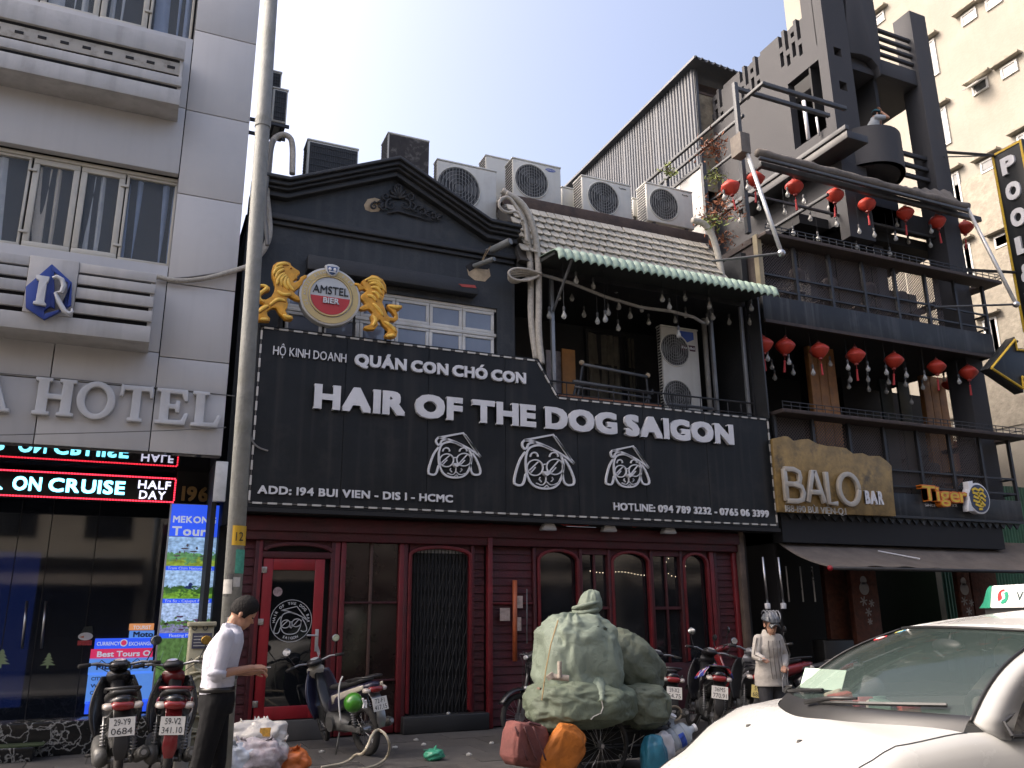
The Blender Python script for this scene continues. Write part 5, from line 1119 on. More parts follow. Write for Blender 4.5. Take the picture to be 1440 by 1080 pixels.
# stair tower: side wall with slotted parapet
SX = 12.8; ZT = 14.78; zlow = z3b - .1
a1 = atX(1108, 112, SX); a2 = atX(1155, 73, SX); a3 = atX(1118, 150, SX)
oy1 = atX(1107, 112, SX).y; oy0 = .62; oz1 = 13.42; oz0 = 11.7
mb = MB()
mb.box(SX, SX + .2, .6, oy0, zlow, 17.5); mb.box(SX, SX + .2, oy0, oy1, oz1, ZT - 1.0); mb.box(SX, SX + .2, oy0, oy1, zlow, oz0); mb.box(SX, SX + .2, oy1, 10.8, 7.6, ZT - 1.0)
mb.build('side_wall', m_dk, bl)
mb = MB(); mb.box(SX + 1.6, SX + 1.7, .6, 3, 10.4, 15); mb.build('stair_wall', m_slab, bl)
y = .62; g = 0; mb = MB()
mb.box(SX, SX + .2, .6, .95, ZT - 1.0, ZT + .9)
pr = random.Random(5)
y = .95
while y < 10.2:
 for k in range(4):
  gy = y + k * .2; mb.box(SX, SX + .2, gy, gy + .09, ZT - 1.0, ZT - .02 + (.12 if k % 2 else 0))
  zc = ZT - .55 + (.12 if k % 2 else -.08)
  mb.box(SX, SX + .2, gy + .09, gy + .2, zc, zc + .14); mb.box(SX, SX + .2, gy + .09, gy + .2, ZT - 1.0, ZT - .92 + (.1 if k % 2 else 0))
  if k == 1: mb.box(SX, SX + .2, gy + .09, gy + .2, ZT - .16, ZT)
 mb.box(SX, SX + .2, y + .8, y + 1.45, ZT - 1.0, ZT + .06); y += 1.45
mb.build('slotted_parapet', m_dk, bl)
pxa, pxb = 12.8, atY(1202, 120, .35).x
h1 = atY(1178, 73, .35); h2 = atY(1186, 121, .35); hs_ = .11
mb = MB(); zs_ = [9.0, h2.z - hs_, h2.z + hs_, h1.z - hs_, h1.z + hs_, 17.6]
mb.box(pxa, pxb, .35, .6, zs_[0], zs_[1]); mb.box(pxa, pxb, .35, .6, zs_[2], zs_[3]); mb.box(pxa, pxb, .35, .6, zs_[4], zs_[5])
for hh_ in (h1, h2): mb.box(pxa, hh_.x - hs_, .35, .6, hh_.z - hs_, hh_.z + hs_); mb.box(hh_.x + hs_, pxb, .35, .6, hh_.z - hs_, hh_.z + hs_)
mb.build('pilaster', m_dk, bl)
MB().box(h1.x - .3, h1.x + .3, .9, .95, h2.z - .4, h1.z + .4).build('hole_backing', m_slab, bl)
mb = MB(); pprism(mb, [(1190, -60), (1216, -60), (1226, -10), (1233, 30), (1238, 70), (1239, 106), (1235, 93), (1226, 82), (1212, 76), (1190, 73)], .36, .18); mb.build('curved_panel', m_dk, bl, bevel=.01)
zf1 = atY(1266, 113, .4).z; zf0 = zf1
uf = atY(1265, 92, .4).z; lf = atY(1265, 112, .4).z; xf0 = atY(1236, 95, .4).x
MB().box(xf0, BX1, .4, .52, lf, uf).build('balcony_fascia', m_dk, bl, bevel=.01)
MB().box(pxb, BX1, .52, 3.4, lf + .0, lf + .16).build('balcony_slab', m_dk, bl)
MB().box(pxb, xf0 + .05, .56, .8, lf + .16, 17.6).build('tower_core', m_dk, bl)
for i in range(4):
 z_ = uf + .16 + i * .22; MB().box(xf0 - .1, BX1 - .5, .42, .5, z_, z_ + .07).build('balcony_bar', m_dk, bl, bevel=.006)
mb = MB()
for i in range(9): v = xf0 + .2 + i * .22; mb.tube([(v, .9, uf - .1), (v + .03, .92, uf + .22 + .1 * (i % 3))], .012, 5)
mb.build('rebar_stub', m_rail, bl)
dcx, dcy, dr = atY(1215, 210, .7).x, 1.05, 1.12
dz1_ = atY(1225, 182, .2).z; dz0_ = atY(1225, 231, .2).z
mb = MB(); secs = []
for i in range(25):
 a = pi + pi * i / 24; secs.append([(dcx + r * cos(a) * .8, dcy + r * sin(a), z_) for r, z_ in ((dr, dz0_), (dr, dz1_), (dr - .12, dz1_), (dr - .12, dz0_))])
mb.loft(secs); mb.build('drum_parapet', m_dk, bl, smooth=False, autos=30)
MB().box(dcx - .76, dcx + .76, dcy, 3.4, dz0_, dz0_ + .12).prism([(dcx + (dr - .01) * .8 * cos(pi + pi * i / 16), dcy + (dr - .01) * sin(pi + pi * i / 16), dz0_) for i in range(17)], (0, 0, .1)).build('drum_floor', m_dk, bl)
MB().box(pxb, BX1 - .5, 3.0, 3.2, dz0_ + .1, lf).build('tower_back_wall', M('grey_inner_wall', (.06, .058, .055), .8), bl)
MB().box(pxb - .05, BX1 - .4, 2.9, 3.3, z3b, dz0_).build('tower_back_wall', m_dk, bl)
for dz_ in (0, -.28, -.55):
 z_ = atY(1285, 222, .5).z + dz_; MB().box(dcx + .7, BX1 - .5, .46, .54, z_, z_ + .09).build('balcony_bar', m_dk, bl, bevel=.006)
MB().box(12.8, 16.1, .62, .82, z3b + .12, z3b + .55).build('upper_fascia', m_dk, bl)
MB().box(dcx + .35, dcx + .65, 1.1, 1.35, z2t, dz0_).build('tower_leg', m_dk, bl); MB().box(pxb + .02, dcx + .72, .62, .95, z3b + .13, dz0_ + .05).build('drum_wall', m_dk, bl)
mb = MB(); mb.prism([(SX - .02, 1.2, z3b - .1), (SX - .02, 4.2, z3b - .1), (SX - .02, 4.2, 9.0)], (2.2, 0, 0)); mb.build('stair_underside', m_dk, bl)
# steel pergola frame, roller awning
fr = thing('steel_frame', 'grey steel frame of a roof terrace standing over the plants', 'frame', (10.1, .3, z3s))
m_stl = M('frame_steel', (.06, .063, .068), .6, var=.3, metal=.1, dirt=(.07, .06, .055), dirt_amt=.4)
def beam(A, B, w_, nm='beam', mt=None, par=None):
 A = Vector(A); B = Vector(B); d = B - A; L_ = d.length; q = d.to_track_quat('X', 'Z').to_matrix().to_4x4()
 return MB().box(0, L_, -w_ / 2, w_ / 2, -w_ / 2, w_ / 2, Matrix.Translation(A) @ q).build(nm, mt or m_stl, par or fr, bevel=.006)
p0 = atY(1033, 117, .25); beam((p0.x, .25, atY(1060, 330, .25).z), (p0.x, .25, p0.z), .09)
ptop = p0
e1 = atY(1167, 172, .25); beam((p0.x, .25, p0.z - .12), (e1.x, .25, p0.z - .12), .08)
k1 = atX(1072, 118, 10.2); k2 = atX(985, 200, 10.2); beam((10.2, k1.y - .05, k1.z), (10.2, 4.2, k1.z), .065)
k3 = atY(1190, 160, k1.y); beam((10.2, k1.y, k1.z), (k3.x, k1.y, k1.z), .08)
b1 = atY(1190, 170, k1.y); b1z = atY(1185, 165, k1.y).z - .2; beam((b1.x, k1.y, b1z), (b1.x, 5.0, b1z), .10)
MB().box(b1.x - .02, b1.x + .55, k1.y, 3.2, b1z - .24, b1z - .07).build('gutter_box', m_rail, fr, bevel=.01)
beam((10.2, .25, p0.z - .7), (10.2, 3.6, p0.z - .7), .06); beam((10.2, .25, p0.z - 1.35), (10.2, 3.2, p0.z - 1.35), .05); beam((10.2, .25, p0.z - 2.0), (10.2, 3.2, p0.z - 2.0), .05)
beam((10.22, 3.0, 8.6), (10.22, 3.0, 11.4), .09)
v1 = atY(1130, 142, .6); MB().tube([v1, atY(1137, 196, .6)], .04, 8).build('white_strut', m_white, fr, smooth=True); MB().tube([atY(1148, 165, .8), atY(1152, 190, .8)], .025, 8).build('white_strut', m_white, fr, smooth=True)
za = (zz(1053, 226) + zz(1342, 302)) / 2; MB().box(10.25, 16.35, -.06, .04, za - .06, za + .05).build('front_beam', m_stl, fr, bevel=.01)
beam((10.3, .0, za - .02), (10.3, 3.0, za - .02), .07); beam((12.0, .05, za - .25), (12.0, 3.2, za - .25), .06); beam((10.3, .6, za - .3), (16, .6, za - .3), .05)
aw = thing('roller_awning', 'weathered grey brown roller awning on the front of the roof terrace', 'awning', (13, -.1, za + .3))
m_canv = M('dirty_canvas', (.14, .122, .105), .9, var=.35, scale=6, streak=.4, dirt=(.08, .07, .06), dirt_amt=.5, bump=.4, bscale=15)
ra, rb = atY(1044, 213, -.2), atY(1360, 288, -.2); zr = (ra.z + rb.z) / 2
mb = MB(); mb.tube([(10.05 + (rb.x - 10.05) * i / 30, -.2, zr + .01 * sin(i * 1.3)) for i in range(31)], [.085 + .01 * sin(i * 2.1) for i in range(31)], 12); mb.build('canvas_roll', m_canv, aw, smooth=True)
def cf(u, v):
 x = 12.9 + (rb.x - 12.9) * u; s = .25 * (1 - u) ; return (x, -.2 + v * .35, zr + .03 + v * (.12 + .42 * u) + .025 * sin(u * 60 + v * 2) - .05 * sin(pi * v))
mb = MB(); mb.grid(cf, 60, 8); mb.build('canvas_sheet', m_canv, aw, smooth=True, solid=.01)
MB().box(10.05, rb.x, -.27, -.2, zr - .16, zr - .1).build('front_bar', m_stl, aw, bevel=.01)
for (a, b) in ((((1047, 205)), (1099, 356)), ((1358, 288), (1429, 428))):
 A = atY(*a, -.2); B = atY(*b, -.85); MB().tube([A, B], .038, 10).build('folding_arm', M('arm_white', (.5, .5, .49), .4, metal=.4), aw, smooth=True)
 MB().ball(tuple(B), .07).build('arm_joint', m_steel, aw)
 MB().tube([B, (B.x - (.85 if a[0] < 1200 else 1.3), .0, B.z + .05)], .022, 6).build('folding_arm', m_stl, aw)
tag(MB().box(ra.x - .1, ra.x + .12, -.3, .0, zr - .12, zr + .3).build('awning_box', m_canv, aw), None)
sp_ = thing('side_panels', 'pale grey sheet panels beside the rightmost roof condenser', 'screen', (10, 2, 8.4))
m_pan = M('pale_sheet', (.36, .355, .34), .5, var=.08, streak=.3, dirt=(.2, .19, .17), dirt_amt=.2)
for ya, yb in ((1.45, 2.2), (2.21, 3.0), (3.01, 4.0)): MB().box(10.0, 10.04, ya, yb, 8.35, 10.55).build('panel', m_pan, sp_, bevel=.006)
MB().box(9.97, 10.06, 1.4, 4.0, 10.55, 10.62).build('frame', m_stl, sp_); MB().box(9.97, 10.06, 1.36, 1.44, 7.6, 10.6).build('frame', m_stl, sp_); MB().box(9.97, 10.0, 1.44, 4, 9.35, 9.41).build('frame', m_stl, sp_)
sh = thing('corrugated_shed', 'dark grey corrugated metal shed on the roof behind the condensers', 'shed', (12.2, 7, 13))
m_corr = M('dark_corrugated', (.055, .062, .075), .5, var=.3, scale=2, streak=.6, dirt=(.09, .085, .08), dirt_amt=.4)
SXX = 12.25; c0 = atX(973, 92, SXX); c1 = atX(836, 232, SXX); zsh = (c0.z + c1.z) / 2
def corr(u, v):
 y_ = c0.y + (c1.y + 1 - c0.y) * u; q = (u * 46) % 1; return (SXX + (.04 if q < .3 else 0), y_, 8.2 + (zsh - 8.2) * v)
mb = MB(); mb.grid(corr, 230, 1); mb.build('side_sheet', m_corr, sh, solid=.01)
MB().prism([(SXX - .18, c0.y - .35, zsh + .0), (14.6, c0.y - .35, zsh - .15), (14.6, c0.y - .35, zsh - .08), (SXX - .18, c0.y - .35, zsh + .07)], (0, 8, 0)).build('roof_sheet', m_corr, sh)
mb = MB(); mb.grid(lambda u, v: (SXX - .18 + 2.4 * u, c0.y - .36 - .03 * v, zsh + .04 - .15 * u + .04 * sin(u * 75) - .05 * v), 120, 1); mb.build('roof_edge', m_corr, sh, solid=.02)
MB().box(SXX + .06, SXX + .14, c0.y - .02, c0.y + .1, 12, zsh).build('corner_post', m_corr, sh); MB().box(SXX + .15, 14.4, c0.y + .02, c0.y + .06, 12, zsh - .75).build('front_board', M('old_board', (.20, .17, .12), .8, var=.5, scale=4, dirt=(.08, .07, .05)), sh); MB().box(SXX + .15, 14.4, c0.y + .0, c0.y + .08, zsh - .75, zsh - .68).box(SXX + .15, 14.4, c0.y + .3, c0.y + .34, zsh - .7, zsh - .2).build('front_lath', m_woodbr, sh)
MB().tube([(SXX - .04, c0.y, 12.6), (SXX - .04, c1.y + 1, 12.0)], .05, 6).build('side_pipe', m_stl, sh)
# plants hanging in the frame corner
m_leafo = M('dry_orange_leaf', (.22, .075, .03), .8, var=.4, rand=.2); m_leafg = M('yellow_green_leaf', (.16, .20, .04), .7, var=.4)
def plant(lab, px, py, Y, r, mt, n=170, nm='hanging_plant'):
 c = atY(px, py, Y); t = thing(nm, lab, 'plant', tuple(c)); mb = MB(); rr = random.Random(int(px * 7 + py))
 st = MB()
 for i in range(14):
  a = rr.uniform(0, 2 * pi); e = rr.uniform(-.2, 1.2); d = Vector((cos(a) * cos(e), sin(a) * cos(e), sin(e))); P = [c, c + d * r * .5, c + d * r + Vector((0, 0, -.3 * r))]; st.tube(P, .006, 4)
  for k in range(n // 14):
   q = rr.uniform(.2, 1); b = c.lerp(P[2], q) + Vector([rr.gauss(0, .09 * r / .3) for _ in range(3)]); u_ = Vector([rr.gauss(0, 1) for _ in range(3)]).normalized(); w_ = u_.cross(Vector([rr.gauss(0, 1) for _ in range(3)])).normalized(); s = rr.uniform(.03, .07)
   mb.add([b - u_ * s, b + w_ * s * .3, b + u_ * s, b - w_ * s * .3], [(0, 1, 2, 3)])
 mb.build('foliage', mt, t); st.build('stem', m_woodrail, t)
plant('dry orange plant at the top of the steel frame corner', 1003, 208, .5, .33, m_leafo)
plant('yellow green tuft in the steel frame corner', 1006, 250, .5, .22, m_leafg, 90)
plant('orange leafed plant beside the duct in the frame corner', 1012, 300, .4, .42, m_leafo, 260)
plant('green bladed tuft under the orange plant', 1004, 312, .3, .25, m_leafg, 110)
plant('withered brown plant at the foot of the frame corner', 1016, 335, .4, .26, m_leafo, 110)
plant('small pale weed on the roof edge beside the white panels', 938, 243, 2.2, .25, m_leafg, 70)
# lanterns and bulbs
m_lan = M('red_lantern_silk', (.42, .035, .018), .55, var=.15, scale=8)
m_lang = M('lantern_fitting', (.25, .03, .02), .5)
m_tas = M('red_tassel', (.38, .03, .03), .7)
lan = MB(); prof = [(.035, -.155), (.06, -.145), (.10, -.115), (.145, -.07), (.18, -.02), (.192, .01), (.18, .04), (.145, .08), (.10, .12), (.06, .142), (.035, .148)]
n = 12; secs = []
for r, z_ in prof: secs.append([Vector((r * (1 if k % 2 == 0 else .94) * cos(2 * pi * k / n), r * (1 if k % 2 == 0 else .94) * sin(2 * pi * k / n), z_)) for k in range(n)])
lan.loft(secs); lan_me = lan.mesh('silk_body', m_lan, True)
fit = MB(); fit.lathe([(.001, -.185), (.04, -.185), (.04, -.15), (.001, -.15)], n=10); fit.lathe([(.001, .145), (.04, .145), (.04, .17), (.001, .17)], n=10); fit.tube([(-.03, 0, .17), (0, 0, .22), (.03, 0, .17)], .004, 4); fit_me = fit.mesh('fitting', m_lang)
tas = MB(); tas.tube([(0, 0, -.185), (0, 0, -.28)], .004, 4); tas.lathe([(.001, -.27), (.018, -.275), (.022, -.30), (.016, -.31), (.024, -.5), (.001, -.5)], n=8); tas_me = tas.mesh('tassel', m_tas)
wire_me = MB().tube([(0, 0, .2), (0, 0, 1.0)], .004, 4).mesh('wire', m_rail)
def lantern(px, py, Y, lab, grp, ztop_, tilt=0., s=1., tassel=True):
 c = atY(px, py, Y); t = thing('paper_lantern', lab, 'lantern', tuple(c), group=grp, tilt=(tilt, tilt * .6, px * .37), scale=s)
 for me_, nm in ((lan_me, 'silk_body'), (fit_me, 'fitting')) + (((tas_me, 'tassel'),) if tassel else ()):
  o = bpy.data.objects.new(nm, me_); COL.objects.link(o); o.parent = t
 h_ = max(.05, ztop_ - c.z - .2); o = MB().tube([(0, 0, .2), (0, 0, .2 + h_)], .004, 4).build('wire', m_rail, t, world=False)
zc3 = za - .05; zc2 = z2b
Ln = ['leftmost', 'second', 'third', 'fourth', 'fifth', 'sixth', 'seventh', 'rightmost']
for i, (px, py) in enumerate(((1027, 264), (1062, 252), (1117, 263), (1174, 275), (1219, 288), (1273, 300), (1318, 312), (1357, 320))):
 lantern(px, py, .15 if i < 7 else .3, 'red silk lantern, %s%s in the upper row under the awning beam' % (Ln[i], '' if i in (0, 7) else ' from the left'), 'red lanterns of the upper terrace', zc3, (.12, -.05, .04, .1, -.12, .06, .03, .1)[i])
for i, (px, py) in enumerate(((1073, 485), (1104, 487), (1152, 493), (1203, 500), (1257, 507), (1317, 516), (1362, 524))):
 lantern(px, py, .2, 'red silk lantern, %s%s in the lower row above the BALO sign' % (Ln[i] if i < 6 else 'rightmost', '' if i in (0, 6) else ' from the left'), 'red lanterns of the lower terrace', zc2, (.0, .1, -.08, .06, .1, -.04, .08)[i])
lantern(1335, 540, 1.4, 'dark red lantern hanging farther back below the two right lanterns', 'red lanterns of the lower terrace', zc2, .1, .95)
m_bulb = M('bulb_glass', (.55, .55, .52), .08, var=0, spec=.8, alpha=.55); m_sock = M('bulb_socket', (.06, .06, .06), .5)
bu = MB(); bu.lathe([(.014, 0), (.02, -.03), (.042, -.075), (.045, -.1), (.03, -.135), (.002, -.145)], n=10); bu_me = bu.mesh('bulb', m_bulb, True)
so_me = MB().lathe([(.001, .07), (.02, .07), (.024, .03), (.02, -.005), (.001, -.005)], n=8).mesh('socket', m_sock)
fil_me = MB().tube([(0, 0, -.02), (0, 0, -.08)], .012, 5).mesh('filament', M('filament', (.5, .45, .35), .3))
def bulb(px, py, Y, ztop_, lab, grp):
 c = atY(px, py, Y); t = thing('hanging_bulb', lab, 'light bulb', tuple(c), group=grp)
 for me_, nm in ((bu_me, 'bulb'), (so_me, 'socket'), (fil_me, 'filament')): o = bpy.data.objects.new(nm, me_); COL.objects.link(o); o.parent = t
 MB().tube([(0, 0, .07), (0, 0, max(.1, ztop_ - c.z))], .0035, 4).build('wire', m_rail, t, world=False)
B3 = [(1018, 272), (1024, 278), (1040, 305), (1051, 258), (1067, 287), (1080, 313), (1107, 268), (1103, 293), (1130, 278), (1115, 322), (1139, 302), (1165, 287), (1176, 310), (1150, 330), (1204, 296), (1208, 320), (1204, 342), (1237, 305), (1229, 325), (1261, 311), (1287, 315), (1259, 330), (1251, 352), (1277, 335), (1309, 320), (1308, 340), (1339, 328)]
TN = ['', 'first', 'second', 'third', 'fourth', 'fifth', 'sixth', 'seventh', 'eighth', 'ninth', 'tenth', 'eleventh', 'twelfth', 'thirteenth', 'fourteenth', 'fifteenth', 'sixteenth', 'seventeenth', 'eighteenth', 'nineteenth', 'twentieth']
def onth(k): return TN[k] if k <= 20 else ('twenty ' + TN[k - 20] if k < 30 else 'thirtieth')
def bulbs(L_, fy, zt_, where, grp, kinds):
 rk_ = {p: i + 1 for i, p in enumerate(sorted(L_))}
 for i, p in enumerate(L_): bulb(p[0], p[1], fy(i), zt_, '%s, %s from the left %s' % (kinds, onth(rk_[p]), where), grp)
bulbs(B3, lambda i: .15 + .35 * (i % 3), zc3, 'among the upper terrace lanterns', 'bulbs of the upper terrace', 'clear glass bulb on a wire')
B2 = [(1079, 498), (1085, 510), (1089, 525), (1109, 503), (1115, 518), (1137, 504), (1143, 518), (1167, 506), (1168, 526), (1192, 511), (1195, 528), (1193, 538), (1220, 513), (1220, 528), (1221, 542), (1246, 518), (1249, 532), (1246, 545), (1274, 522), (1273, 535), (1281, 560), (1300, 526), (1297, 539), (1327, 528), (1348, 531), (1374, 532), (1342, 545)]
bulbs(B2, lambda i: .2 + .4 * (i % 3), zc2, 'among the lower terrace lanterns', 'bulbs of the lower terrace', 'clear glass bulb on a wire')
BG = [(810, 388), (834, 396), (866, 402), (897, 409), (931, 414), (963, 413), (786, 412), (804, 413), (793, 437), (772, 437), (870, 425), (902, 429), (941, 425), (855, 433), (886, 438), (949, 445), (997, 424), (994, 446), (1025, 447), (1033, 456), (1056, 427), (1054, 447), (964, 437), (821, 436), (851, 442), (840, 445), (869, 455), (912, 447), (954, 464), (1002, 440)]
bulbs(BG, lambda i: -.1 + .35 * (i % 4), 7.1, 'under the green corrugated awning', 'bulbs under the green awning', 'small clear bulb')
# BALO sign, tiger sign
ba = thing('balo_sign', 'rusty gold sheet sign with pale raised letters BALO BAR and a ragged top', 'sign', tuple(atY(1175, 680, -.1)))
m_gs = M('tarnished_gold_sheet', (.27, .175, .06), .5, var=.5, scale=2.5, metal=.2, dirt=(.06, .05, .035), dirt_amt=.85, dscale=2.2, bump=.3, bscale=12)
mb = MB(); pprism(mb, [(1095, 720), (1086, 617), (1103, 613), (1109, 614), (1116, 620), (1125, 618), (1137, 617), (1150, 624), (1163, 627), (1176, 628), (1190, 630), (1200, 638), (1213, 637), (1222, 641), (1237, 641), (1247, 648), (1254, 655), (1256, 685), (1260, 726)], -.12, .06); mb.build('gold_sheet', m_gs, ba, bevel=.006)
def outline_letter(ch, x0, x1, zb__, h_, Y, t=.042, dep=.09):
 w_ = x1 - x0; mb = MB()
 Mx = lambda p: (x0 + p[0] * w_, zb__ + p[1] * h_)
 S_ = {'B': [[(.08, 0), (.08, 1)], [(.08, 1), (.55, 1), (.82, .92), (.86, .76), (.8, .58), (.5, .53), (.08, .53)], [(.5, .53), (.88, .46), (.97, .27), (.88, .06), (.6, 0), (.08, 0)]], 'A': [[(.02, 0), (.45, 1), (.55, 1), (.98, 0)], [(.2, .32), (.8, .32)]], 'L': [[(.1, 1), (.1, 0), (.98, 0)]], 'O': [[(.5 + .46 * cos(2 * pi * i / 24), .5 + .5 * sin(2 * pi * i / 24)) for i in range(25)]]}[ch]
 for st in S_: rib(mb, st, Mx, t, Y - dep - .003 * S_.index(st), Y - .03)
 mb.build('letter', M('stainless_letter', (.42, .38, .32), .4, metal=.3, var=.1), ba, bevel=.004)
A_b = atY(1105, 704, -.2); A_t = atY(1103, 659, -.2); zL0, hL_ = A_b.z, A_t.z - A_b.z
for ch, a, b in (('B', 1104, 1132), ('A', 1135, 1160), ('L', 1163, 1178), ('O', 1180, 1211)): outline_letter(ch, atY(a, 690, -.2).x, atY(b, 700, -.2).x, zL0, hL_ * (1.0 if ch != 'O' else .98), -.12)
v = atY(1217, 706, -.14); w2 = atY(1243, 710, -.14); letters('BAR', v.x, w2.x, w2.z, .24, -.12, .03, m_white, ba, .035)
v = atY(1105, 714, -.14); w2 = atY(1190, 718, -.14); letters('188-190 BÙI VIỆN-Q.1', v.x, w2.x, (v.z + w2.z) / 2 - .07, .115, -.12, .02, M('dull_white_letter', (.42, .40, .36), .5), ba, .01)
ti = thing('tiger_sign', 'orange raised word Tiger with a yellow round tiger badge on the black fascia', 'sign', tuple(atY(1345, 700, -.1)))
m_or = M('tiger_orange', (.60, .16, .015), .4, var=.2); m_ye = M('tiger_yellow', (.62, .42, .02), .4, var=.2); m_tb = M('tiger_blue', (.02, .03, .07), .4, var=0)
v = atY(1299, 706, -.15); w2 = atY(1362, 709, -.15); letters('Tiger', v.x, w2.x, (v.z + w2.z) / 2 + .02, .30, -.03, .12, m_or, ti, .045, gap=-.02)
letters('Tiger', v.x + .01, w2.x - .01, (v.z + w2.z) / 2 + .03, .27, -.145, .012, m_ye, ti, .005, gap=.05)
c = atY(1376, 701, -.15); R = .30
def dsc(nm, r, y, d, mt, sx=1): MB().prism([(c.x + r * sx * cos(2 * pi * i / 32), y, c.z + r * sin(2 * pi * i / 32)) for i in range(32)], (0, d, 0)).build(nm, mt, ti, bevel=.004 if d > .03 else 0)
dsc('badge_rim', R, -.16, .13, m_white); dsc('badge_field', R * .88, -.172, .013, m_tb)
mb = MB()
for st in ([(-.6, .5), (-.3, .62), (0, .5), (.2, .62), (.45, .5)], [(-.55, .35), (-.1, .25), (.3, .35), (.55, .1)], [(-.5, .1), (-.2, 0), (.2, .05), (.5, -.15)], [(-.6, -.15), (-.25, -.25), (.1, -.2), (.4, -.45)], [(-.45, -.4), (-.1, -.5), (.2, -.5)], [(-.2, -.7), (.1, -.68)], [(-.1, .4), (0, -.1), (.1, -.5)]): rib(mb, st, lambda p: (c.x + p[0] * R, c.z + p[1] * R), .022, -.185, -.17)
mb.build('tiger_figure', m_ye, ti)
mb = MB(); pprism(mb, [(1361, 677), (1368, 676), (1368, 690), (1366, 712), (1370, 719), (1362, 719), (1361, 712), (1364, 695)], -.17, .12); mb.build('badge_side', m_white, ti, bevel=.006)
mb = MB();
for tx, px in (('SINCE', 1312), ('1932', 1342)): v = atY(px, 712, -.06); q, f = text_geo(tx, .28, .05, .01, .01); mb.add(q, f, plane_m(v.x, -.002, v.z))
mb.build('small_lettering', m_white, ti)
tag(MB().box(*(lambda a, b: (a.x, b.x, .1, .12, b.z, a.z))(atY(1343, 683, .1), atY(1361, 700, .1))).build('notice_board', M('notice_pale', (.4, .4, .4), .6), None), 'small pale notice fixed to the railing above the word Tiger', 'notice')
mb = MB(); n = 30
for i in range(n):
 x = BX0 + .1 + (BX1 - BX0 - .2) * i / n; w_ = (BX1 - BX0 - .2) / n; mb.prism([(x, .02, z1b - .05), (x + w_, .02, z1b - .05), (x + w_ / 2, .02, z1b - .16)], (0, .03, 0))
mb.build('zigzag_valance', m_dkp, bl); MB().box(BX0, BX1 - .6, .055, 1.5, z1b - .55, z1b + .0).build('eaves_box', m_slab, bl)
gf = thing('bar_shopfront', 'dark open bar front with carved wood panels under the brown canopy', 'shopfront', (13, 1, 0))
mb = MB(); mb.box(BX0, 17.5, 3.4, 3.5, 0, z1b - .2); mb.box(BX0, BX0 + .05, .3, 3.4, 0, z1b - .2); mb.build('wall', MATS['interior_dark'], gf)
m_carv = M('carved_wood', (.11, .035, .02), .6, var=.5, scale=9, bump=.6, bscale=14)
def panel_at(pxl, pxr, pyt, Y, snow=True):
 a = atY(pxl, pyt, Y); b = atY(pxr, pyt, Y); o = MB().box(a.x, b.x, Y, Y + .12, 0, 2.5).build('carved_panel', m_carv, gf, bevel=.01)
 if snow:
  mb = MB(); cx_ = (a.x + b.x) / 2;
  for z_, s in ((1.95, .12), (2.1, .08)): mb.prism([(cx_ - .02 + s * cos(2 * pi * i / 14), Y - .006, z_ + s * sin(2 * pi * i / 14)) for i in range(14)], (0, .004, 0))
  for (dx, z_, s) in ((-.07, 1.72, .09), (.12, 1.68, .07), (.02, 1.52, .08), (.03, 1.35, .06)):
   for k in range(3): a_ = pi * k / 3 + .2; mb.prism([(cx_ + dx + s * cos(a_) - .012 * sin(a_), Y - .006 - .0005 * k, z_ + s * sin(a_) + .012 * cos(a_)), (cx_ + dx + s * cos(a_) + .012 * sin(a_), Y - .006 - .0005 * k, z_ + s * sin(a_) - .012 * cos(a_)), (cx_ + dx - s * cos(a_) + .012 * sin(a_), Y - .006 - .0005 * k, z_ - s * sin(a_) - .012 * cos(a_)), (cx_ + dx - s * cos(a_) - .012 * sin(a_), Y - .006 - .0005 * k, z_ - s * sin(a_) + .012 * cos(a_))], (0, .004, 0))
  mb.build('snow_decal', M('snow_white', (.35, .33, .32), .7), o)
panel_at(1196, 1232, 810, .9); panel_at(1160, 1192, 810, 1.2, False); panel_at(1345, 1362, 805, .9); panel_at(1364, 1400, 805, 1.0, False)
MB().box(11.2, 11.9, .6, .9, 0, 1.05).build('bar_counter', M('dark_counter', (.02, .018, .016), .5), gf, bevel=.02)
for px in (1072, 1094):
 a = atY(px, 780, -.2); MB().tube([(a.x, -.2, 2.4), (a.x + .02, -.2, 1.66)], .018, 8).build('hanging_rod', m_steel, gf, smooth=True); MB().box(a.x - .02, a.x + .05, -.23, -.17, 1.58, 1.67).build('rod_end', m_white, gf, bevel=.006)
for px in (1111, 1131, 1148): a = atY(px, 860, .4); MB().tube([(a.x, .4, 1.7), (a.x, .4, 2.3)], .014, 6).build('hanging_rod', m_steel, gf)
cp = thing('brown_canopy', 'brown grey canvas canopy sloping out over the bar front', 'awning', (13, 0, 2.5))
m_cp = M('brown_canvas', (.125, .105, .09), .9, var=.25, scale=2, bump=.25, bscale=20, streak=.3, dirt=(.06, .05, .045), dirt_amt=.4)
ca = atX(1160, 797, 10.05);
def cpf(u, v):
 x = 10.05 + 8 * u; y = .5 + (ca.y - .15 - .5) * v; z = 2.86 + (2.2 - 2.86) * v - .10 * sin(pi * v) + .03 * sin(u * 9) * v + .012 * sin(u * 70) * v; return (x, y, z)
mb = MB(); mb.grid(cpf, 80, 12); mb.build('canvas', m_cp, cp, smooth=True, solid=.008)
MB().tube([(10.0, ca.y - .15, 2.19), (18, ca.y - .15, 2.19)], .03, 8).build('front_bar', m_rail, cp, smooth=True)
MB().ball((10.0, ca.y - .16, 2.19), .045).build('end_cap', m_redb, cp)
MB().tube([(12.1, -.0, 2.57), (12.7, -.35, 2.42)], .012, 5).build('loose_lath', m_white, cp)
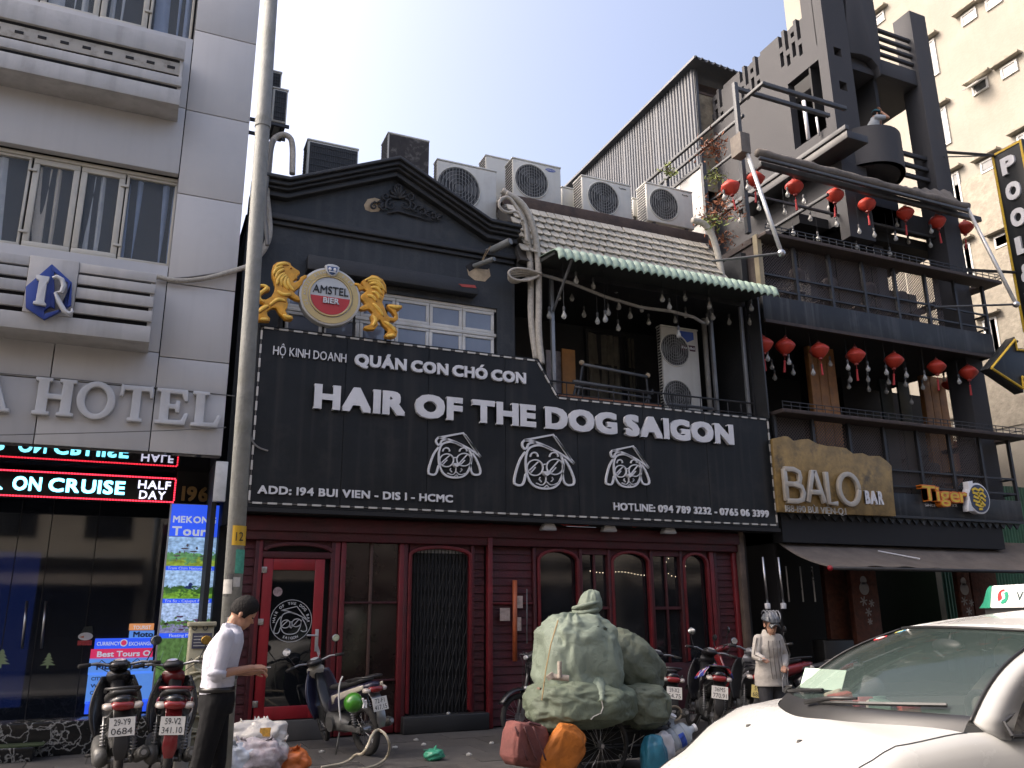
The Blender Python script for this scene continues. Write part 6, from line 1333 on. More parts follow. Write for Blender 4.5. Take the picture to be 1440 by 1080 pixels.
# vertical neon sign at the right edge
vs_ = thing('vertical_sign', 'tall black blade sign with yellow edging and stacked white letters POOL', 'sign', (18, -1, 9))
m_yb = M('yellow_bulb_edge', (.55, .36, .03), .5, var=.3, scale=30)
VX = 17.4; a = atX(1393, 218, VX); b = atX(1427, 193, VX); c3_ = atX(1447, 500, VX)
yv1, yv0 = a.y, a.y - .78; zv1 = a.z; zv0 = zv1 - 4.4
MB().box(VX, VX + .28, yv0, yv1, zv0, zv1).build('box', m_sign, vs_, bevel=.01)
mb = MB()
for (ya, yb, za_, zb3) in ((yv0 + .02, yv0 + .07, zv0, zv1 - .02), (yv1 - .07, yv1 - .02, zv0, zv1 - .02), (yv0 + .07, yv1 - .07, zv1 - .07, zv1 - .02)): mb.box(VX - .012, VX - .001, ya, yb, za_, zb3)
mb.build('yellow_edging', m_yb, vs_)
for i, ch in enumerate('POOL&B'):
 mb = MB(); v, f = text_geo(ch, .34, .42, .05, .05); mb.add(v, f, Matrix.Translation((VX, (yv0 + yv1) / 2, zv1 - .68 - i * .66)) @ Matrix.Rotation(-pi / 2, 4, 'Z') @ Matrix.Rotation(pi / 2, 4, 'X')); mb.build('letter', m_white, vs_, bevel=.004)
for z_ in (zv1 - .05, zv1 - 3.0): MB().tube([(VX + .1, yv1 - .1, z_), (BX1 - .1, .5, z_ + (-.1 if z_ < 8 else .0))], .035, 6).build('support_arm', m_rail, vs_)
MB().tube([(VX + .1, yv1 - .1, zv1 - .05), (BX1 - .3, .2, zv1 - .4)], .015, 5).build('support_arm', m_rail, vs_)
ar = thing('arrow_sign', 'black arrow sign with yellow bulb edging pointing left at the right edge', 'sign', tuple(atY(1430, 518, -1)))
mb = MB(); AO = [(1390, 518), (1427, 473), (1431, 489), (1475, 494), (1480, 545), (1438, 534), (1440, 552)]
pprism(mb, AO, -1, .2); mb.build('arrow_box', m_sign, ar, bevel=.01)
mb = MB(); P_ = [atY(x, y, -1.0) for x, y in [(1393, 518), (1426, 478), (1429, 492), (1473, 497), (1477, 541), (1436, 530), (1438, 547)]]; mb.tube([p + Vector((0, -.02, 0)) for p in P_ + P_[:1]], .022, 6); mb.build('yellow_edging', m_yb, ar)
MB().tube([atY(1430, 480, -.9), atY(1400, 500, .3)], .03, 6).build('support_arm', m_rail, ar)
# the tall cream building
cr = thing('cream_building', 'tall cream rendered building with small white framed windows behind the bar', 'building', (24, 5, 0))
m_cr = M('cream_render', (.27, .25, .21), .9, var=.12, scale=.7, bump=.35, bscale=12, streak=.3, dirt=(.24, .21, .17), dirt_amt=.35, dscale=.6)
m_crp = M('rough_mortar', (.28, .25, .20), .95, var=.25, scale=4, bump=1.0, bscale=9)
CX = 22.0
CH = 26.0
MB().box(CX, 34, -2.0, 10.6, 0, CH).build('wall', m_cr, cr)
MB().box(CX - .03, CX - .001, 1.5, 6.5, 6.5, 14.2).build('rough_render', m_crp, cr, kind=None)
def cwin(px, py, w_, h_, open_=False):
 v = atX(px, py, CX); y0, y1, z0, z1 = v.y - w_ / 2, v.y + w_ / 2, v.z - h_ / 2, v.z + h_ / 2; f = .06
 mb = MB(); mb.box(CX - .05, CX - .001, y0, y1, z1 - f, z1); mb.box(CX - .05, CX - .001, y0, y1, z0, z0 + f); mb.box(CX - .05, CX - .001, y0, y0 + f, z0 + f, z1 - f); mb.box(CX - .05, CX - .001, y1 - f, y1, z0 + f, z1 - f)
 if h_ > 1: mb.box(CX - .05, CX - .001, v.y - .02, v.y + .02, z0 + f, z1 - f)
 o = mb.build('window', m_pvcwin, cr, bevel=.005)
 MB().box(CX - .03, CX - .02, y0 + f, y1 - f, z0 + f, z1 - f).build('pane', M('grey_pane', (.12, .13, .14), .1, var=.3, rand=.3), o)
 MB().box(CX - .22, CX - .001, y0 - .18, y1 + .18, z1 + .08, z1 + .15).build('hood', m_crp, o)
 if open_: MB().box(0, .5, -w_ / 2, w_ / 2, -.02, .02, Matrix.Translation((CX - .06, v.y, z1 - .04)) @ Matrix.Rotation(radians(150), 4, 'Y')).build('open_sash', m_pvcwin, o)
for px, py in ((1363.5, 24), (1420, 98), (1391, 232), (1411, 338), (1354, 600), (1398, 2), (1236, 28)): cwin(px, py, .52, .38)
cwin(1379, 122, .52, .38, True)
for px, py in ((1310, 84), (1326, 180), (1360, 372), (1344, 272), (1397, 478), (1446, 215), (1290, 120)): cwin(px, py, .45, 1.3)
yw = thing('brick_wall', 'low red brick yard wall seen behind the right column', 'wall', (19, 3.5, 0))
m_br = M('red_brick', (.20, .075, .05), .85, var=.3, rand=.25, bump=.3); MB().box(17.6, 21.9, 5.2, 5.4, 0, 6.2).build('mortar', M('mortar', (.25, .22, .19), .9), yw)
br_me = MB().box(0, .215, 0, .05, 0, .065).mesh('brick', m_br); nb = 0
fld = MB()
for r in range(34):
 for c_ in range(18):
  x = 17.62 + c_ * .23 + (.115 if r % 2 else 0); z_ = 3.6 + r * .078
  if x > 21.7: continue
  if nb < 290 and 6 <= r : piece(br_me, 'brick', yw, Matrix.Translation((x, 5.165, z_))); nb += 1
  else: fld.add([Vector((x, 5.165, z_)) + v.co for v in br_me.vertices], [list(p_.vertices) for p_ in br_me.polygons])
fld.build('brick_field', m_br, yw, kind='stuff')
gfn_ = thing('green_fence', 'green corrugated metal fence at the right edge beside the canopy', 'fence', (18, 1, 0))
m_gf = M('green_corrugated', (.06, .17, .10), .5, var=.2, streak=.4, dirt=(.05, .06, .04))
mb = MB(); mb.grid(lambda u, v: (16.3 + 6 * u, 2.2 + (.04 if (u * 60) % 1 < .5 else 0), 4.4 * v), 240, 1); mb.build('sheet', m_gf, gfn_, solid=.01)
mb = MB(); mb.grid(lambda u, v: (16.3 + 6 * u, 2.2 + (.04 if (u * 60) % 1 < .5 else 0), 1.0), 1, 1)
# the far side of the street, behind the camera (seen in the glass and shading the fronts)
m_o = [M('opposite_render_%s' % n_, c_, .9, var=.15, scale=.6, streak=.3, dirt=(.2, .18, .15), dirt_amt=.2) for n_, c_ in (('cream', (.38, .37, .34)), ('beige', (.34, .31, .26)), ('grey', (.30, .29, .27)), ('pinkish grey', (.34, .30, .28)))]
for i, (x0, x1, h_, lb_) in enumerate(((-17, -8.2, 9, 'cream plastered house across the street behind the viewer'), (-8, .4, 10.5, 'beige plastered house across the street behind the viewer'), (.6, 7.8, 9.5, 'grey plastered house across the street behind the viewer'), (8, 15.6, 10.5, 'pinkish grey plastered house across the street behind the viewer'), (15.8, 26, 10, 'tall cream house across the street beyond the pinkish grey one'))):
 t = thing('opposite_house', lb_, 'building', ((x0 + x1) / 2, -15, 0)); MB().box(x0, x1, -24, -15, 0, h_).build('wall', m_o[i % 4], t)
 mb = MB(); wm = []
 for fz_ in range(1, 3):
  for k in range(3):
   xc = x0 + (x1 - x0) * (k + .5) / 3; MB().box(xc - .7, xc + .7, -15.02, -14.95, fz_ * 3.5 + .6, fz_ * 3.5 + 2.2).build('window', m_dw if 'm_dw' in globals() else m_gap, t)
  MB().box(x0 + .3, x1 - .3, -15, -14.1, fz_ * 3.5 - .1, fz_ * 3.5 + .05).build('balcony', m_o[(i + 1) % 4], t)
 MB().box(x0 + .4, x1 - .4, -15.02, -14.98, 0, 2.9).build('shop_opening', m_room, t)
 MB().prism([(x0 + .2, -15, 3.2), (x0 + .2, -13.6, 2.6), (x0 + .2, -13.6, 2.55), (x0 + .2, -15, 3.1)], (x1 - x0 - .4, 0, 0)).build('awning', m_canv, t)
# street pole
m_galv = M('galvanised_pole', (.22, .225, .21), .65, metal=.1, var=.18, scale=9, bump=.3, bscale=50, dirt=(.16, .16, .13), dirt_amt=.5, dscale=5)
pA = atY(316, 1000, -3.6); pB = atY(381, 0, -3.6)
pole = thing('street_pole', 'tall grey galvanised street pole with stickers and a yellow number plate', 'pole', (pA.x - .01, -3.6, 0))
d_ = (pB - pA); P0 = pA + d_ * (-pA.z / d_.z)
MB().tube([P0, pA + d_ * .55, pA + d_ * 1.6], [.082, .072, .062], 20).build('shaft', m_galv, pole, smooth=True)
def onpole(z): return pA + d_ * ((z - pA.z) / d_.z)
c = onpole(atY(372, 180, -3.6).z); MB().tube([c, c + Vector((0, 0, .1))], .078, 20).build('collar', m_galv, pole)
MB().lathe([(.16, 0), (.16, .03), (.1, .04), (.09, .12)], Matrix.Translation(P0), 16).build('base_plate', m_galv, pole)
def wrap(z0, z1, a0, a1, r, mt, nm):
 mb = MB(); c0 = onpole(z0); c1 = onpole(z1); n = 8
 mb.grid(lambda u, v: c0.lerp(c1, v) + Vector((sin(a0 + (a1 - a0) * u) * r, -cos(a0 + (a1 - a0) * u) * r, 0)), n, 1); return mb.build(nm, mt, pole, solid=.002)
Zp = lambda py: atY(318, py, -3.7).z
wrap(Zp(766), Zp(738), -.5, 1.25, .083, M('number_yellow', (.55, .33, .02), .5, var=.1), 'number_plate')
mb = MB(); q = onpole(Zp(762)); v, f = text_geo('12', .062, .075, .003, .01); mb.add(v, f, plane_m(q.x + .02, q.y - .086, Zp(760))); mb.build('number', M('ink_black', (.01, .01, .01), .5, var=0), pole)
pr = random.Random(3); m_p1 = M('sticker_paper', (.42, .41, .38), .8, var=.25, scale=14, dirt=(.16, .16, .15)); m_p2 = M('sticker_teal', (.06, .28, .2), .7, var=.3, scale=30); m_p3 = M('sticker_ink', (.05, .05, .05), .7, var=.6, scale=60)
wrap(Zp(806), Zp(772), .0, 1.2, .082, m_p2, 'paper_sticker')
for i in range(17):
 z_ = Zp(pr.uniform(775, 985)); a = pr.uniform(-1.3, .9); wrap(z_, z_ + pr.uniform(.05, .13), a, a + pr.uniform(.4, 1.0), .082 + .0003 * i, (m_p1, m_p1, m_p3, m_p1)[i % 4], 'paper_sticker')
# cream carved street cabinet behind the man
cb = thing('cream_stand', 'cream carved plaster stand with a small notice panel behind the man', 'stand', (xx(280, 950, -1.2), -1.2, 0))
m_crs = M('cream_plaster', (.38, .35, .24), .7, var=.15, bump=.2, dirt=(.18, .15, .09), dirt_amt=.4)
xa, xb = xx(266, 900, -1.2), xx(300, 900, -1.2); zt = zz(280, 877, -1.2)
MB().box(xa, xb, -1.2, -.95, 0, zt).build('panel', m_crs, cb, bevel=.015)
MB().box(xa - .02, xb + .02, -1.23, -.93, zt - .03, zt + .02).build('cap', m_crs, cb, bevel=.01)
MB().box(xa + .03, xb - .02, -1.212, -1.2, zt - .26, zt - .1).build('notice', M('notice_dark', (.06, .06, .1), .5, var=.3, scale=40), cb)
mb = MB()
for i in range(4): mb.box(xa + .045, xb - .035, -1.216, -1.212, zt - .14 - i * .032, zt - .128 - i * .032)
mb.build('notice_lines', m_p1, cb)
mb = MB()
for k in range(5):
 z_ = zt - .42 - k * .2; mb.torus(((xa + xb) / 2 + .02, -1.205, z_), .07, .02, 'y', 16, 6); mb.tube([(xa + .03, -1.21, z_ - .1), ((xa + xb) / 2, -1.215, z_ - .08), (xb - .02, -1.21, z_ - .11)], .015, 6)
mb.build('relief', m_crs, cb, smooth=True)
mb = MB()
for px in (274, 289): q = atY(px, 882, -1.22); mb.torus((q.x, -1.215, zt - .045), .022, .006, 'y', 12, 5)
mb.build('scroll_mark', m_p3, cb)
o = MB().box(xx(261, 1000, -1.6) - .07, xx(261, 1000, -1.6) + .07, -1.65, -1.5, 0, zz(261, 990, -1.6)).build('white_post', M('white_post_paint', (.5, .47, .42), .5, var=.1, dirt=(.3, .27, .2)), None, bevel=.012)
tag(o, 'short cream metal post between the two scooters', 'post')
# motorbikes
m_tyre = M('tyre_rubber', (.022, .021, .02), .85, var=.2, bump=.3, bscale=90, dirt=(.07, .06, .05), dirt_amt=.4, dscale=8)
m_alloy = M('alloy', (.30, .30, .30), .35, metal=.8, var=.2, dirt=(.1, .09, .08), dirt_amt=.4)
m_eng = M('engine_grey', (.11, .11, .105), .5, metal=.5, var=.4, scale=12, dirt=(.04, .035, .03), dirt_amt=.6)
m_blkp = M('black_plastic', (.018, .018, .019), .42, var=.2, dirt=(.05, .05, .05), dirt_amt=.2)
m_seatb = M('seat_vinyl', (.022, .022, .022), .55, var=.15, bump=.15)
m_plate = M('plate_white', (.62, .60, .55), .5, var=.05, dirt=(.35, .3, .25), dirt_amt=.3)
m_plyel = M('plate_yellow', (.55, .45, .16), .5, var=.08)
m_pink = M('plate_ink', (.02, .02, .02), .6, var=0)
m_tl = M('tail_lens_red', (.20, .012, .012), .2, var=.1, coat=.5); m_ind = M('indicator_lens', (.45, .40, .36), .2, coat=.5, var=.1); m_mir = M('mirror_glass', (.7, .72, .75), .03, metal=1, var=0); m_hl = M('headlamp_glass', (.5, .5, .5), .08, var=0, metal=.3)
def rr(x, zc, hw, hh, p=2.6, n=16, yc=0):
 o = []
 for k in range(n):
  a = 2 * pi * k / n; c_, s_ = cos(a), sin(a); o.append(Vector((x, yc + hw * (abs(c_) ** (2 / p)) * (1 if c_ > 0 else -1), zc + hh * (abs(s_) ** (2 / p)) * (1 if s_ > 0 else -1))))
 return o
def bike(lab, loc, heading, lean=.08, body=m_blkp, accent=None, plate=('59-V2', '341.10'), pl_mat=None, steer=.25, scale=1.0, mirrors=(1, 1), seat=None, tail=0, floor=0, lamp=m_hl, group='motorbikes parked on the pavement', spokes=True, cover=None):
 accent = accent or body; seat = seat or m_seatb
 t = bpy.data.objects.new('motorbike', None); COL.objects.link(t); t.rotation_mode = 'XYZ'
 Rz = Matrix.Rotation(heading, 4, 'Z') @ Matrix.Rotation(lean, 4, 'X')
 t.matrix_world = Matrix.Translation(loc) @ Rz @ Matrix.Scale(scale, 4); WM[t] = t.matrix_world.copy(); tag(t, lab, 'motorbike', group)
 kw = dict(parent=t, world=False)
 fs = Matrix.Translation((.50, 0, .8)) @ Matrix.Rotation(radians(26), 4, 'Y') @ Matrix.Rotation(steer, 4, 'Z') @ Matrix.Rotation(radians(-26), 4, 'Y') @ Matrix.Translation((-.50, 0, -.8))
 def wheel(x, w_, mat=None):
  R = .285; mb = MB(); mb.torus((x, 0, R), R - w_ - .004, w_ * .35, 'y', 32, 8, mat);
  if spokes:
   for i in range(20):
    a = 2 * pi * i / 20; s = .03 if i % 2 else -.03; mb.tube([(x + .03 * cos(a), s, R + .03 * sin(a)), (x + (R - w_) * cos(a + .25), 0, R + (R - w_) * sin(a + .25))], .0025, 4, mat)
  else:
   for i in range(5): a = 2 * pi * i / 5; mb.tube([(x, 0, R), (x + (R - w_) * cos(a), 0, R + (R - w_) * sin(a))], [.03, .016], 6, mat)
  mb.tube([(x, -.05, R), (x, .05, R)], .045, 12, mat); o = mb.build('wheel', m_alloy, smooth=False, autos=45, **kw)
  MB().torus((x, 0, R), R - w_, w_, 'y', 40, 10, mat, sq=.85).build('tyre', m_tyre, o, world=False, smooth=True)
 wheel(.64, .035, fs); wheel(-.60, .045)
 mb = MB(); mb.tube([(.64, .055, .29), (.54, .055, .62)], .022, 8, fs); mb.tube([(.64, -.055, .29), (.54, -.055, .62)], .022, 8, fs); mb.tube([(.54, -.06, .62), (.54, .06, .62)], .03, 8, fs); mb.tube([(.54, 0, .60), (.43, 0, .95)], .025, 8, fs); mb.build('front_fork', m_alloy if spokes else m_blkp, smooth=True, **kw)
 mb = MB(); mb.grid(lambda u, v: (.64 + (.315 + .03 * cos((v - .5) * pi)) * cos(radians(30 + 130 * u)), (v - .5) * .13, .29 + (.315 + .03 * cos((v - .5) * pi)) * sin(radians(30 + 130 * u))), 14, 6, fs); mb.build('front_fender', body, solid=.006, smooth=True, **kw)
 mb = MB();
 def ls(u, v):
  y = (u - .5) * 2; z = .36 + .56 * v; hw = .10 + .13 * sin(pi * min(1, v * .75 + .15)); x = .30 + .14 * v + .07 * (1 - y * y) ; return (x - .02 * abs(y), y * hw, z)
 mb.grid(ls, 12, 10); mb.build('leg_shield', body, solid=.02, smooth=True, **kw)
 MB().loft([rr(.42, .86, .06, .07), rr(.34, .66, .075, .09), rr(.26, .5, .075, .08), rr(.14, .42, .07, .06)]).build('centre_panel', m_blkp, smooth=True, **kw)
 MB().loft([rr(.50, .80, .05, .06), rr(.46, .88, .10, .07), rr(.40, .93, .11, .05)], fs).build('front_cowl', accent, smooth=True, **kw)
 MB().loft([rr(.50, .99, .035, .03), rr(.46, .995, .085, .05), rr(.38, 1.02, .10, .05), rr(.30, 1.03, .085, .035), rr(.26, 1.025, .06, .02)], fs).build('headset_cover', m_blkp if tail else accent, smooth=True, **kw)
 MB().ell([((.505, 0, .99), (0, .06, 0), (0, 0, .035)), ((.52, 0, .99), (0, .04, 0), (0, 0, .02))], fs).build('headlight', lamp, smooth=True, **kw)
 mb = MB(); mb.ell([((.325, 0, 1.055), (.045, 0, 0), (0, .07, 0)), ((.325, 0, 1.072), (.038, 0, .01), (0, .06, 0))], fs @ Matrix.Translation((0, 0, .0))); o = mb.build('instrument_panel', m_blkp, smooth=True, **kw)
 MB().ell([((.322, 0, 1.073), (.032, 0, .008), (0, .052, 0)), ((.322, 0, 1.076), (.028, 0, .008), (0, .046, 0))], fs).build('dial_glass', m_hl, o, world=False)
 mb = MB()
 mb.tube([(.29, -.34, 1.03), (.36, -.2, 1.045), (.38, -.08, 1.02), (.38, .08, 1.02), (.36, .2, 1.045), (.29, .34, 1.03)], .013, 8, fs)
 mb.build('handlebar', m_alloy, smooth=True, **kw)
 mb = MB()
 for s in (-1, 1):
  mb.tube([(.37, s * .2, 1.03), (.44, s * .16, 1.07), (.49, s * .06, .99), (.47, s * .03, .84)], .004, 5, fs); mb.tube([(.36, s * .22, 1.035), (.46, s * .20, 1.02), (.52, s * .05, .93), (.54, s * .05, .64)], .004, 5, fs)
 mb.build('control_cable', m_tyre, **kw)
 for s in (-1, 1):
  MB().tube([(.325, s * .26, 1.038), (.285, s * .36, 1.03)], .019, 10, fs).build('grip', m_tyre, smooth=True, **kw)
  MB().tube([(.37, s * .2, 1.03), (.38, s * .30, 1.035), (.35, s * .36, 1.025)], .007, 6, fs).build('brake_lever', m_alloy, smooth=True, **kw)
  if mirrors[0 if s > 0 else 1]:
   q = fs @ Matrix.Translation((.34, s * .31, 1.24)) @ Matrix.Rotation(s * -.25, 4, 'Z')
   mb = MB(); mb.tube([(.36, s * .24, 1.05), (.37, s * .29, 1.16), (.345, s * .31, 1.22)], .006, 6, fs); mb.ell([((.02, 0, 0), (0, .03, 0), (0, 0, .03)), ((.01, 0, 0), (0, .055, 0), (0, 0, .048)), ((-.006, 0, 0), (0, .055, 0), (0, 0, .048))], q); o = mb.build('mirror', m_blkp, smooth=True, autos=45, **kw)
   MB().ell([((-.007, 0, 0), (0, .05, 0), (0, 0, .043)), ((-.009, 0, 0), (0, .048, 0), (0, 0, .041))], q).build('mirror_glass', m_mir if mirrors[0 if s > 0 else 1] == 1 else M('mirror_amber', (.7, .42, .1), .1, metal=.7, var=.5, scale=20), o, world=False)
 MB().loft([rr(.06, .72, .06, .02), rr(.0, .735, .10, .035), rr(-.2, .755, .125, .045), rr(-.42, .79, .135, .045), rr(-.62, .83, .115, .04), rr(-.74, .85, .07, .02)]).build('seat', seat, smooth=True, **kw)
 if cover:
  mb = MB(); mb.grid(lambda u, v: (-.80 + .82 * u, (v - .5) * .36, .905 - .10 * u - .14 * (abs(v - .5) * 2) ** 3 + .008 * sin(u * 25 + v * 9)), 20, 12); mb.build('seat_cover', cover, smooth=True, solid=.008, **kw)
 MB().loft([rr(-.90, .80, .03, .025), rr(-.84, .785, .085, .05), rr(-.70, .745, .13, .075), rr(-.45, .68, .145, .10), rr(-.2, .60, .13, .12), rr(.02, .55, .10, .12), rr(.14, .50, .06, .09)]).build('side_cowl', body, smooth=True, **kw)
 if accent is not body:
  for s in (-1, 1): mb = MB(); mb.grid(lambda u, v: (-.82 + .75 * u, s * (.115 + .035 * sin(pi * min(1, u + .15))), .79 - .19 * u + (v - .5) * (.05 + .05 * u)), 10, 3); mb.build('side_stripe', accent, solid=.008, smooth=True, **kw)
 o = MB().loft([rr(-.86, .755, .10, .040), rr(-.90, .75, .085, .034), rr(-.915, .748, .05, .02)]).build('tail_light', m_tl, smooth=True, **kw)
 for s in (-1, 1): MB().loft([rr(-.84, .75, .045, .03, yc=s * .115), rr(-.885, .745, .035, .022, yc=s * .11), rr(-.90, .743, .015, .01, yc=s * .10)]).build('indicator', m_ind, smooth=True, **kw)
 mb = MB(); mb.tube([(-.45, .13, .84), (-.70, .135, .88), (-.86, .10, .89), (-.90, 0, .895), (-.86, -.10, .89), (-.70, -.135, .88), (-.45, -.13, .84)], .013, 8); mb.build('grab_rail', accent if tail == 3 else m_blkp, smooth=True, **kw)
 MB().loft([[Vector((x, y, z)) for y in (-w_, w_)] + [Vector((x + .02, y, z + .0)) for y in (w_, -w_)] for x, z, w_ in ((-.82, .72, .07), (-.90, .64, .065), (-.955, .50, .055), (-.965, .42, .06), (-.955, .34, .035))]).build('rear_mudguard', (m_blkp, m_alloy)[tail % 2] if tail < 2 else accent, bevel=.006, **kw)
 PM = Matrix.Translation((-.945, 0, .595)) @ Matrix.Rotation(-pi / 2, 4, 'Z') @ Matrix.Rotation(pi / 2 - .22, 4, 'X')
 o = MB().box(-.098, .098, -.073, .073, -.002, .002, PM).build('number_plate', pl_mat or m_plate, bevel=.0, **kw)
 if plate:
  mb = MB(); v, f = text_geo(plate[0], .125, .05, .002, .008); mb.add(v, f, PM @ Matrix.Translation((0, .01, .002))); v, f = text_geo(plate[1], .16, .05, .002, .008); mb.add(v, f, PM @ Matrix.Translation((0, -.06, .002)))
  mb.build('plate_number', m_pink, o, world=False)
 mb = MB(); mb.loft([rr(.22, .36, .05, .07), rr(.12, .36, .11, .10), rr(-.1, .34, .13, .11), rr(-.25, .32, .12, .09), rr(-.32, .32, .06, .05)]); mb.tube([(-.05, -.17, .33), (-.05, .16, .33)], .085, 16); mb.tube([(.2, 0, .40), (.36, 0, .44)], [.07, .055], 12)
 for i in range(5): mb.box(.22 + i * .03, .23 + i * .03, -.08, .08, .34, .50)
 mb.build('engine', m_eng, autos=40, **kw)
 mb = MB(); mb.box(-.66, -.1, .09, .115, .27, .34); mb.box(-.66, -.1, -.115, -.09, .27, .33); mb.tube([(-.60, -.12, .285), (-.60, .12, .285)], .02, 8); mb.build('swingarm', m_eng, bevel=.006, **kw)
 if not spokes: MB().loft([rr(-.70, .32, .05, .06, yc=.13), rr(-.5, .33, .06, .09, yc=.14), rr(-.15, .35, .07, .11, yc=.13), rr(.0, .36, .05, .07, yc=.12)]).build('transmission_case', m_eng, smooth=True, **kw)
 for s in (-1, 1):
  mb = MB(); mb.tube([(-.58, s * .12, .33), (-.47, s * .125, .64)], .012, 6)
  for i in range(9): q = i / 8; mb.torus((-.565 + .075 * q, s * .121, .37 + .2 * q), .024, .0055, 'z', 12, 5)
  mb.build('shock_absorber', m_alloy, smooth=True, **kw)
 mb = MB(); mb.tube([(.1, -.12, .27), (-.1, -.15, .22), (-.3, -.165, .25)], .018, 8); mb.build('exhaust_pipe', m_eng, smooth=True, **kw)
 Q = [Vector((-.28, -.165, .26)), Vector((-.36, -.17, .275)), Vector((-.80, -.185, .36)), Vector((-.86, -.187, .37))]
 o = MB().tube(Q, [.03, .052, .056, .04], 14).build('muffler', m_eng if tail != 2 else m_blkp, smooth=True, autos=50, **kw); MB().tube([Q[3], Q[3] + Vector((-.02, 0, .004))], .022, 10).build('muffler_tip', m_alloy, o, world=False)
 for s in (-1, 1): MB().tube([(.02, s * .10, .27), (.02, s * .24, .27)], .014, 8).build('foot_peg', m_tyre, smooth=True, **kw)
 MB().tube([(-.18, .10, .24), (-.24, .20, .02)], .012, 6).build('side_stand', m_eng, smooth=True, **kw)
 return t
m_redp = M('metallic_red_plastic', (.16, .012, .015), .3, var=.15, coat=.4, dirt=(.06, .02, .02), dirt_amt=.25)
m_blkg = M('gloss_black_plastic', (.012, .012, .014), .25, var=.15, coat=.3, dirt=(.05, .05, .05), dirt_amt=.25)
m_crmp = M('cream_white_plastic', (.50, .46, .38), .35, var=.08, coat=.3, dirt=(.3, .26, .2), dirt_amt=.3)
m_purp = M('dark_purple_plastic', (.018, .016, .04), .35, var=.15, coat=.3)
m_gryp = M('grey_silver_plastic', (.25, .25, .26), .35, metal=.3, var=.1)
def gpt(px, py, z): v = atZ(px, py, z); return v
R_ = radians
v = atY(161, 1015, -2.9)
bike('black scooter seen from behind with plate 29-Y9 0684 at the left', (v.x + .03, -1.92, 0), R_(93), -.03, m_blkg, None, ('29-Y9', '0684'), steer=.02, scale=1.04, mirrors=(0, 1), spokes=False, tail=0)
v = atY(243, 1030, -2.95)
bike('red scooter seen from behind with plate 59-V2 341.10 beside the black one', (v.x + .0, -2.0, 0), R_(88), .04, m_blkg, m_redp, ('59-V2', '341.10'), steer=-.2, scale=1.03, mirrors=(0, 2), spokes=False, tail=3)
v = atZ(520, 1066, 0)
bike('cream and purple motorbike with plate 72-F1 417.15 parked before the red shopfront', (v.x - .17, v.y + .72, 0), R_(108), -.12, m_purp, m_crmp, ('72-F1', '417.15'), steer=-.35, scale=.98, mirrors=(1, 1), tail=1)
# helmet on that motorbike
he = thing('green_helmet', 'bright green helmet hanging on the side of the cream and purple motorbike', 'helmet', tuple(atY(497, 990, -1.75)))
c = atY(497, 988, -1.72); mb = MB(); mb.ball(tuple(c), (.105, .115, .105), n=20, m=12); mb.build('shell', M('helmet_green', (.045, .21, .015), .3, var=.05, coat=.5), he, smooth=True)
mb = MB();
for k in range(2): mb.tube([c + Vector((.07 + .03 * k, -.125, .05 - .02 * k)), c + Vector((.09 + .02 * k, -.12, -.0)), c + Vector((.08 + .03 * k, -.125, -.05))], .012, 6)
mb.build('white_print', m_white, he)
v = atZ(745, 1042, 0)
bike('black motorbike with bare front wheel leaning behind the sacks', (v.x + .52, v.y + .1, 0), R_(172), -.1, m_blkg, m_blkp, ('59-X1', '120.44'), steer=.35, scale=1.0, mirrors=(1, 0))
def bk(px, py, Y, *a, **k): q = atY(px, py, Y); return (q.x, Y, 0)
m_cov = M('patterned_seat_cover', (.35, .33, .45), .7, var=.0)
def _cov():
 t = m_cov.node_tree; N = t.nodes; L = t.links; b = N['Principled BSDF']; tc = N.new('ShaderNodeTexCoord'); vo = N.new('ShaderNodeTexVoronoi'); vo.inputs['Scale'].default_value = 11; L.new(tc.outputs['Object'], vo.inputs['Vector'])
 cr = N.new('ShaderNodeValToRGB'); cr.color_ramp.interpolation = 'CONSTANT'; e = cr.color_ramp.elements; e[0].position = 0; e[0].color = (.03, .05, .35, 1); e[1].position = .3; e[1].color = (.6, .58, .6, 1)
 for p_, c_ in ((.55, (.5, .04, .05, 1)), (.7, (.05, .08, .4, 1)), (.85, (.6, .6, .62, 1))): q = e.new(p_); q.color = c_
 L.new(vo.outputs['Color'], cr.inputs[0]); L.new(cr.outputs[0], b.inputs['Base Color'])
_cov()
GR = 'motorbikes in the row before the right arches'
q = atY(978, 980, -2.2); bike('black motorbike with a red and blue patterned seat cover beside the sacks', (q.x + .55, -1.6, 0), R_(62), .12, m_blkg, m_blkp, ('36M5', '770.91'), scale=1.0, group=GR, mirrors=(1, 1), cover=m_cov)
q = atY(935, 985, -2.0); bike('dark motorbike wedged between the sacks and the patterned seat', (q.x + .35, -1.2, 0), R_(70), .1, m_blkg, m_blkp, ('59-X2', '54.75'), scale=.97, group=GR, mirrors=(0, 0))
q = atY(1037, 975, -2.2); bike('black motorbike with a yellow number plate in front of the woman', (q.x + .45, -1.75, 0), R_(58), .15, m_blkp, m_gryp, ('59-Y1', '688.52'), m_plyel, scale=1.0, group=GR, mirrors=(0, 1))
q = atY(1052, 930, -1.3); bike('red motorbike behind the woman near the brown post', (q.x + .35, -.9, 0), R_(150), .1, m_redp, m_redp, ('59-F1', '204.8'), scale=1.0, group=GR, mirrors=(1, 1))
q = atY(1135, 935, -1.6); bike('dark red motorbike right of the woman under the brown canopy', (q.x + .2, -1.3, 0), R_(165), .1, m_blkg, m_redp, ('59-T2', '118.60'), scale=1.0, group=GR, mirrors=(1, 1))
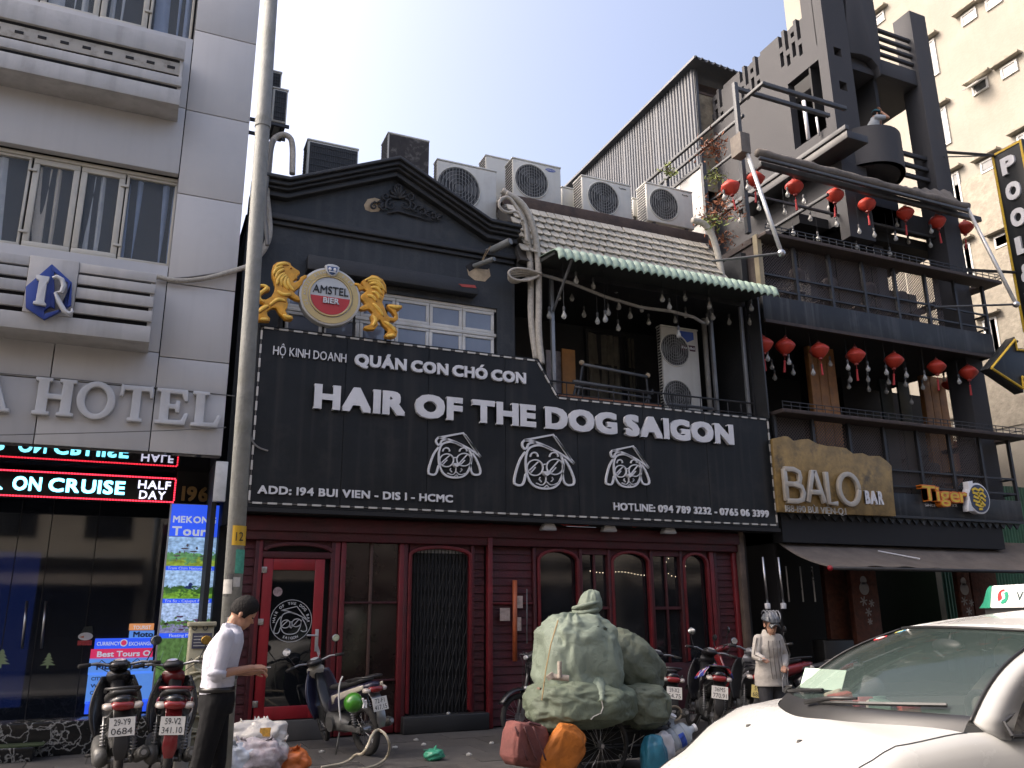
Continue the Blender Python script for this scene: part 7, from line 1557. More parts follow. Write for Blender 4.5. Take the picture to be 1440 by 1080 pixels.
# people
m_skin = M('skin_tan', (.36, .19, .12), .55, var=.06, scale=20)
m_skin2 = M('skin_tan_light', (.38, .21, .14), .55, var=.06, scale=20)
m_hair = M('black_hair', (.006, .005, .005), .7, spec=.2, var=.3, scale=60, bump=.6, bscale=90)
m_shirt = M('white_shirt', (.44, .44, .50), .8, var=.05, bump=.9, bscale=8)
m_trou = M('black_trousers', (.008, .008, .009), .85, spec=.15, var=.2, bump=.5, bscale=16)
m_belt = M('leather_black', (.012, .011, .011), .35)
m_grip = None
def limb(mb, pts, rad, n=12):
 P = [Vector(p) for p in pts]; Q = []; Rr = []
 for i in range(len(P) - 1):
  for k in range(4): q = k / 4; Q.append(P[i].lerp(P[i + 1], q)); Rr.append(rad[i] + (rad[i + 1] - rad[i]) * q)
 Q.append(P[-1]); Rr.append(rad[-1]); mb.tube(Q, Rr, n)
 for i in (0, len(P) - 1): mb.ball(P[i], rad[i], n=10, m=8)
 for i in range(1, len(P) - 1): mb.ball(P[i], rad[i] * 1.0, n=10, m=8)
def skinned(mb, nm, mt, par, vox, it=4, amp=0.):
 o = mb.build(nm, mt, par, world=False, smooth=True)
 r = o.modifiers.new('remesh', 'REMESH'); r.mode = 'VOXEL'; r.voxel_size = vox; r.use_smooth_shade = True
 s = o.modifiers.new('smooth', 'SMOOTH'); s.iterations = it; s.factor = .5
 return o
def head_m(j): return Matrix.Translation(j['head']) @ Matrix.Rotation(j.get('hturn', 0), 4, 'Z') @ Matrix.Rotation(j.get('hpitch', 0), 4, 'Y')
def hand(mb, w_, d, up, s=1., curl=.6):
 """palm and five fingers from wrist w_ along d, palm normal up"""
 d = Vector(d).normalized(); up = Vector(up).normalized(); sd_ = d.cross(up).normalized(); up = sd_.cross(d)
 w_ = Vector(w_); secs = []
 for q, a, b in ((0, .024, .018), (.03, .036, .017), (.07, .040, .014), (.088, .038, .011)):
  c_ = w_ + d * q * s; secs.append([c_ + sd_ * cos(2 * pi * k / 10) * a * s + up * sin(2 * pi * k / 10) * b * s for k in range(10)])
 mb.loft(secs)
 for i, (o_, L_) in enumerate(((-.030, .066), (-.010, .075), (.010, .07), (.029, .055))):
  b = w_ + d * .085 * s + sd_ * o_ * s; k1 = b + (d * cos(curl * .5) - up * sin(curl * .5)) * L_ * .42 * s; k2 = k1 + (d * cos(curl * 1.4) - up * sin(curl * 1.4)) * L_ * .33 * s; k3 = k2 + (d * cos(curl * 2.1) - up * sin(curl * 2.1)) * L_ * .27 * s
  mb.tube([b - d * .01, k1, k2, k3], [.0095 * s, .009 * s, .008 * s, .0065 * s], 8)
 b = w_ + d * .03 * s - sd_ * .032 * s; k1 = b + (d * .6 - sd_ * .6 - up * .3) * .04 * s; k2 = k1 + (d * .85 - up * .45 + sd_ * .1) * .035 * s; mb.tube([b, k1, k2], [.013 * s, .0105 * s, .008 * s], 8)
def person(lab, loc, rz, j, skin, shirt, trouser, hairfn, extra=None, female=False, sleeve=1.0, s=1., legs=True):
 t = thing('person', lab, 'person', loc, rz, scale=s)
 V = {k: Vector(v) for k, v in j.items() if isinstance(v, (tuple, list))}; HM = head_m(j)
 b = MB()
 def E(c, a, b_): return (c, (a, 0, 0), (0, b_, 0))
 ws, ch, nk, pv = V['waist'], V['chest'], V['neck'], V['pelvis']; sw = (V['sl'] - V['sr']).length / 2
 def torso(mb, g, low=True):
  secs = []
  if low: secs += [E(pv + Vector((0, 0, -.06)), .09 + g, .13 + g), E(pv, .115 + g, .165 + g + (.01 if female else 0))]
  secs += [E(ws, .10 + g, .135 + g), E(ws.lerp(ch, .5), .115 + g, .15 + g), E(ch, .122 + g, .168 + g), E(ch.lerp(nk, .45), .112 + g, sw + g * .6), E(ch.lerp(nk, .8), .085 + g, sw * .78 + g), E(nk, .058 + g * .6, .068 + g)]
  mb.ell(secs, n=20)
 torso(b, -.012)
 limb(b, [nk + Vector((-.01, 0, -.03)), HM @ Vector((-.02, 0, -.06))], [.055, .052])
 b.ball((0, 0, .03), (.095, .074, .098), HM, 18, 12); b.ball((.022, 0, -.045), (.066, .056, .062), HM, 16, 10); b.ball((.05, 0, -.075), (.032, .030, .026), HM, 12, 8); b.ball((.055, 0, .0), (.036, .052, .05), HM, 14, 10)
 b.loft([[Vector((.080, -.008, .022)), Vector((.080, .008, .022)), Vector((.075, .0, .02))], [Vector((.112, -.017, -.022)), Vector((.112, .017, -.022)), Vector((.075, .0, -.03))]], HM); b.ball((.098, 0, -.018), (.016, .016, .011), HM, 8, 6)
 b.ball((.082, 0, -.046), (.013, .024, .006), HM, 8, 6); b.ball((.080, 0, -.056), (.013, .021, .006), HM, 8, 6)
 for sy in (-1, 1): b.ball((-.008, sy * .076, -.004), (.018, .009, .030), HM, 8, 6); b.ball((.078, sy * .028, .027), (.014, .022, .007), HM, 8, 6)
 for a in ('l', 'r'):
  limb(b, [V['s' + a], V['e' + a], V['w' + a]], [.043, .036, .024]); hand(b, V['w' + a], j.get('hd' + a, (1, 0, 0)), j.get('hu' + a, (0, 0, 1)), .95 if not female else .88, j.get('curl', .6))
 if legs:
  for a in ('l', 'r'): limb(b, [V['h' + a], V['k' + a], V['a' + a]], [.075, .05, .036]); limb(b, [V['a' + a], V['a' + a] + Vector((.11, 0, -.04))], [.034, .026])
 bd = skinned(b, 'body', skin, t, .0075, 3)
 mb = MB()
 for sy in (-1, 1): mb.ball((.082, sy * .030, .010), (.010, .014, .006), HM, 8, 6)
 mb.build('eyes', M('eye_dark', (.03, .02, .02), .2, var=0), t, world=False, smooth=True)
 sm = MB(); torso(sm, .012, low=False)
 sm.ell([E(ws + Vector((0, 0, -.10)), .118, .158), E(ws + Vector((0, 0, -.04)), .122, .158), E(ws, .116, .15)] if not female else [E(ws + Vector((0, 0, -.27)), .15, .195), E(ws + Vector((0, 0, -.14)), .148, .19), E(ws + Vector((0, 0, -.04)), .13, .165), E(ws + Vector((0, 0, .06)), .125, .16)], n=20)
 for a in ('l', 'r'):
  e = V['s' + a].lerp(V['e' + a], min(1, sleeve)) if sleeve <= 1 else V['e' + a].lerp(V['w' + a], sleeve - 1)
  if sleeve <= 1: limb(sm, [V['s' + a], V['s' + a].lerp(e, .5), e], [.066, .062, .058])
  else: limb(sm, [V['s' + a], V['e' + a], e], [.062, .052, .042])
 sm.tube([nk + Vector((-.012, 0, -.02)), nk + Vector((-.008, 0, .035))], [.078, .066], 14)
 rr_ = random.Random(4)
 for _ in range(10):
  a = rr_.uniform(0, 2 * pi); q = rr_.uniform(.0, .9); c_ = ws.lerp(ch, q); p1 = c_ + Vector((.115 * cos(a), .155 * sin(a), 0)); p2 = c_ + Vector((.118 * cos(a + .9), .158 * sin(a + .9), rr_.uniform(-.09, .05))); sm.tube([p1, (p1 + p2) / 2 * 1.0 + (p1 + p2 - 2 * c_) * .03, p2], .011, 6)
 sh_ = skinned(sm, 'shirt', shirt, t, .009, 7)
 if legs:
  tm_ = MB(); tm_.ell([E(pv + Vector((0, 0, .09)), .118, .152), E(pv, .132, .178), E(pv + Vector((0, 0, -.09)), .12, .165)], n=20)
  for a in ('l', 'r'): h_, k_, f_ = V['h' + a], V['k' + a], V['a' + a]; limb(tm_, [h_, k_, f_ + Vector((0, 0, .03))], [.098, .074, .072])
  for a in ('l', 'r'):
   for q in (.25, .5, .62, .75, .9): c_ = V['h' + a].lerp(V['k' + a], q * 2) if q < .5 else V['k' + a].lerp(V['a' + a], (q - .5) * 2); r_ = .07; tm_.tube([c_ + Vector((r_, -.03, .02)), c_ + Vector((.02, -r_, -.01)), c_ + Vector((-r_, -.01, -.03))], .012, 6)
  skinned(tm_, 'trousers', trouser, t, .010, 3)
  for a in ('l', 'r'): MB().ell([((V['a' + a] + Vector((-.06, 0, -.035))), (0, .03, 0), (0, 0, .035)), ((V['a' + a] + Vector((0, 0, -.035))), (0, .04, 0), (0, 0, .045)), ((V['a' + a] + Vector((.12, 0, -.045))), (0, .042, 0), (0, 0, .03)), ((V['a' + a] + Vector((.19, 0, -.055))), (0, .025, 0), (0, 0, .018))]).build('shoe', m_belt, t, world=False, smooth=True)
 hairfn(t, HM)
 if extra: extra(t, V, HM)
 return t
def short_hair(t, HM):
 mb = MB(); secs = []; rg = random.Random(9)
 m_, n = 12, 26
 def f_(u, v):
  th_ = 2 * pi * u; ph = v * (radians(118) if abs(((th_ + pi) % (2 * pi)) - pi) > 1.15 else radians(58 + 35 * abs(((th_ + pi) % (2 * pi)) - pi)))
  d = Vector((sin(ph) * cos(th_), sin(ph) * sin(th_), cos(ph))); thick = 1.07 + .05 * noise.noise(d * 6) + .05 * (1 - v) * max(0, d.x + .4)
  side = 1 - .045 * (v ** 3)
  return Vector((d.x * .098 * thick * side, d.y * .077 * thick * side, .032 + d.z * .104 * thick))
 mb.grid(f_, 36, 14, HM); mb.build('hair', m_hair, t, world=False, smooth=True, solid=.006)
mj = dict(pelvis=(0, 0, .92), waist=(-.005, 0, 1.05), chest=(.015, 0, 1.25), neck=(.07, 0, 1.43), head=(.135, 0, 1.535), hpitch=radians(28), hturn=.0,
  sl=(.05, .175, 1.375), sr=(.03, -.175, 1.375), el=(.03, .20, 1.12), er=(-.01, -.205, 1.115), wl=(.235, .07, 1.105), wr=(.235, -.10, 1.15),
  hdl=(1, -.25, .12), hdr=(1, .30, .05), hul=(0, .4, 1), hur=(0, -.4, 1), curl=.9, hl=(.0, .085, .90), hr=(-.0, -.085, .90), kl=(.03, .09, .50), kr=(-.07, -.10, .50), al=(.0, .09, .09), ar=(-.20, -.11, .09))
def man_extra(t, V, HM):
 MB().ell([((-.002, 0, .985), (.128, 0, 0), (0, .166, 0)), ((-.002, 0, 1.02), (.127, 0, 0), (0, .163, 0))], n=24).build('belt', m_belt, t, world=False, smooth=True)
 mb = MB(); c = V['neck'];
 for sg in (-1, 1): mb.prism([c + Vector((-.05, sg * .072, .0)), c + Vector((-.05, sg * .060, .045)), c + Vector((.055, sg * .030, .03)), c + Vector((.085, sg * .045, -.035)), c + Vector((.03, sg * .082, -.015))], (0, sg * .006, 0))
 mb.build('collar', m_shirt, t, world=False, bevel=.002)
 for a in ('l', 'r'): e = V['e' + a]; d = (V['s' + a] - e).normalized(); MB().tube([e - d * .015, e + d * .03], .066, 14).build('rolled_cuff', m_shirt, t, world=False, smooth=True)
 MB().box(.33, .37, -.05, -.02, 1.145, 1.15).build('paper_slip', m_white, t, world=False)
v = atY(306, 966, -4.4)
person('man in white shirt and black trousers standing in profile looking at his hands', (v.x, -4.4, 0), radians(-6), mj, m_skin, m_shirt, m_trou, short_hair, man_extra)
m_bl = M('cream_blouse', (.43, .40, .36), .85, var=.08, scale=8, bump=1.0, bscale=12)
m_cap = M('grey_helmet', (.09, .10, .115), .35, var=.15, coat=.3)
wj = dict(pelvis=(0, 0, .84), waist=(.0, 0, .96), chest=(.02, 0, 1.12), neck=(.045, 0, 1.285), head=(.10, 0, 1.375), hpitch=radians(17), hturn=radians(-8),
  sl=(.03, .135, 1.215), sr=(.03, -.135, 1.215), el=(.0, .22, 1.02), er=(.06, -.21, 1.03), wl=(.15, .10, .90), wr=(.26, -.24, 1.0),
  hdl=(.7, -.6, -.1), hdr=(.9, -.3, .05), hul=(0, .1, 1), hur=(0, .2, 1), curl=.9, hl=(0, .08, .82), hr=(0, -.08, .82), kl=(.02, .09, .45), kr=(.02, -.09, .45), al=(0, .09, .08), ar=(0, -.09, .08))
def long_hair(t, HM):
 mb = MB(); mb.ball((-.012, 0, .035), (.099, .080, .10), HM, 18, 12); mb.tube([HM @ Vector((-.08, 0, -.02)), HM @ Vector((-.12, .03, -.08)), HM @ Vector((-.10, .07, -.16))], [.03, .035, .015], 8); mb.build('hair', M('brown_hair', (.06, .03, .02), .5, var=.3, scale=50), t, world=False, smooth=True)
def wom_extra(t, V, HM):
 mb = MB(); mb.grid(lambda u, v: Vector((.115 * sin(v * 1.45) * cos(2 * pi * u) * (1 + .04 * sin(v * 20)), .095 * sin(v * 1.45) * sin(2 * pi * u), .045 + .105 * cos(v * 1.45))) * 1.06, 30, 10, HM); o = mb.build('helmet', m_cap, t, world=False, smooth=True, solid=.012)
 mb = MB()
 for k in range(5):
  y = (k - 2) * .034; mb.tube([HM @ Vector((.105 * cos(a), y * (1 + .2 * sin(a)), .055 + .112 * sin(a))) for a in (.25, .6, 1, 1.4, 1.8, 2.2, 2.7)], [.005, .008, .009, .009, .009, .008, .005], 6)
 mb.build('helmet_vent', M('helmet_vent_light', (.15, .155, .17), .4), o, world=False, smooth=True)
 mb = MB(); mb.grid(lambda u, v: Vector((.09 + .055 * v, (u - .5) * (.15 - .03 * v), .068 - .02 * v - .05 * (2 * u - 1) ** 2)), 10, 4, HM); mb.build('visor', M('visor_dark', (.05, .055, .06), .3), o, world=False, smooth=True, solid=.006)
 mb = MB(); mb.tube([HM @ Vector((.0, .075, .0)), HM @ Vector((.03, .05, -.085)), HM @ Vector((.035, 0, -.115)), HM @ Vector((.03, -.05, -.085)), HM @ Vector((0, -.075, 0))], .005, 5); mb.build('chin_strap', m_belt, o, world=False)
 mb = MB()
 for y in (-.075, -.025, .03, .08):
  mb.tube([(V['chest'].x + .132 - abs(y) * .2 + max(0, 1.0 - z) * .10, y, z) for z in (1.2, 1.12, 1.04, .96, .88, .78)], .0055, 5)
 for a in ('l', 'r'):
  s_, e_, w_ = V['s' + a], V['e' + a], V['w' + a]; o_ = Vector((.045, .05 if a == 'l' else -.05, .02)); mb.tube([s_ + o_, e_ + o_, w_ + o_ * .6], .006, 5)
 mb.build('embroidered_stripe', M('grey_embroidery', (.12, .11, .10), .9), t, world=False)
 mb = MB(); nk = V['neck']; mb.prism([nk + Vector((.062, -.05, .0)), nk + Vector((.095, 0, -.10)), nk + Vector((.062, .05, .0)), nk + Vector((.05, 0, .02))], (.012, 0, .0)); mb.build('neckline_skin', m_skin2, t, world=False, bevel=.004)
 MB().box(.34, .36, -.36, -.27, 1.005, 1.01).build('paper_slip', m_white, t, world=False)
 mb = MB();
 for k in range(2): mb.tube([V['wl'] + Vector((.06, -.02 + k * .03, 0)), (.20, .03 + k * .06, .78), (.20, .02 + k * .08, .64)], .008, 6)
 mb.build('crutch_handle', m_gryp, t, world=False)
v = atY(1083, 930, -3.0)
person('woman in cream embroidered blouse and grey cycle helmet looking down beside the taxi', (v.x - .02, -3.0, 0), radians(-96), wj, m_skin2, m_bl, M('dark_grey_trousers', (.03, .03, .035), .8, bump=.3), long_hair, wom_extra, female=True, sleeve=1.85)
m_gsh = M('grey_tee', (.30, .33, .36), .85)
hj = dict(pelvis=(0, 0, .92), waist=(.0, 0, 1.05), chest=(.02, 0, 1.25), neck=(.07, 0, 1.43), head=(.13, 0, 1.54), hpitch=radians(20), sl=(.05, .175, 1.375), sr=(.05, -.175, 1.375), el=(.28, .20, 1.30), er=(.30, -.18, 1.36), wl=(.24, .08, 1.5), wr=(.22, -.07, 1.58), hdl=(-.3, -.2, 1), hdr=(-.4, 0, 1), hul=(1, 0, 0), hur=(1, 0, 0), curl=.5, hl=(0, .085, .9), hr=(0, -.085, .9), kl=(0, .09, .5), kr=(0, -.09, .5), al=(0, .09, .09), ar=(0, -.09, .09))
def cap_hair(t, HM):
 mb = MB(); mb.ball((-.005, 0, .03), (.099, .079, .098), HM, 16, 10); mb.build('hair', m_hair, t, world=False, smooth=True)
 mb = MB(); mb.grid(lambda u, v: Vector((.112 * sin(v * 1.5) * cos(2 * pi * u), .092 * sin(v * 1.5) * sin(2 * pi * u), .045 + .10 * cos(v * 1.5))), 24, 8, HM); mb.build('cap', M('teal_cap', (.015, .09, .12), .8), t, world=False, smooth=True, solid=.008)
hp = atY(1232, 168, .55)
person('person in teal cap and grey shirt leaning on the curved tower balcony', (hp.x - .1, .6, hp.z - 1.43), radians(-25), hj, m_skin, m_gsh, m_trou, cap_hair, None, sleeve=.6)
# the cart with sacks
def woven(name, col, col2):
 m = M(name, col, .6, var=.16, scale=3, bump=.0, dirt=col2, dirt_amt=.5, dscale=4); t = m.node_tree; N = t.nodes; L = t.links; b = N['Principled BSDF']
 tc = N.new('ShaderNodeTexCoord'); n1 = N.new('ShaderNodeTexNoise'); n1.inputs['Scale'].default_value = 7; n1.inputs['Detail'].default_value = 6; n1.inputs['Distortion'].default_value = 1.5
 ck = N.new('ShaderNodeTexWave'); ck.bands_direction = 'Z'; ck.inputs['Scale'].default_value = 45; ck2 = N.new('ShaderNodeTexWave'); ck2.bands_direction = 'X'; ck2.inputs['Scale'].default_value = 45
 for q in (n1, ck, ck2): L.new(tc.outputs['Object'], q.inputs[0])
 a = N.new('ShaderNodeMath'); a.operation = 'ADD'; L.new(ck.outputs['Fac'], a.inputs[0]); L.new(ck2.outputs['Fac'], a.inputs[1])
 s = N.new('ShaderNodeMath'); s.operation = 'MULTIPLY_ADD'; s.inputs[1].default_value = .05; L.new(a.outputs[0], s.inputs[0]); L.new(n1.outputs[0], s.inputs[2])
 bp = N.new('ShaderNodeBump'); bp.inputs['Strength'].default_value = .55; bp.inputs['Distance'].default_value = .04; L.new(s.outputs[0], bp.inputs['Height']); L.new(bp.outputs[0], b.inputs['Normal']); return m
m_sk1 = woven('woven_sack_sage', (.22, .265, .205), (.15, .18, .13)); m_sk2 = woven('woven_sack_green', (.135, .165, .115), (.08, .10, .07)); m_sk3 = woven('woven_sack_dark', (.115, .135, .095), (.06, .07, .05))
def blob(c, r, seed, p=2.6, amp=.05, fr=2.2, taper=0., rot=None, nu=110, nv=70, pinch=None, ridges=.03, sag=0., pleat=0.):
 """creased bag surface; pinch=(direction, strength) pulls a corner out"""
 c = Vector(c); so_ = Vector((seed * 3.1, seed * 1.7, seed)); R3 = Euler(rot).to_matrix() if rot else Matrix.Identity(3); pins = [(Vector(d).normalized(), k) for d, k in (pinch or [])]
 def f_(u, v):
  th_ = 2 * pi * u; ph = pi * v; ct, st_ = cos(th_), sin(th_); cp_, sp = cos(ph), max(sin(ph), 1e-4)
  e = 2 / p; x = (abs(ct) ** e) * (1 if ct > 0 else -1) * sp ** e; y = (abs(st_) ** e) * (1 if st_ > 0 else -1) * sp ** e; z = (abs(cp_) ** e) * (1 if cp_ > 0 else -1)
  d = Vector((sp * ct, sp * st_, cp_)); n_ = noise.noise(d * fr + so_) * amp * 2
  rg = 0
  wp = noise.noise_vector(d * 2.5 + so_) * .25
  for k, (f2, a2) in enumerate(((1.7, 1.5), (3.4, .8), (7, .38), (15, .13))): q = noise.voronoi(Vector((d.x + wp.x, d.y + wp.y, (d.z + wp.z) * .8)) * f2 + so_ * (k + 2))[0]; rg += (.5 - (q[1] - q[0])) * a2
  s = 1 + n_ + rg * ridges + pleat * max(0, d.z - .35) * sin(13 * th_ + 3 * noise.noise(d * 2))
  for pd_, k in pins: w_ = max(0, d.dot(pd_)); s += k * w_ ** 14
  P = Vector((x * r[0] * (1 - taper * z), y * r[1] * (1 - taper * z), z * r[2] - sag * (x * x))) * s
  return c + R3 @ P
 mb = MB(); mb.grid(f_, nu, nv); return mb
Yc = -3.6
ct = thing('scrap_cart', 'black wire sided scrap cart with spoked wheels under the green sacks', 'cart', (xx(860, 1060, Yc), Yc, 0))
cx0, cx1 = xx(796, 1040, Yc), xx(940, 1040, Yc); czt = zz(860, 1021, Yc); cy0, cy1 = Yc - .02, Yc + .75
m_ctb = M('cart_board', (.018, .018, .018), .7, var=.3, dirt=(.05, .045, .04), dirt_amt=.4)
MB().box(cx0 - .25, cx1, cy0 + .05, cy1, .14, .18).box(cx0 - .25, cx1, cy0 + .05, cy0 + .07, .18, czt - .03).box(cx0, cx1, cy1 - .02, cy1, .28, czt - .03).build('cart_box', m_ctb, ct)
mb = MB()
for z_ in (.26, .40, czt - .01): mb.tube([(cx0 - .25, cy0, z_), (cx1 + .02, cy0, z_)], .012, 6)
for i in range(9): x = cx0 - .22 + (cx1 - cx0 + .22) * i / 8; mb.tube([(x, cy0, .24), (x, cy0, czt)], .008, 5)
mb.tube([(cx0 - .25, cy0, czt), (cx0 - .25, cy1, czt)], .014, 6); mb.tube([(cx1, cy0, czt), (cx1, cy1, czt)], .014, 6); mb.build('cart_frame', m_iron, ct)
wx_ = xx(845, 1080, Yc - .1); R_w = .30
for yy in (cy0 - .09, cy1 + .08):
 o = MB().torus((wx_, yy, R_w), R_w - .03, .012, 'y', 36, 6).build('wheel', m_alloy, ct)
 MB().torus((wx_, yy, R_w), R_w - .018, .024, 'y', 40, 8).build('tyre', m_tyre, o, smooth=True)
 mb = MB();
 for i in range(24): a = 2 * pi * i / 24; mb.tube([(wx_ + .02 * cos(a + .4), yy + (.02 if i % 2 else -.02), R_w + .02 * sin(a + .4)), (wx_ + (R_w - .035) * cos(a), yy, R_w + (R_w - .035) * sin(a))], .002, 4)
 mb.tube([(wx_, yy - .04, R_w), (wx_, yy + .04, R_w)], .02, 8); mb.build('spokes', m_steel, o)
MB().tube([(wx_, cy0 - .1, R_w), (wx_, cy1 + .1, R_w)], .014, 8).build('axle', m_iron, ct)
mb = MB()
for tx, px, py, w_ in (('0785', 858, 1076, .15),): v, f = text_geo(tx, w_, .045, .003, .004); q = atY(px, py, cy0); mb.add(v, f, plane_m(q.x + .2, cy0 + .045, q.z + .04))
mb.build('chalk_number', m_p1, ct)
for a, b in (((830, 1030), (838, 1050)), ((873, 1028), (878, 1048)), ((893, 1032), (886, 1060)), ((906, 1034), (880, 1052))): MB().tube([atY(*a, cy0 - .02), atY(*b, cy0 - .02)], .004, 4).build('tied_string', m_p1, ct)
def sk(lab, px, py, Y, r, mt, seed, extra=None, **k):
 c = atY(px, py, Y); t = thing('scrap_sack', lab, 'sack', tuple(c), group='woven sacks on the scrap cart')
 blob(c, r, seed, **k).build('sack_body', mt, t, smooth=True)
 if extra: extra(t, c)
 return t
def neck_extra(t, c):
 n0 = atY(824, 868, Yc + .02); mb = MB(); secs = []
 rg = random.Random(2)
 for i, (z_, r_) in enumerate(((-.10, .26), (-.04, .17), (.01, .105), (.05, .088), (.09, .12), (.14, .115), (.19, .10), (.235, .075), (.26, .03))):
  secs.append([n0 + Vector((cos(2 * pi * k / 40) * r_ * (1 + .10 * cos(k * 2.35 + i * .8) + .06 * rg.random()) + .01 * i, sin(2 * pi * k / 40) * r_ * (1 + .1 * cos(k * 2.35 + i * .8)), z_ + .014 * sin(k * 1.1 + i))) for k in range(40)])
 mb.loft(secs); mb.build('tied_neck', m_sk1, t, smooth=True)
 mb = MB()
 for q in range(3): mb.tube([n0 + Vector((.125 * cos(2 * pi * k / 14), .125 * sin(2 * pi * k / 14), .03 + .045 * q + .03 * sin(2 * pi * k / 14 + q))) for k in range(15)], .02, 6)
 mb.build('twisted_band', m_sk1, t, smooth=True)
 MB().tube([atY(x, y, Yc - .42) for x, y in ((785, 872), (775, 905), (768, 940), (762, 985))], .006, 5).build('rope', M('straw_rope', (.35, .25, .12), .9), t)
 q = [atY(838, 962, Yc - .22), atY(843, 974, Yc - .36), atY(846, 983, Yc - .42), atY(846, 987, Yc - .43)]; MB().tube(q, [.10, .06, .022, .035], 14).build('tied_corner', m_sk1, t, smooth=True)
 MB().tube([atY(x, y, Yc - .45) for x, y in ((846, 985), (848, 995), (845, 1003), (834, 1008), (831, 1012))], .006, 5).build('white_string', m_p1, t)
sk('big sage green sack with a twisted tied top, topmost on the cart', 812, 924, Yc + .05, (.39, .34, .39), m_sk1, 5, neck_extra, p=3.0, amp=.045, pinch=[((.35, -.4, -1), .22), ((-.9, -.2, .5), .06)], ridges=.075, taper=.07, pleat=.05)
sk('darker green sack slumped behind the topmost sack on the right', 884, 936, Yc + .32, (.38, .28, .28), m_sk3, 7, p=2.4, rot=(0, radians(42), 0), pinch=[((1, 0, -.1), .18)], ridges=.07)
sk('wide green sack lying lowest at the left of the cart', 814, 988, Yc - .05, (.50, .36, .22), m_sk2, 11, p=2.5, pinch=[((1, -.1, -.3), .2), ((-.8, -.3, -.8), .12)], ridges=.085)
sk('small dark green sack lying lowest at the right of the cart', 900, 992, Yc + .08, (.23, .30, .20), m_sk3, 17, p=3.0, ridges=.08)
pl = thing('plank_bundle', 'bundle of old planks wedged between the sacks', 'planks', tuple(atY(850, 985, Yc)))
m_pk = M('old_plank', (.20, .13, .10), .8, var=.4, dirt=(.07, .05, .04)); m_pk2 = M('white_batten', (.42, .40, .37), .6, var=.2)
for i, (a, b, mt) in enumerate((((757, 968), (932, 992), m_pk), ((845, 975), (934, 983), m_pk2), ((848, 982), (930, 988), m_pk), ((850, 978), (925, 992), M('brown_plank', (.13, .055, .04), .7)))):
 A = atY(*a, Yc - .15 + .09 * i); B = atY(*b, Yc - .12 + .1 * i); d = B - A; MB().box(0, d.length, -.03, .03, -.009, .009, Matrix.Translation(A) @ d.to_track_quat('X', 'Z').to_matrix().to_4x4()).build('plank', mt, pl)
tp = thing('scrap_pipe_fitting', 'rusty pale pipe fitting poking out between the two left sacks', 'pipe fitting', tuple(atY(787, 948, Yc - .45)))
mb = MB(); mb.tube([atY(774, 951, Yc - .42), atY(800, 954, Yc - .5)], .028, 10); mb.tube([atY(787, 953, Yc - .48), atY(787, 930, Yc - .48)], .02, 10); mb.tube([atY(772, 948, Yc - .415), atY(776, 954, Yc - .425)], .04, 10); mb.build('fitting', M('rusty_pale', (.36, .31, .26), .7, var=.4, scale=20, metal=.2), tp, smooth=True, autos=50)
sc_ = thing('old_suitcase', 'scuffed pinkish red fabric suitcase hanging on the left end of the cart', 'suitcase', tuple(atY(738, 1050, Yc - .35)))
m_sc = M('pink_red_fabric', (.17, .055, .047), .85, var=.35, scale=7, bump=.5, bscale=25, dirt=(.12, .05, .04), dirt_amt=.5)
c = atY(738, 1047, Yc - .35); blob(c, (.21, .12, .18), 21, p=5, amp=.03, ridges=.012, rot=(0, radians(12), radians(20)), nu=48, nv=32).build('shell', m_sc, sc_, smooth=True)
mb = MB()
for i in range(3):
 q = [atY(724 + 13 * i + 6 * k * .2, 1022 + 8 * k, Yc - .50) for k in range(7)]; mb.tube([p + Vector((.012 * k, 0, 0)) for k, p in enumerate(q)], .009, 6)
mb.build('piping', M('dark_piping', (.09, .03, .03), .7), sc_, smooth=True)
MB().tube([atY(735, 1024, Yc - .45), atY(745, 1016, Yc - .45), atY(760, 1020, Yc - .45)], .014, 6).build('handle', M('dark_piping', (.09, .03, .03)), sc_)
c = atY(790, 1060, Yc - .40); qm = M('orange_quilt', (.40, .12, .010), .75, var=.2, scale=8, bump=.9, bscale=12)
oq = blob(c, (.17, .08, .24), 31, p=3.5, amp=.06, ridges=.05, rot=(0, radians(38), 0), nu=60, nv=44); tag(oq.build('orange_quilt', qm, None, smooth=True), 'creased bright orange quilted cloth stuffed beside the suitcase', 'quilt')
bb = blob(atY(920, 1070, Yc - .25), (.12, .1, .22), 41, p=2.5, amp=.08, ridges=.05, nu=44, nv=30); tag(bb.build('blue_bag', M('sky_blue_plastic', (.025, .15, .22), .35, var=.25, scale=5, bump=.5, bscale=10), None, smooth=True), 'crumpled sky blue plastic bag at the right end of the cart', 'bag')
wb = blob(atY(934, 1052, Yc - .15), (.10, .08, .14), 43, p=2.5, amp=.08, ridges=.06, nu=40, nv=28); tag(wb.build('white_bag', M('thin_white_plastic', (.5, .5, .52), .35, var=.15, bump=.5, bscale=10), None, smooth=True), 'thin white plastic bag beside the blue bag on the cart', 'bag')
m_jug = M('clear_blue_plastic', (.55, .62, .68), .08, var=.1, alpha=.55, spec=.8)
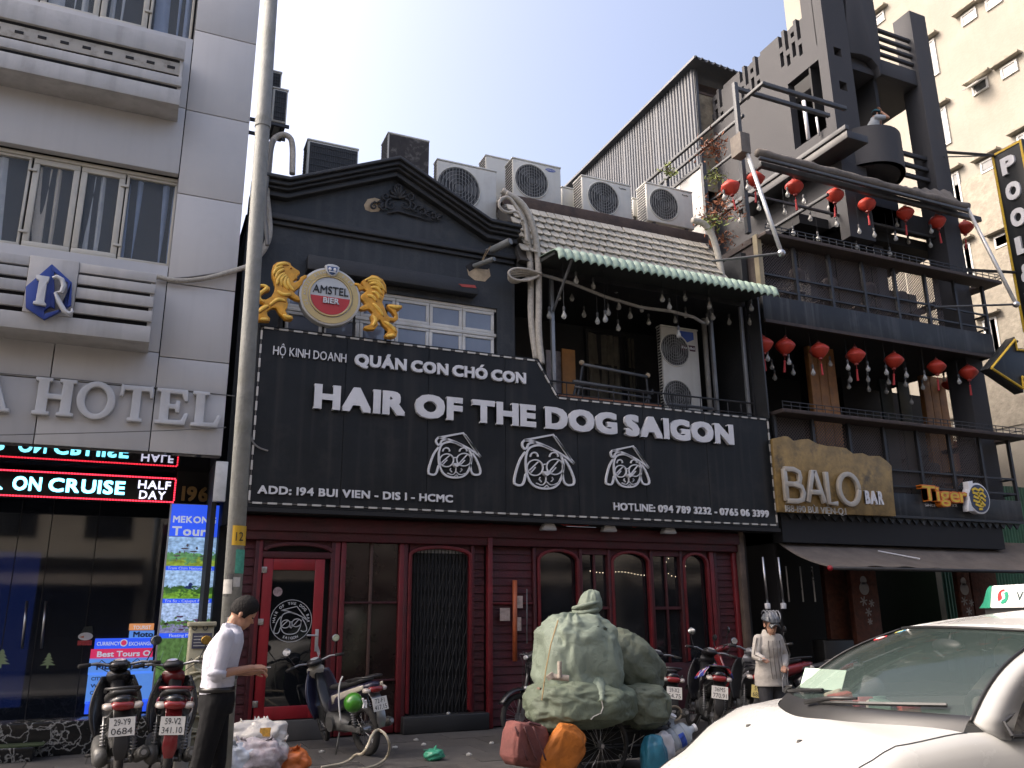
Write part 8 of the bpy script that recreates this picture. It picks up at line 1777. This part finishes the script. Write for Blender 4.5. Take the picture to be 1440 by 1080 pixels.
for k, (px, py, tl, lb_) in enumerate(((955, 1035, .5, 'clear water jug with a blue label lying tilted nearest the taxi'), (936, 1030, -.5, 'clear water jug lying behind the labelled jug'))):
 c = atY(px, py, Yc - .05 + .15 * k); t = thing('water_jug', lb_, 'jug', tuple(c), tilt=(.5, tl + .6, .3), group='water jugs on the cart')
 MB().lathe([(.001, -.13), (.10, -.13), (.11, -.12), (.11, -.06), (.104, -.05), (.11, -.04), (.11, .03), (.104, .04), (.11, .05), (.10, .09), (.04, .13), (.032, .16), (.032, .18), (.001, .18)], n=24).build('jug_body', m_jug, t, world=False, smooth=True, autos=50)
 MB().lathe([(.001, .175), (.038, .175), (.038, .2), (.001, .2)], n=16).build('cap', m_white, t, world=False)
 if k == 0: mb = MB(); mb.grid(lambda u, v: (.112 * cos(u * 2.6 - 2.2), .112 * sin(u * 2.6 - 2.2), -.035 + .06 * v), 12, 1); mb.build('label', M('label_blue', (.04, .10, .5), .5, var=.6, scale=20), t, world=False, solid=.001)
o = thing('wooden_board', 'grey wooden board sticking out at an angle from the right end of the cart', 'board', tuple(atY(915, 1010, Yc + .1)))
A = atY(903, 1020, Yc - .05); B = atY(945, 1000, Yc + .15); d = B - A; MB().box(0, d.length, -.05, .05, -.01, .01, Matrix.Translation(A) @ d.to_track_quat('X', 'Z').to_matrix().to_4x4()).build('board', M('grey_wood', (.25, .23, .20), .8, var=.3), o)
q = thing('cane_hoop', 'bent cane hoop sticking out behind the right end of the cart', 'hoop', tuple(atY(950, 1003, Yc + .2))); mb = MB(); c = atY(948, 1003, Yc + .2); mb.tube([c + Vector((.09 * cos(a), 0, .07 * sin(a))) for a in [2 * pi * i / 20 for i in range(20)]], .011, 6); mb.build('hoop', M('cane', (.3, .24, .16), .7), q)
# litter bags, hose
m_wp = M('white_plastic_bag', (.52, .50, .47), .35, var=.2, scale=6, bump=.6, bscale=9, dirt=(.36, .30, .22), dirt_amt=.35)
m_cp2 = M('clear_bag_mixed', (.42, .38, .40), .3, var=.4, scale=9, bump=.7, bscale=10, dirt=(.25, .12, .10), dirt_amt=.5, dscale=7)
def trash(lab, px, py, Y, r, mt, seed, nm='rubbish_bag', ears=True, **k):
 c = atY(px, py, Y); t = thing(nm, lab, 'bag', tuple(c), group='rubbish bags beside the man'); blob(c, r, seed, p=2.2, amp=.10, ridges=.085, nu=80, nv=54, **k).build('bag_body', mt, t, smooth=True)
 if ears:
  rg = random.Random(seed)
  for i in range(3):
   a = rg.uniform(0, 2 * pi); b = c + Vector((r[0] * .5 * cos(a), r[1] * .5 * sin(a), r[2] * .85)); tip = b + Vector((.05 * cos(a), .04 * sin(a), .05)); w_ = Vector((-sin(a), cos(a), 0)) * .05
   mb = MB(); mb.grid(lambda u, v: b.lerp(tip, v) + w_ * (u - .5) * 2 * (1 - v * .5) + Vector((0, 0, .015 * sin(u * 9 + v * 5))), 6, 5); mb.build('bag_handle', mt, t, smooth=True, solid=.002)
trash('white plastic rubbish bag on top of the pile behind the man', 362, 1040, -2.35, (.24, .2, .16), m_wp, 51, pinch=[((-1, 0, .7), .35), ((1, 0, .8), .25)])
trash('translucent rubbish bag with mixed contents at the pile foot', 358, 1066, -2.55, (.26, .2, .17), m_cp2, 53)
trash('bluish clear bag at the left of the rubbish pile beside the leg', 339, 1068, -2.6, (.13, .14, .15), M('bluish_clear', (.42, .46, .52), .3, var=.2, bump=.5, bscale=8), 57)
trash('small white bag with reddish print beside the orange bag', 388, 1060, -2.45, (.11, .1, .12), m_wp, 59)
trash('orange plastic rubbish bag at the right of the pile', 408, 1071, -2.4, (.17, .15, .12), M('orange_plastic', (.60, .16, .04), .35, var=.2, scale=6, bump=.6, bscale=9), 61)
mb = MB(); c = atY(372, 1030, -2.56); mb.add([c + Vector((-.05, 0, -.03)), c + Vector((.05, 0, -.04)), c + Vector((.06, .01, .04)), c + Vector((-.04, .01, .04))], [(0, 1, 2, 3)]); tag(mb.build('yellow_wrapper', M('yellow_wrapper', (.55, .30, .05), .4, var=.6, scale=25), None, solid=.003), 'crumpled yellow wrapper showing on the white rubbish bag', 'wrapper')
c = atZ(610, 1069, 0.0); t = thing('green_bag', 'small knotted green plastic bag lying alone on the pavement', 'bag', tuple(c)); blob(c + Vector((0, 0, .055)), (.11, .09, .06), 71, p=2.2, amp=.1, ridges=.05, nu=48, nv=30).build('bag_body', M('green_bag_plastic', (.05, .30, .18), .3, var=.2, bump=.5, bscale=12), t, smooth=True)
mb = MB(); mb.tube([c + Vector((0, 0, .10)), c + Vector((.03, 0, .15))], [.02, .006], 6); mb.tube([c + Vector((0, 0, .10)), c + Vector((-.12, 0, .11))], [.012, .004], 6); mb.build('knot', M('green_bag_plastic', (0, 0, 0)), t)
rg = random.Random(8)
for i, (px, py, lb_) in enumerate(((586, 1041, 'white paper scrap nearest the red frame on the pavement'), (596, 1048, 'small white paper scrap left of the green bag'), (691, 1046, 'tiny white scrap on the pavement near the corner post'), (630, 1008, 'crumpled white tissue lying on the black gate step'), (452, 1058, 'pale scrap beside the cream motorbike'), (660, 1062, 'pale scrap on the open pavement left of the cart'), (555, 1052, 'pale scrap right of the motorbike wheel'))):
 c = atZ(px, py, .225 if py == 1008 else 0.003);
 if py == 1008: c = Vector((xx(630, 1008, .25), .25, .222))
 mb = MB(); n = 7; P = [c + Vector((.035 * cos(2 * pi * k / n) * rg.uniform(.6, 1.3), .03 * sin(2 * pi * k / n) * rg.uniform(.6, 1.2), 0)) for k in range(n)]; mb.loft([P, [p + Vector((0, 0, rg.uniform(.006, .02))) for p in P], [p.lerp(c, .5) + Vector((0, 0, rg.uniform(.015, .03))) for p in P]]); tag(mb.build('paper_scrap', m_p1, None), lb_, 'litter', 'paper scraps on the pavement')
cable('pale hose looping round the rear wheel of the cream motorbike', [atZ(452, 1079, .02), atZ(488, 1073, .02), atZ(500, 1060, .1), atZ(512, 1062, .34), atY(527, 1024, -2.2), atY(541, 1030, -2.3), atY(549, 1047, -2.35), atZ(545, 1066, .05), atZ(528, 1078, .02), atZ(500, 1083, .02), atZ(470, 1084, .02)], .014, M('cream_hose', (.42, .38, .29), .6, var=.2, dirt=(.2, .17, .12)), 'hose', 'hose')
cable('thin white cable hanging from the handlebar of the cream motorbike', [atY(482, 951, -1.9), atY(477, 962, -1.9), atY(476, 985, -1.9), atY(479, 1014, -1.9)], .009, M('white_cable', (.5, .5, .48), .5), 'cable', 'cable', 6)
# taxi
TYAW = radians(-16)
TX = thing('taxi', 'white taxi van with green and white roof sign parked at the right corner', 'taxi', (2.13, -7.54, -.125), TYAW)
m_car = M('taxi_white_paint', (.39, .39, .38), .26, var=.04, scale=2, coat=.35)
m_cblk = M('car_black_trim', (.012, .012, .013), .45, var=.15)
m_cgl = M('car_glass', (.06, .085, .08), .02, var=0, spec=.8, alpha=.42)
m_cgd = M('car_side_glass', (.01, .012, .013), .03, var=0, spec=.7, alpha=.85)
T_ = dict(parent=TX, world=False)
def lerp_t(tab, u):
 for (a, b), (c_, d) in zip(tab, tab[1:]):
  if u <= c_:
   q = (u - a) / (c_ - a); q = q * q * (3 - 2 * q) * .35 + q * .65; return b + (d - b) * q
 return tab[-1][1]
ZT_ = [(0, .50), (.06, .56), (.18, .65), (.4, .78), (.6, .89), (.85, 1.075), (1.0, 1.15), (1.3, 1.195), (4.4, 1.2)]
HW_ = [(0, .50), (.06, .63), (.18, .74), (.4, .82), (.7, .865), (1.1, .885), (3.4, .885), (4.2, .85), (4.4, .75)]
def sect(u, n=28, top=True):
 zt = lerp_t(ZT_, u); hw = lerp_t(HW_, u); z0 = .26; pts = []
 prof = [(0, 1.0), (.18, 1.0), (.36, .994), (.52, .982), (.66, .962), (.77, .93), (.86, .885), (.93, .82), (.97, .74), (.99, .62), (1.0, .48), (1.0, .30), (.985, .12), (.95, 0)]
 for y, z in prof: pts.append(Vector((u, y * hw, z0 + (zt - z0) * z)))
 return pts
us = [0, .03, .06, .1, .15, .22, .3, .4, .52, .66, .8, .95, 1.1, 1.25, 1.4]
def strip(nm, i0, i1, ulist, mt, both=True, mir=None):
 for s in ((1, -1) if both else (1,)):
  mb = MB(); mb.add([Vector((p.x, p.y * s, p.z)) for u in ulist for p in sect(u)[i0:i1]], [(a * (i1 - i0) + b, (a + 1) * (i1 - i0) + b, (a + 1) * (i1 - i0) + b + 1, a * (i1 - i0) + b + 1) for a in range(len(ulist) - 1) for b in range(i1 - i0 - 1)])
  mb.build(nm, mt, smooth=True, **T_)
def fz_(t): return 1 - .03 * t * t - .05 * t ** 6
def hood(a, b):
 uf = .02 + .14 * a * a; ur = .97 + .35 * a * a; u = uf + (ur - uf) * b; return Vector((u, a * .9 * lerp_t(HW_, u), .26 + (lerp_t(ZT_, u) - .26) * fz_(.9 * abs(a))))
mb = MB(); mb.grid(lambda a, b: hood(a * 2 - 1, b), 32, 24); mb.build('bonnet', m_car, smooth=True, **T_)
for s in (1, -1): mb = MB(); mb.tube([hood(s, i / 22) + Vector((0, s * .003, .001)) for i in range(23)], .004, 5); mb.build('panel_gap', m_cblk, **T_)
WP = [(.905, .951), (.93, .935), (.955, .905), (.975, .86), (.99, .78), (1.0, .62), (1.0, .42), (.99, .2), (.96, 0)]
for s in (1, -1):
 mb = MB(); rows_ = []
 for i in range(29):
  if i <= 22: h_ = hood(1, i / 22); u = h_.x
  else: u = hood(1, 1).x + (i - 22) / 6 * .26
  hw = lerp_t(HW_, u); zt = lerp_t(ZT_, u); rows_.append([Vector((u, s * t_ * hw, .26 + (zt - .26) * f_)) for t_, f_ in WP])
 nR = len(WP); mb.add([p for r in rows_ for p in r], [(a * nR + b, (a + 1) * nR + b, (a + 1) * nR + b + 1, a * nR + b + 1) for a in range(28) for b in range(nR - 1)]); mb.build('front_wing', m_car, smooth=True, **T_)
 mb = MB(); rows_ = [sect(u)[6:] for u in [1.56, 1.8, 2.2, 2.6]]; rows2 = [sect(u)[6:] for u in [2.61, 3, 3.5, 3.7]]; rows3 = [sect(u)[6:] for u in (3.71, 4.0, 4.2, 4.4)]
 for nm, rws in (('front_door', rows_), ('rear_door', rows2), ('rear_wing', rows3)):
  mb = MB(); nR = len(rws[0]); mb.add([Vector((p.x, s * p.y, p.z)) for r in rws for p in r], [(a * nR + b, (a + 1) * nR + b, (a + 1) * nR + b + 1, a * nR + b + 1) for a in range(len(rws) - 1) for b in range(nR - 1)]); o = mb.build(nm, m_car, smooth=True, **T_)
  if 'door' in nm: MB().box(rws[-1][0].x - .28, rws[-1][0].x - .1, s * .885 - .01, s * .885 + .02, .95, .985).build('handle', m_car, o, world=False, bevel=.006)
def gl(nm, fn, nu, nv, mt, par=None, solid=.0, smooth=True):
 mb = MB(); mb.grid(fn, nu, nv); return mb.build(nm, mt, par or TX, world=False, smooth=smooth, solid=solid)
ZO = .125
def wsp(u, v):      # windscreen, u across (-1..1), v up
 w0 = .785 - .005 * v; w1 = w0 + (.60 - .785) * v; y = u * w1
 x = 1.02 + .34 * u * u * (1 - v * .6) + (1.83 - 1.02) * v - .05 * sin(pi * v); z = 1.185 + (1.545 - 1.185) * v + .03 * sin(pi * v) - .015 * u * u * v
 return Vector((x, y, z))
ws_ = gl('windscreen', lambda a, b: wsp(a * 2 - 1, b), 30, 14, m_cgl)
def edge(nm, fn, w_, mt, n=30, off=.004):
 mb = MB(); mb.tube([fn(i / n) + Vector((-.006, 0, .006)) for i in range(n + 1)], w_, 6); return mb.build(nm, mt, ws_, world=False, smooth=True)
edge('rubber_edge', lambda q: wsp(q * 2 - 1, 1.0), .009, m_cblk); edge('rubber_edge', lambda q: wsp(-1, q), .007, m_cblk); edge('rubber_edge', lambda q: wsp(1, q), .007, m_cblk)
gl('cowl_tray', lambda a, b: (lambda p, q: p.lerp(q, b) + Vector((0, 0, .012 * sin(pi * b))))(hood((a * 2 - 1) * .985, 1.0) + Vector((.004, 0, -.006)), wsp(a * 2 - 1, .05) + Vector((-.004, 0, .003))), 40, 6, m_cblk)
for (ua, va, ub, vb) in ((-.05, .02, -.85, .10), (.75, .02, -.02, .13)):
 A = wsp(ua, va) + Vector((-.03, 0, .012)); B = wsp(ub, vb) + Vector((-.015, 0, .018)); Cc = wsp((ua + ub) / 2, (va + vb) / 2) + Vector((-.02, 0, .035))
 mb = MB(); mb.tube([A, A.lerp(Cc, .5) + Vector((0, 0, .01)), Cc], [.014, .011, .007], 6); mb.build('wiper_arm', m_cblk, smooth=True, **T_)
 mb = MB(); P = [wsp(ua + (ub - ua) * q, va + (vb - va) * q) + Vector((-.012, 0, .014)) for q in (.12, .3, .5, .7, .9, 1.05)]; mb.tube(P, .009, 5); mb.build('wiper_blade', m_cblk, **T_)
for y in (.29, -.29):
 z_ = lerp_t(ZT_, .84) - .012; MB().ell([((.84, y, z_), (.02, 0, 0), (0, .014, 0)), ((.84, y, z_ + .012), (.014, 0, 0), (0, .010, 0))]).build('washer_nozzle', m_cblk, **T_)
def rf(a, b):
 u = a * 2 - 1; x = 1.83 + .19 * u * u * .9 + (4.1 - 1.83) * b; y = u * (.60 + .09 * sin(pi * min(1, b * 1.2)) ); z = 1.545 - .015 * u * u + .10 * sin(pi * min(.72, b * 1.25 + .0)) - .03 * u * u * sin(pi * b) - .11 * max(0, b - .6) ** 1.5
 return Vector((x, y, z))
gl('roof', lambda a, b: rf(a, b), 24, 20, m_car, solid=.01)
for s in (1, -1):
 mb = MB(); secs = []
 for q in range(11):
  v = q / 10; p = wsp(s, v); o_ = Vector((.07 + .03 * (1 - v), s * (.055 + .03 * (1 - v)), -.01 - .05 * (1 - v))); secs.append([p + Vector((-.0, -s * .0, .004)), p + Vector((.02, s * .03, .004)), p + o_, p + o_ * .6 + Vector((0, -s * .03, -.02))])
 mb.loft(secs); mb.build('a_pillar', m_car, smooth=True, **T_)
 def sill(x): return .885 * (1 if x < 3.6 else 1 - .03 * (x - 3.6))
 mb = MB(); P = [rf(.5 + s * .5, b) + Vector((0, s * .02, -.02)) for b in [i / 12 for i in range(13)]]; mb.tube(P, .035, 8); mb.build('roof_rail', m_car, smooth=True, **T_)
 def sg(x, v):
  zb_ = 1.14; top = rf(.5 + s * .5, max(0, min(1, (x - 2.08) / 2.05))); tz = top.z - .05; ty = abs(top.y) + .02
  if x < 2.08: f_ = (x - 1.42) / .70; tz = 1.165 + (1.50 - 1.165) * max(0, f_); ty = .84 + (.66 - .84) * max(0, f_)
  return Vector((x, s * (.865 + (ty - .865) * v), zb_ + (tz - zb_) * v))
 for nm, xa_, xb_ in (('quarter_window', 1.47, 1.73), ('front_window', 1.78, 2.58), ('rear_window', 2.66, 3.42), ('cargo_window', 3.5, 4.05)):
  o = gl(nm, lambda a, b: sg(xa_ + (xb_ - xa_) * a, b), 8, 6, m_cgd)
  mb = MB(); loop = [sg(xa_, 0), sg(xb_, 0), sg(xb_, 1), sg((xa_ + xb_) / 2, 1), sg(xa_, 1), sg(xa_, 0)]; mb.tube([p + Vector((0, s * .004, 0)) for p in loop], .009, 6); mb.build('window_rubber', m_cblk, o, world=False)
 for x in (1.75, 2.62, 3.46, 4.08): mb = MB(); mb.tube([sg(x, v) for v in (0, .33, .66, 1)], .035, 6); mb.build('pillar', m_cblk if x < 3 else m_car, smooth=True, **T_)
 gl('belt_panel', lambda a, b: Vector((1.56 + 2.75 * a, s * (.880 - .015 * b), 1.06 + .10 * b)), 20, 3, m_car)
 o = MB().loft([rr(1.82 + d, 1.17, a, b, yc=s * .98) for d, a, b in ((0, .05, .04), (.04, .10, .07), (.11, .11, .08), (.15, .10, .07))]).build('door_mirror', m_car, smooth=True, **T_); MB().tube([(1.9, s * .87, 1.13), (1.9, s * .95, 1.16)], .03, 6).build('mirror_stem', m_cblk, o, world=False)
 gl('headlight', lambda a, b: (lambda u: Vector((u + .1 * (.62 / .8) ** 2 - .012, s * (lerp_t(HW_, u) * (.80 + .19 * b) + .004), .26 + (lerp_t(ZT_, u) - .26) * (.93 - .35 * b) + .004)))(.07 + .30 * a), 8, 5, m_hl)
 for x in (.78, 3.55):
  o = MB().torus((x, s * .80, .31), .27, .045, 'y', 32, 8).build('tyre', m_tyre, smooth=True, **T_); mb = MB(); mb.tube([(x, s * .74, .31), (x, s * .86, .31)], .22, 24); mb.build('rim', m_alloy, o, world=False, autos=40)
  mb = MB(); mb.torus((x, s * .875, .33), .335, .02, 'y', 28, 6); mb.build('wheel_arch', m_cblk, **T_)
MB().box(.95, 1.0, -.7, .7, .3, .85).build('bulkhead', m_cblk, **T_)
MB().box(.9, 4.3, -.80, .80, .22, .30).build('floor_pan', m_cblk, **T_)
gl('front_bumper', lambda a, b: (lambda u, y: Vector((-.02 + .20 * (abs(y)) ** 3 + .02 * cos(b * 3), y * .70, .28 + .34 * b)))(0, a * 2 - 1), 20, 6, m_car, solid=.03)
MB().box(-.02, .05, -.35, .35, .60, .72).build('grille', m_cblk, bevel=.01, **T_)
gl('tailgate', lambda a, b: Vector((4.38 - .28 * max(0, b - .5) * 1.6, (a * 2 - 1) * (.8 - .12 * max(0, b - .5)), .3 + 1.2 * b)), 14, 10, m_car)
m_dash = M('dash_grey', (.035, .035, .034), .8, var=.2); m_seatc = M('car_seat_beige', (.10, .095, .08), .85, var=.15)
gl('dashboard', lambda a, b: Vector((1.12 + .38 * (2 * a - 1) ** 2 * (1 - b) + .55 * b, (a * 2 - 1) * .74, 1.13 + .02 * sin(b * 3) - .02 * b)), 20, 8, m_dash)
MB().box(1.66, 1.70, -.74, .74, .75, 1.12).build('dash_front', m_dash, **T_)
for y in (-.38, .38):
 o = MB().loft([rr(2.25, .95, .02, .02, yc=y), rr(2.28, .95, .22, .28, yc=y), rr(2.40, 1.0, .24, .33, yc=y), rr(2.50, 1.0, .2, .3, yc=y)]).build('front_seat', m_seatc, smooth=True, **T_); MB().loft([rr(2.42, 1.38, .08, .06, yc=y), rr(2.48, 1.39, .12, .09, yc=y), rr(2.55, 1.39, .08, .06, yc=y)]).build('headrest', m_seatc, o, world=False, smooth=True)
MB().loft([rr(3.25, .95, .02, .02), rr(3.3, .95, .6, .3), rr(3.45, 1.0, .62, .33)]).build('rear_seat', m_seatc, smooth=True, **T_)
MB().torus((0, 0, 0), .18, .016, 'x', 28, 8, Matrix.Translation((1.78, -.38, 1.10)) @ Matrix.Rotation(radians(-25), 4, 'Y')).build('steering_wheel', m_cblk, smooth=True, **T_)
MB().ell([((1.82, 0, 1.46), (0, .12, 0), (0, 0, .035)), ((1.85, 0, 1.46), (0, .11, 0), (0, 0, .03))]).tube([(1.84, 0, 1.47), (1.87, 0, 1.53)], .01, 6).build('rear_mirror', m_cblk, smooth=True, **T_)
q = wsp(.78, .14); MB().box(-.15, .15, -.001, .001, -.06, .06, Matrix.Translation(q + Vector((.10, -.05, .02))) @ Matrix.Rotation(pi / 2 + .35, 4, 'Z') @ Matrix.Rotation(.5, 4, 'X')).build('paper_note', M('pale_green_paper', (.42, .56, .46), .7, var=.1), **T_)
mb = MB();
for i in range(4): mb.box(-.12, .10 - .03 * (i % 2), -.003, -.0015, .035 - i * .025, .040 - i * .025, Matrix.Translation(q + Vector((.10, -.05, .02))) @ Matrix.Rotation(pi / 2 + .35, 4, 'Z') @ Matrix.Rotation(.5, 4, 'X'))
mb.build('note_lines', m_dash, **T_)
rg = random.Random(12)
for i in range(9):
 y = .45 - i * .085 + rg.uniform(-.02, .02); s_ = rg.uniform(.025, .055); MB().box(-s_, s_, -s_ * 1.3, s_ * 1.3, -s_ * .5, s_ * .7, Matrix.Translation((1.38 + rg.uniform(-.04, .1), y, 1.165 + s_ * .4)) @ Matrix.Rotation(rg.uniform(0, 3), 4, 'Z') @ Matrix.Rotation(rg.uniform(-.3, .3), 4, 'X')).build('dash_clutter', (M('clutter_cream', (.35, .32, .24), .7, var=.4, scale=30), M('clutter_green', (.06, .12, .08), .6, var=.3), M('clutter_red', (.25, .03, .02), .5, var=.3))[i % 3], bevel=.008, **T_)
mb = MB(); q = wsp(.83, .90)
def onws(u, v, nm, mt, ru, rv, lift=.004):
 mb = MB(); c0 = wsp(u, v); du = (wsp(u + .01, v) - c0).normalized(); dv = (wsp(u, v + .01) - c0).normalized(); nn = du.cross(dv); nn = nn if nn.x < 0 else -nn
 pts = [c0 + du * ru * cos(2 * pi * k / 24) + dv * rv * sin(2 * pi * k / 24) + nn * lift for k in range(24)]; mb.prism(pts, nn * .001); o = mb.build(nm, mt, **T_); return o, c0, du, dv, nn
o, c0, du, dv, nn = onws(.70, .80, 'red_number_sticker', M('sticker_red2', (.5, .02, .03), .4, var=0), .085, .04)
mb = MB(); v, f = text_geo('0569', .13, .042, .001, .03); Mx = Matrix((-du, dv, nn)).transposed().to_4x4(); Mx.translation = c0 + nn * .0055 - dv * .02; mb.add(v, f, Mx); mb.build('sticker_digits', m_white, o, world=False)
onws(.70, .93, 'round_yellow_sticker', M('sticker_yellow', (.45, .42, .10), .5, var=.4, scale=40), .030, .028); onws(.62, .93, 'round_blue_sticker', M('sticker_blue2', (.03, .2, .35), .5, var=.4, scale=40), .030, .028)
m_rg = M('roof_sign_green', (.02, .16, .10), .3, var=.05); m_rw = M('roof_sign_white', (.66, .66, .66), .35, var=.04, coat=.3)
RS = Matrix.Translation((2.6, .23, 1.648)) @ Matrix.Scale(.86, 4)
def rsign(ya, yb, nm, mt):
 secs = []
 for i in range(7):
  y = ya + (yb - ya) * i / 6; k = 1 - (max(0, abs(y) - .40) / .16) ** 2 * .95 if abs(y) > .40 else 1; secs.append([RS @ Vector((-.085 * (.6 + .4 * k), y, 0)), RS @ Vector((-.045 * k, y, .15 * k + .002)), RS @ Vector((.045 * k, y, .15 * k + .002)), RS @ Vector((.085 * (.6 + .4 * k), y, 0))])
 return MB().loft(secs).build(nm, mt, smooth=False, bevel=.008, **T_)
rsign(-.40, .40, 'roof_sign', m_rw); rsign(.401, .555, 'roof_sign_end', m_rg); rsign(-.555, -.401, 'roof_sign_end', m_rg)
MB().box(2.55, 2.65, -.25, .65, 1.60, 1.65).build('sign_base', m_cblk, **T_)
FM = RS @ Matrix.Translation((-.066, 0, .075)) @ Matrix.Rotation(-pi / 2, 4, 'Z') @ Matrix.Rotation(pi / 2 - .26, 4, 'X')
mb = MB(); v, f = text_geo('VINASUN', .44, .058, .003, .006, 'l'); mb.add(v, f, FM @ Matrix.Translation((-.14, -.03, .002))); mb.build('sign_lettering', M('sign_grey_ink', (.03, .05, .05), .4), **T_)
for (a0, mt_) in ((radians(70), M('logo_red', (.5, .03, .03), .4, var=0)), (radians(250), M('logo_green', (.02, .2, .12), .4, var=0))):
 mb = MB(); n = 12; secs = []
 pts_o = [(-.27 + .052 * cos(a0 + i * .24), .0 + .05 * sin(a0 + i * .24)) for i in range(n)]; pts_i = [(-.27 + (.030 - .03 * abs(i - 5) / 8) * cos(a0 + .1 + i * .22), .008 + (.030) * sin(a0 + .1 + i * .22)) for i in range(n)]
 mb.prism([FM @ Vector((x, y, .002)) for x, y in pts_o + pts_i[::-1]], (FM.to_3x3() @ Vector((0, 0, 1))) * .003); mb.build('sign_logo', mt_, **T_)
bpy.context.view_layer.update()
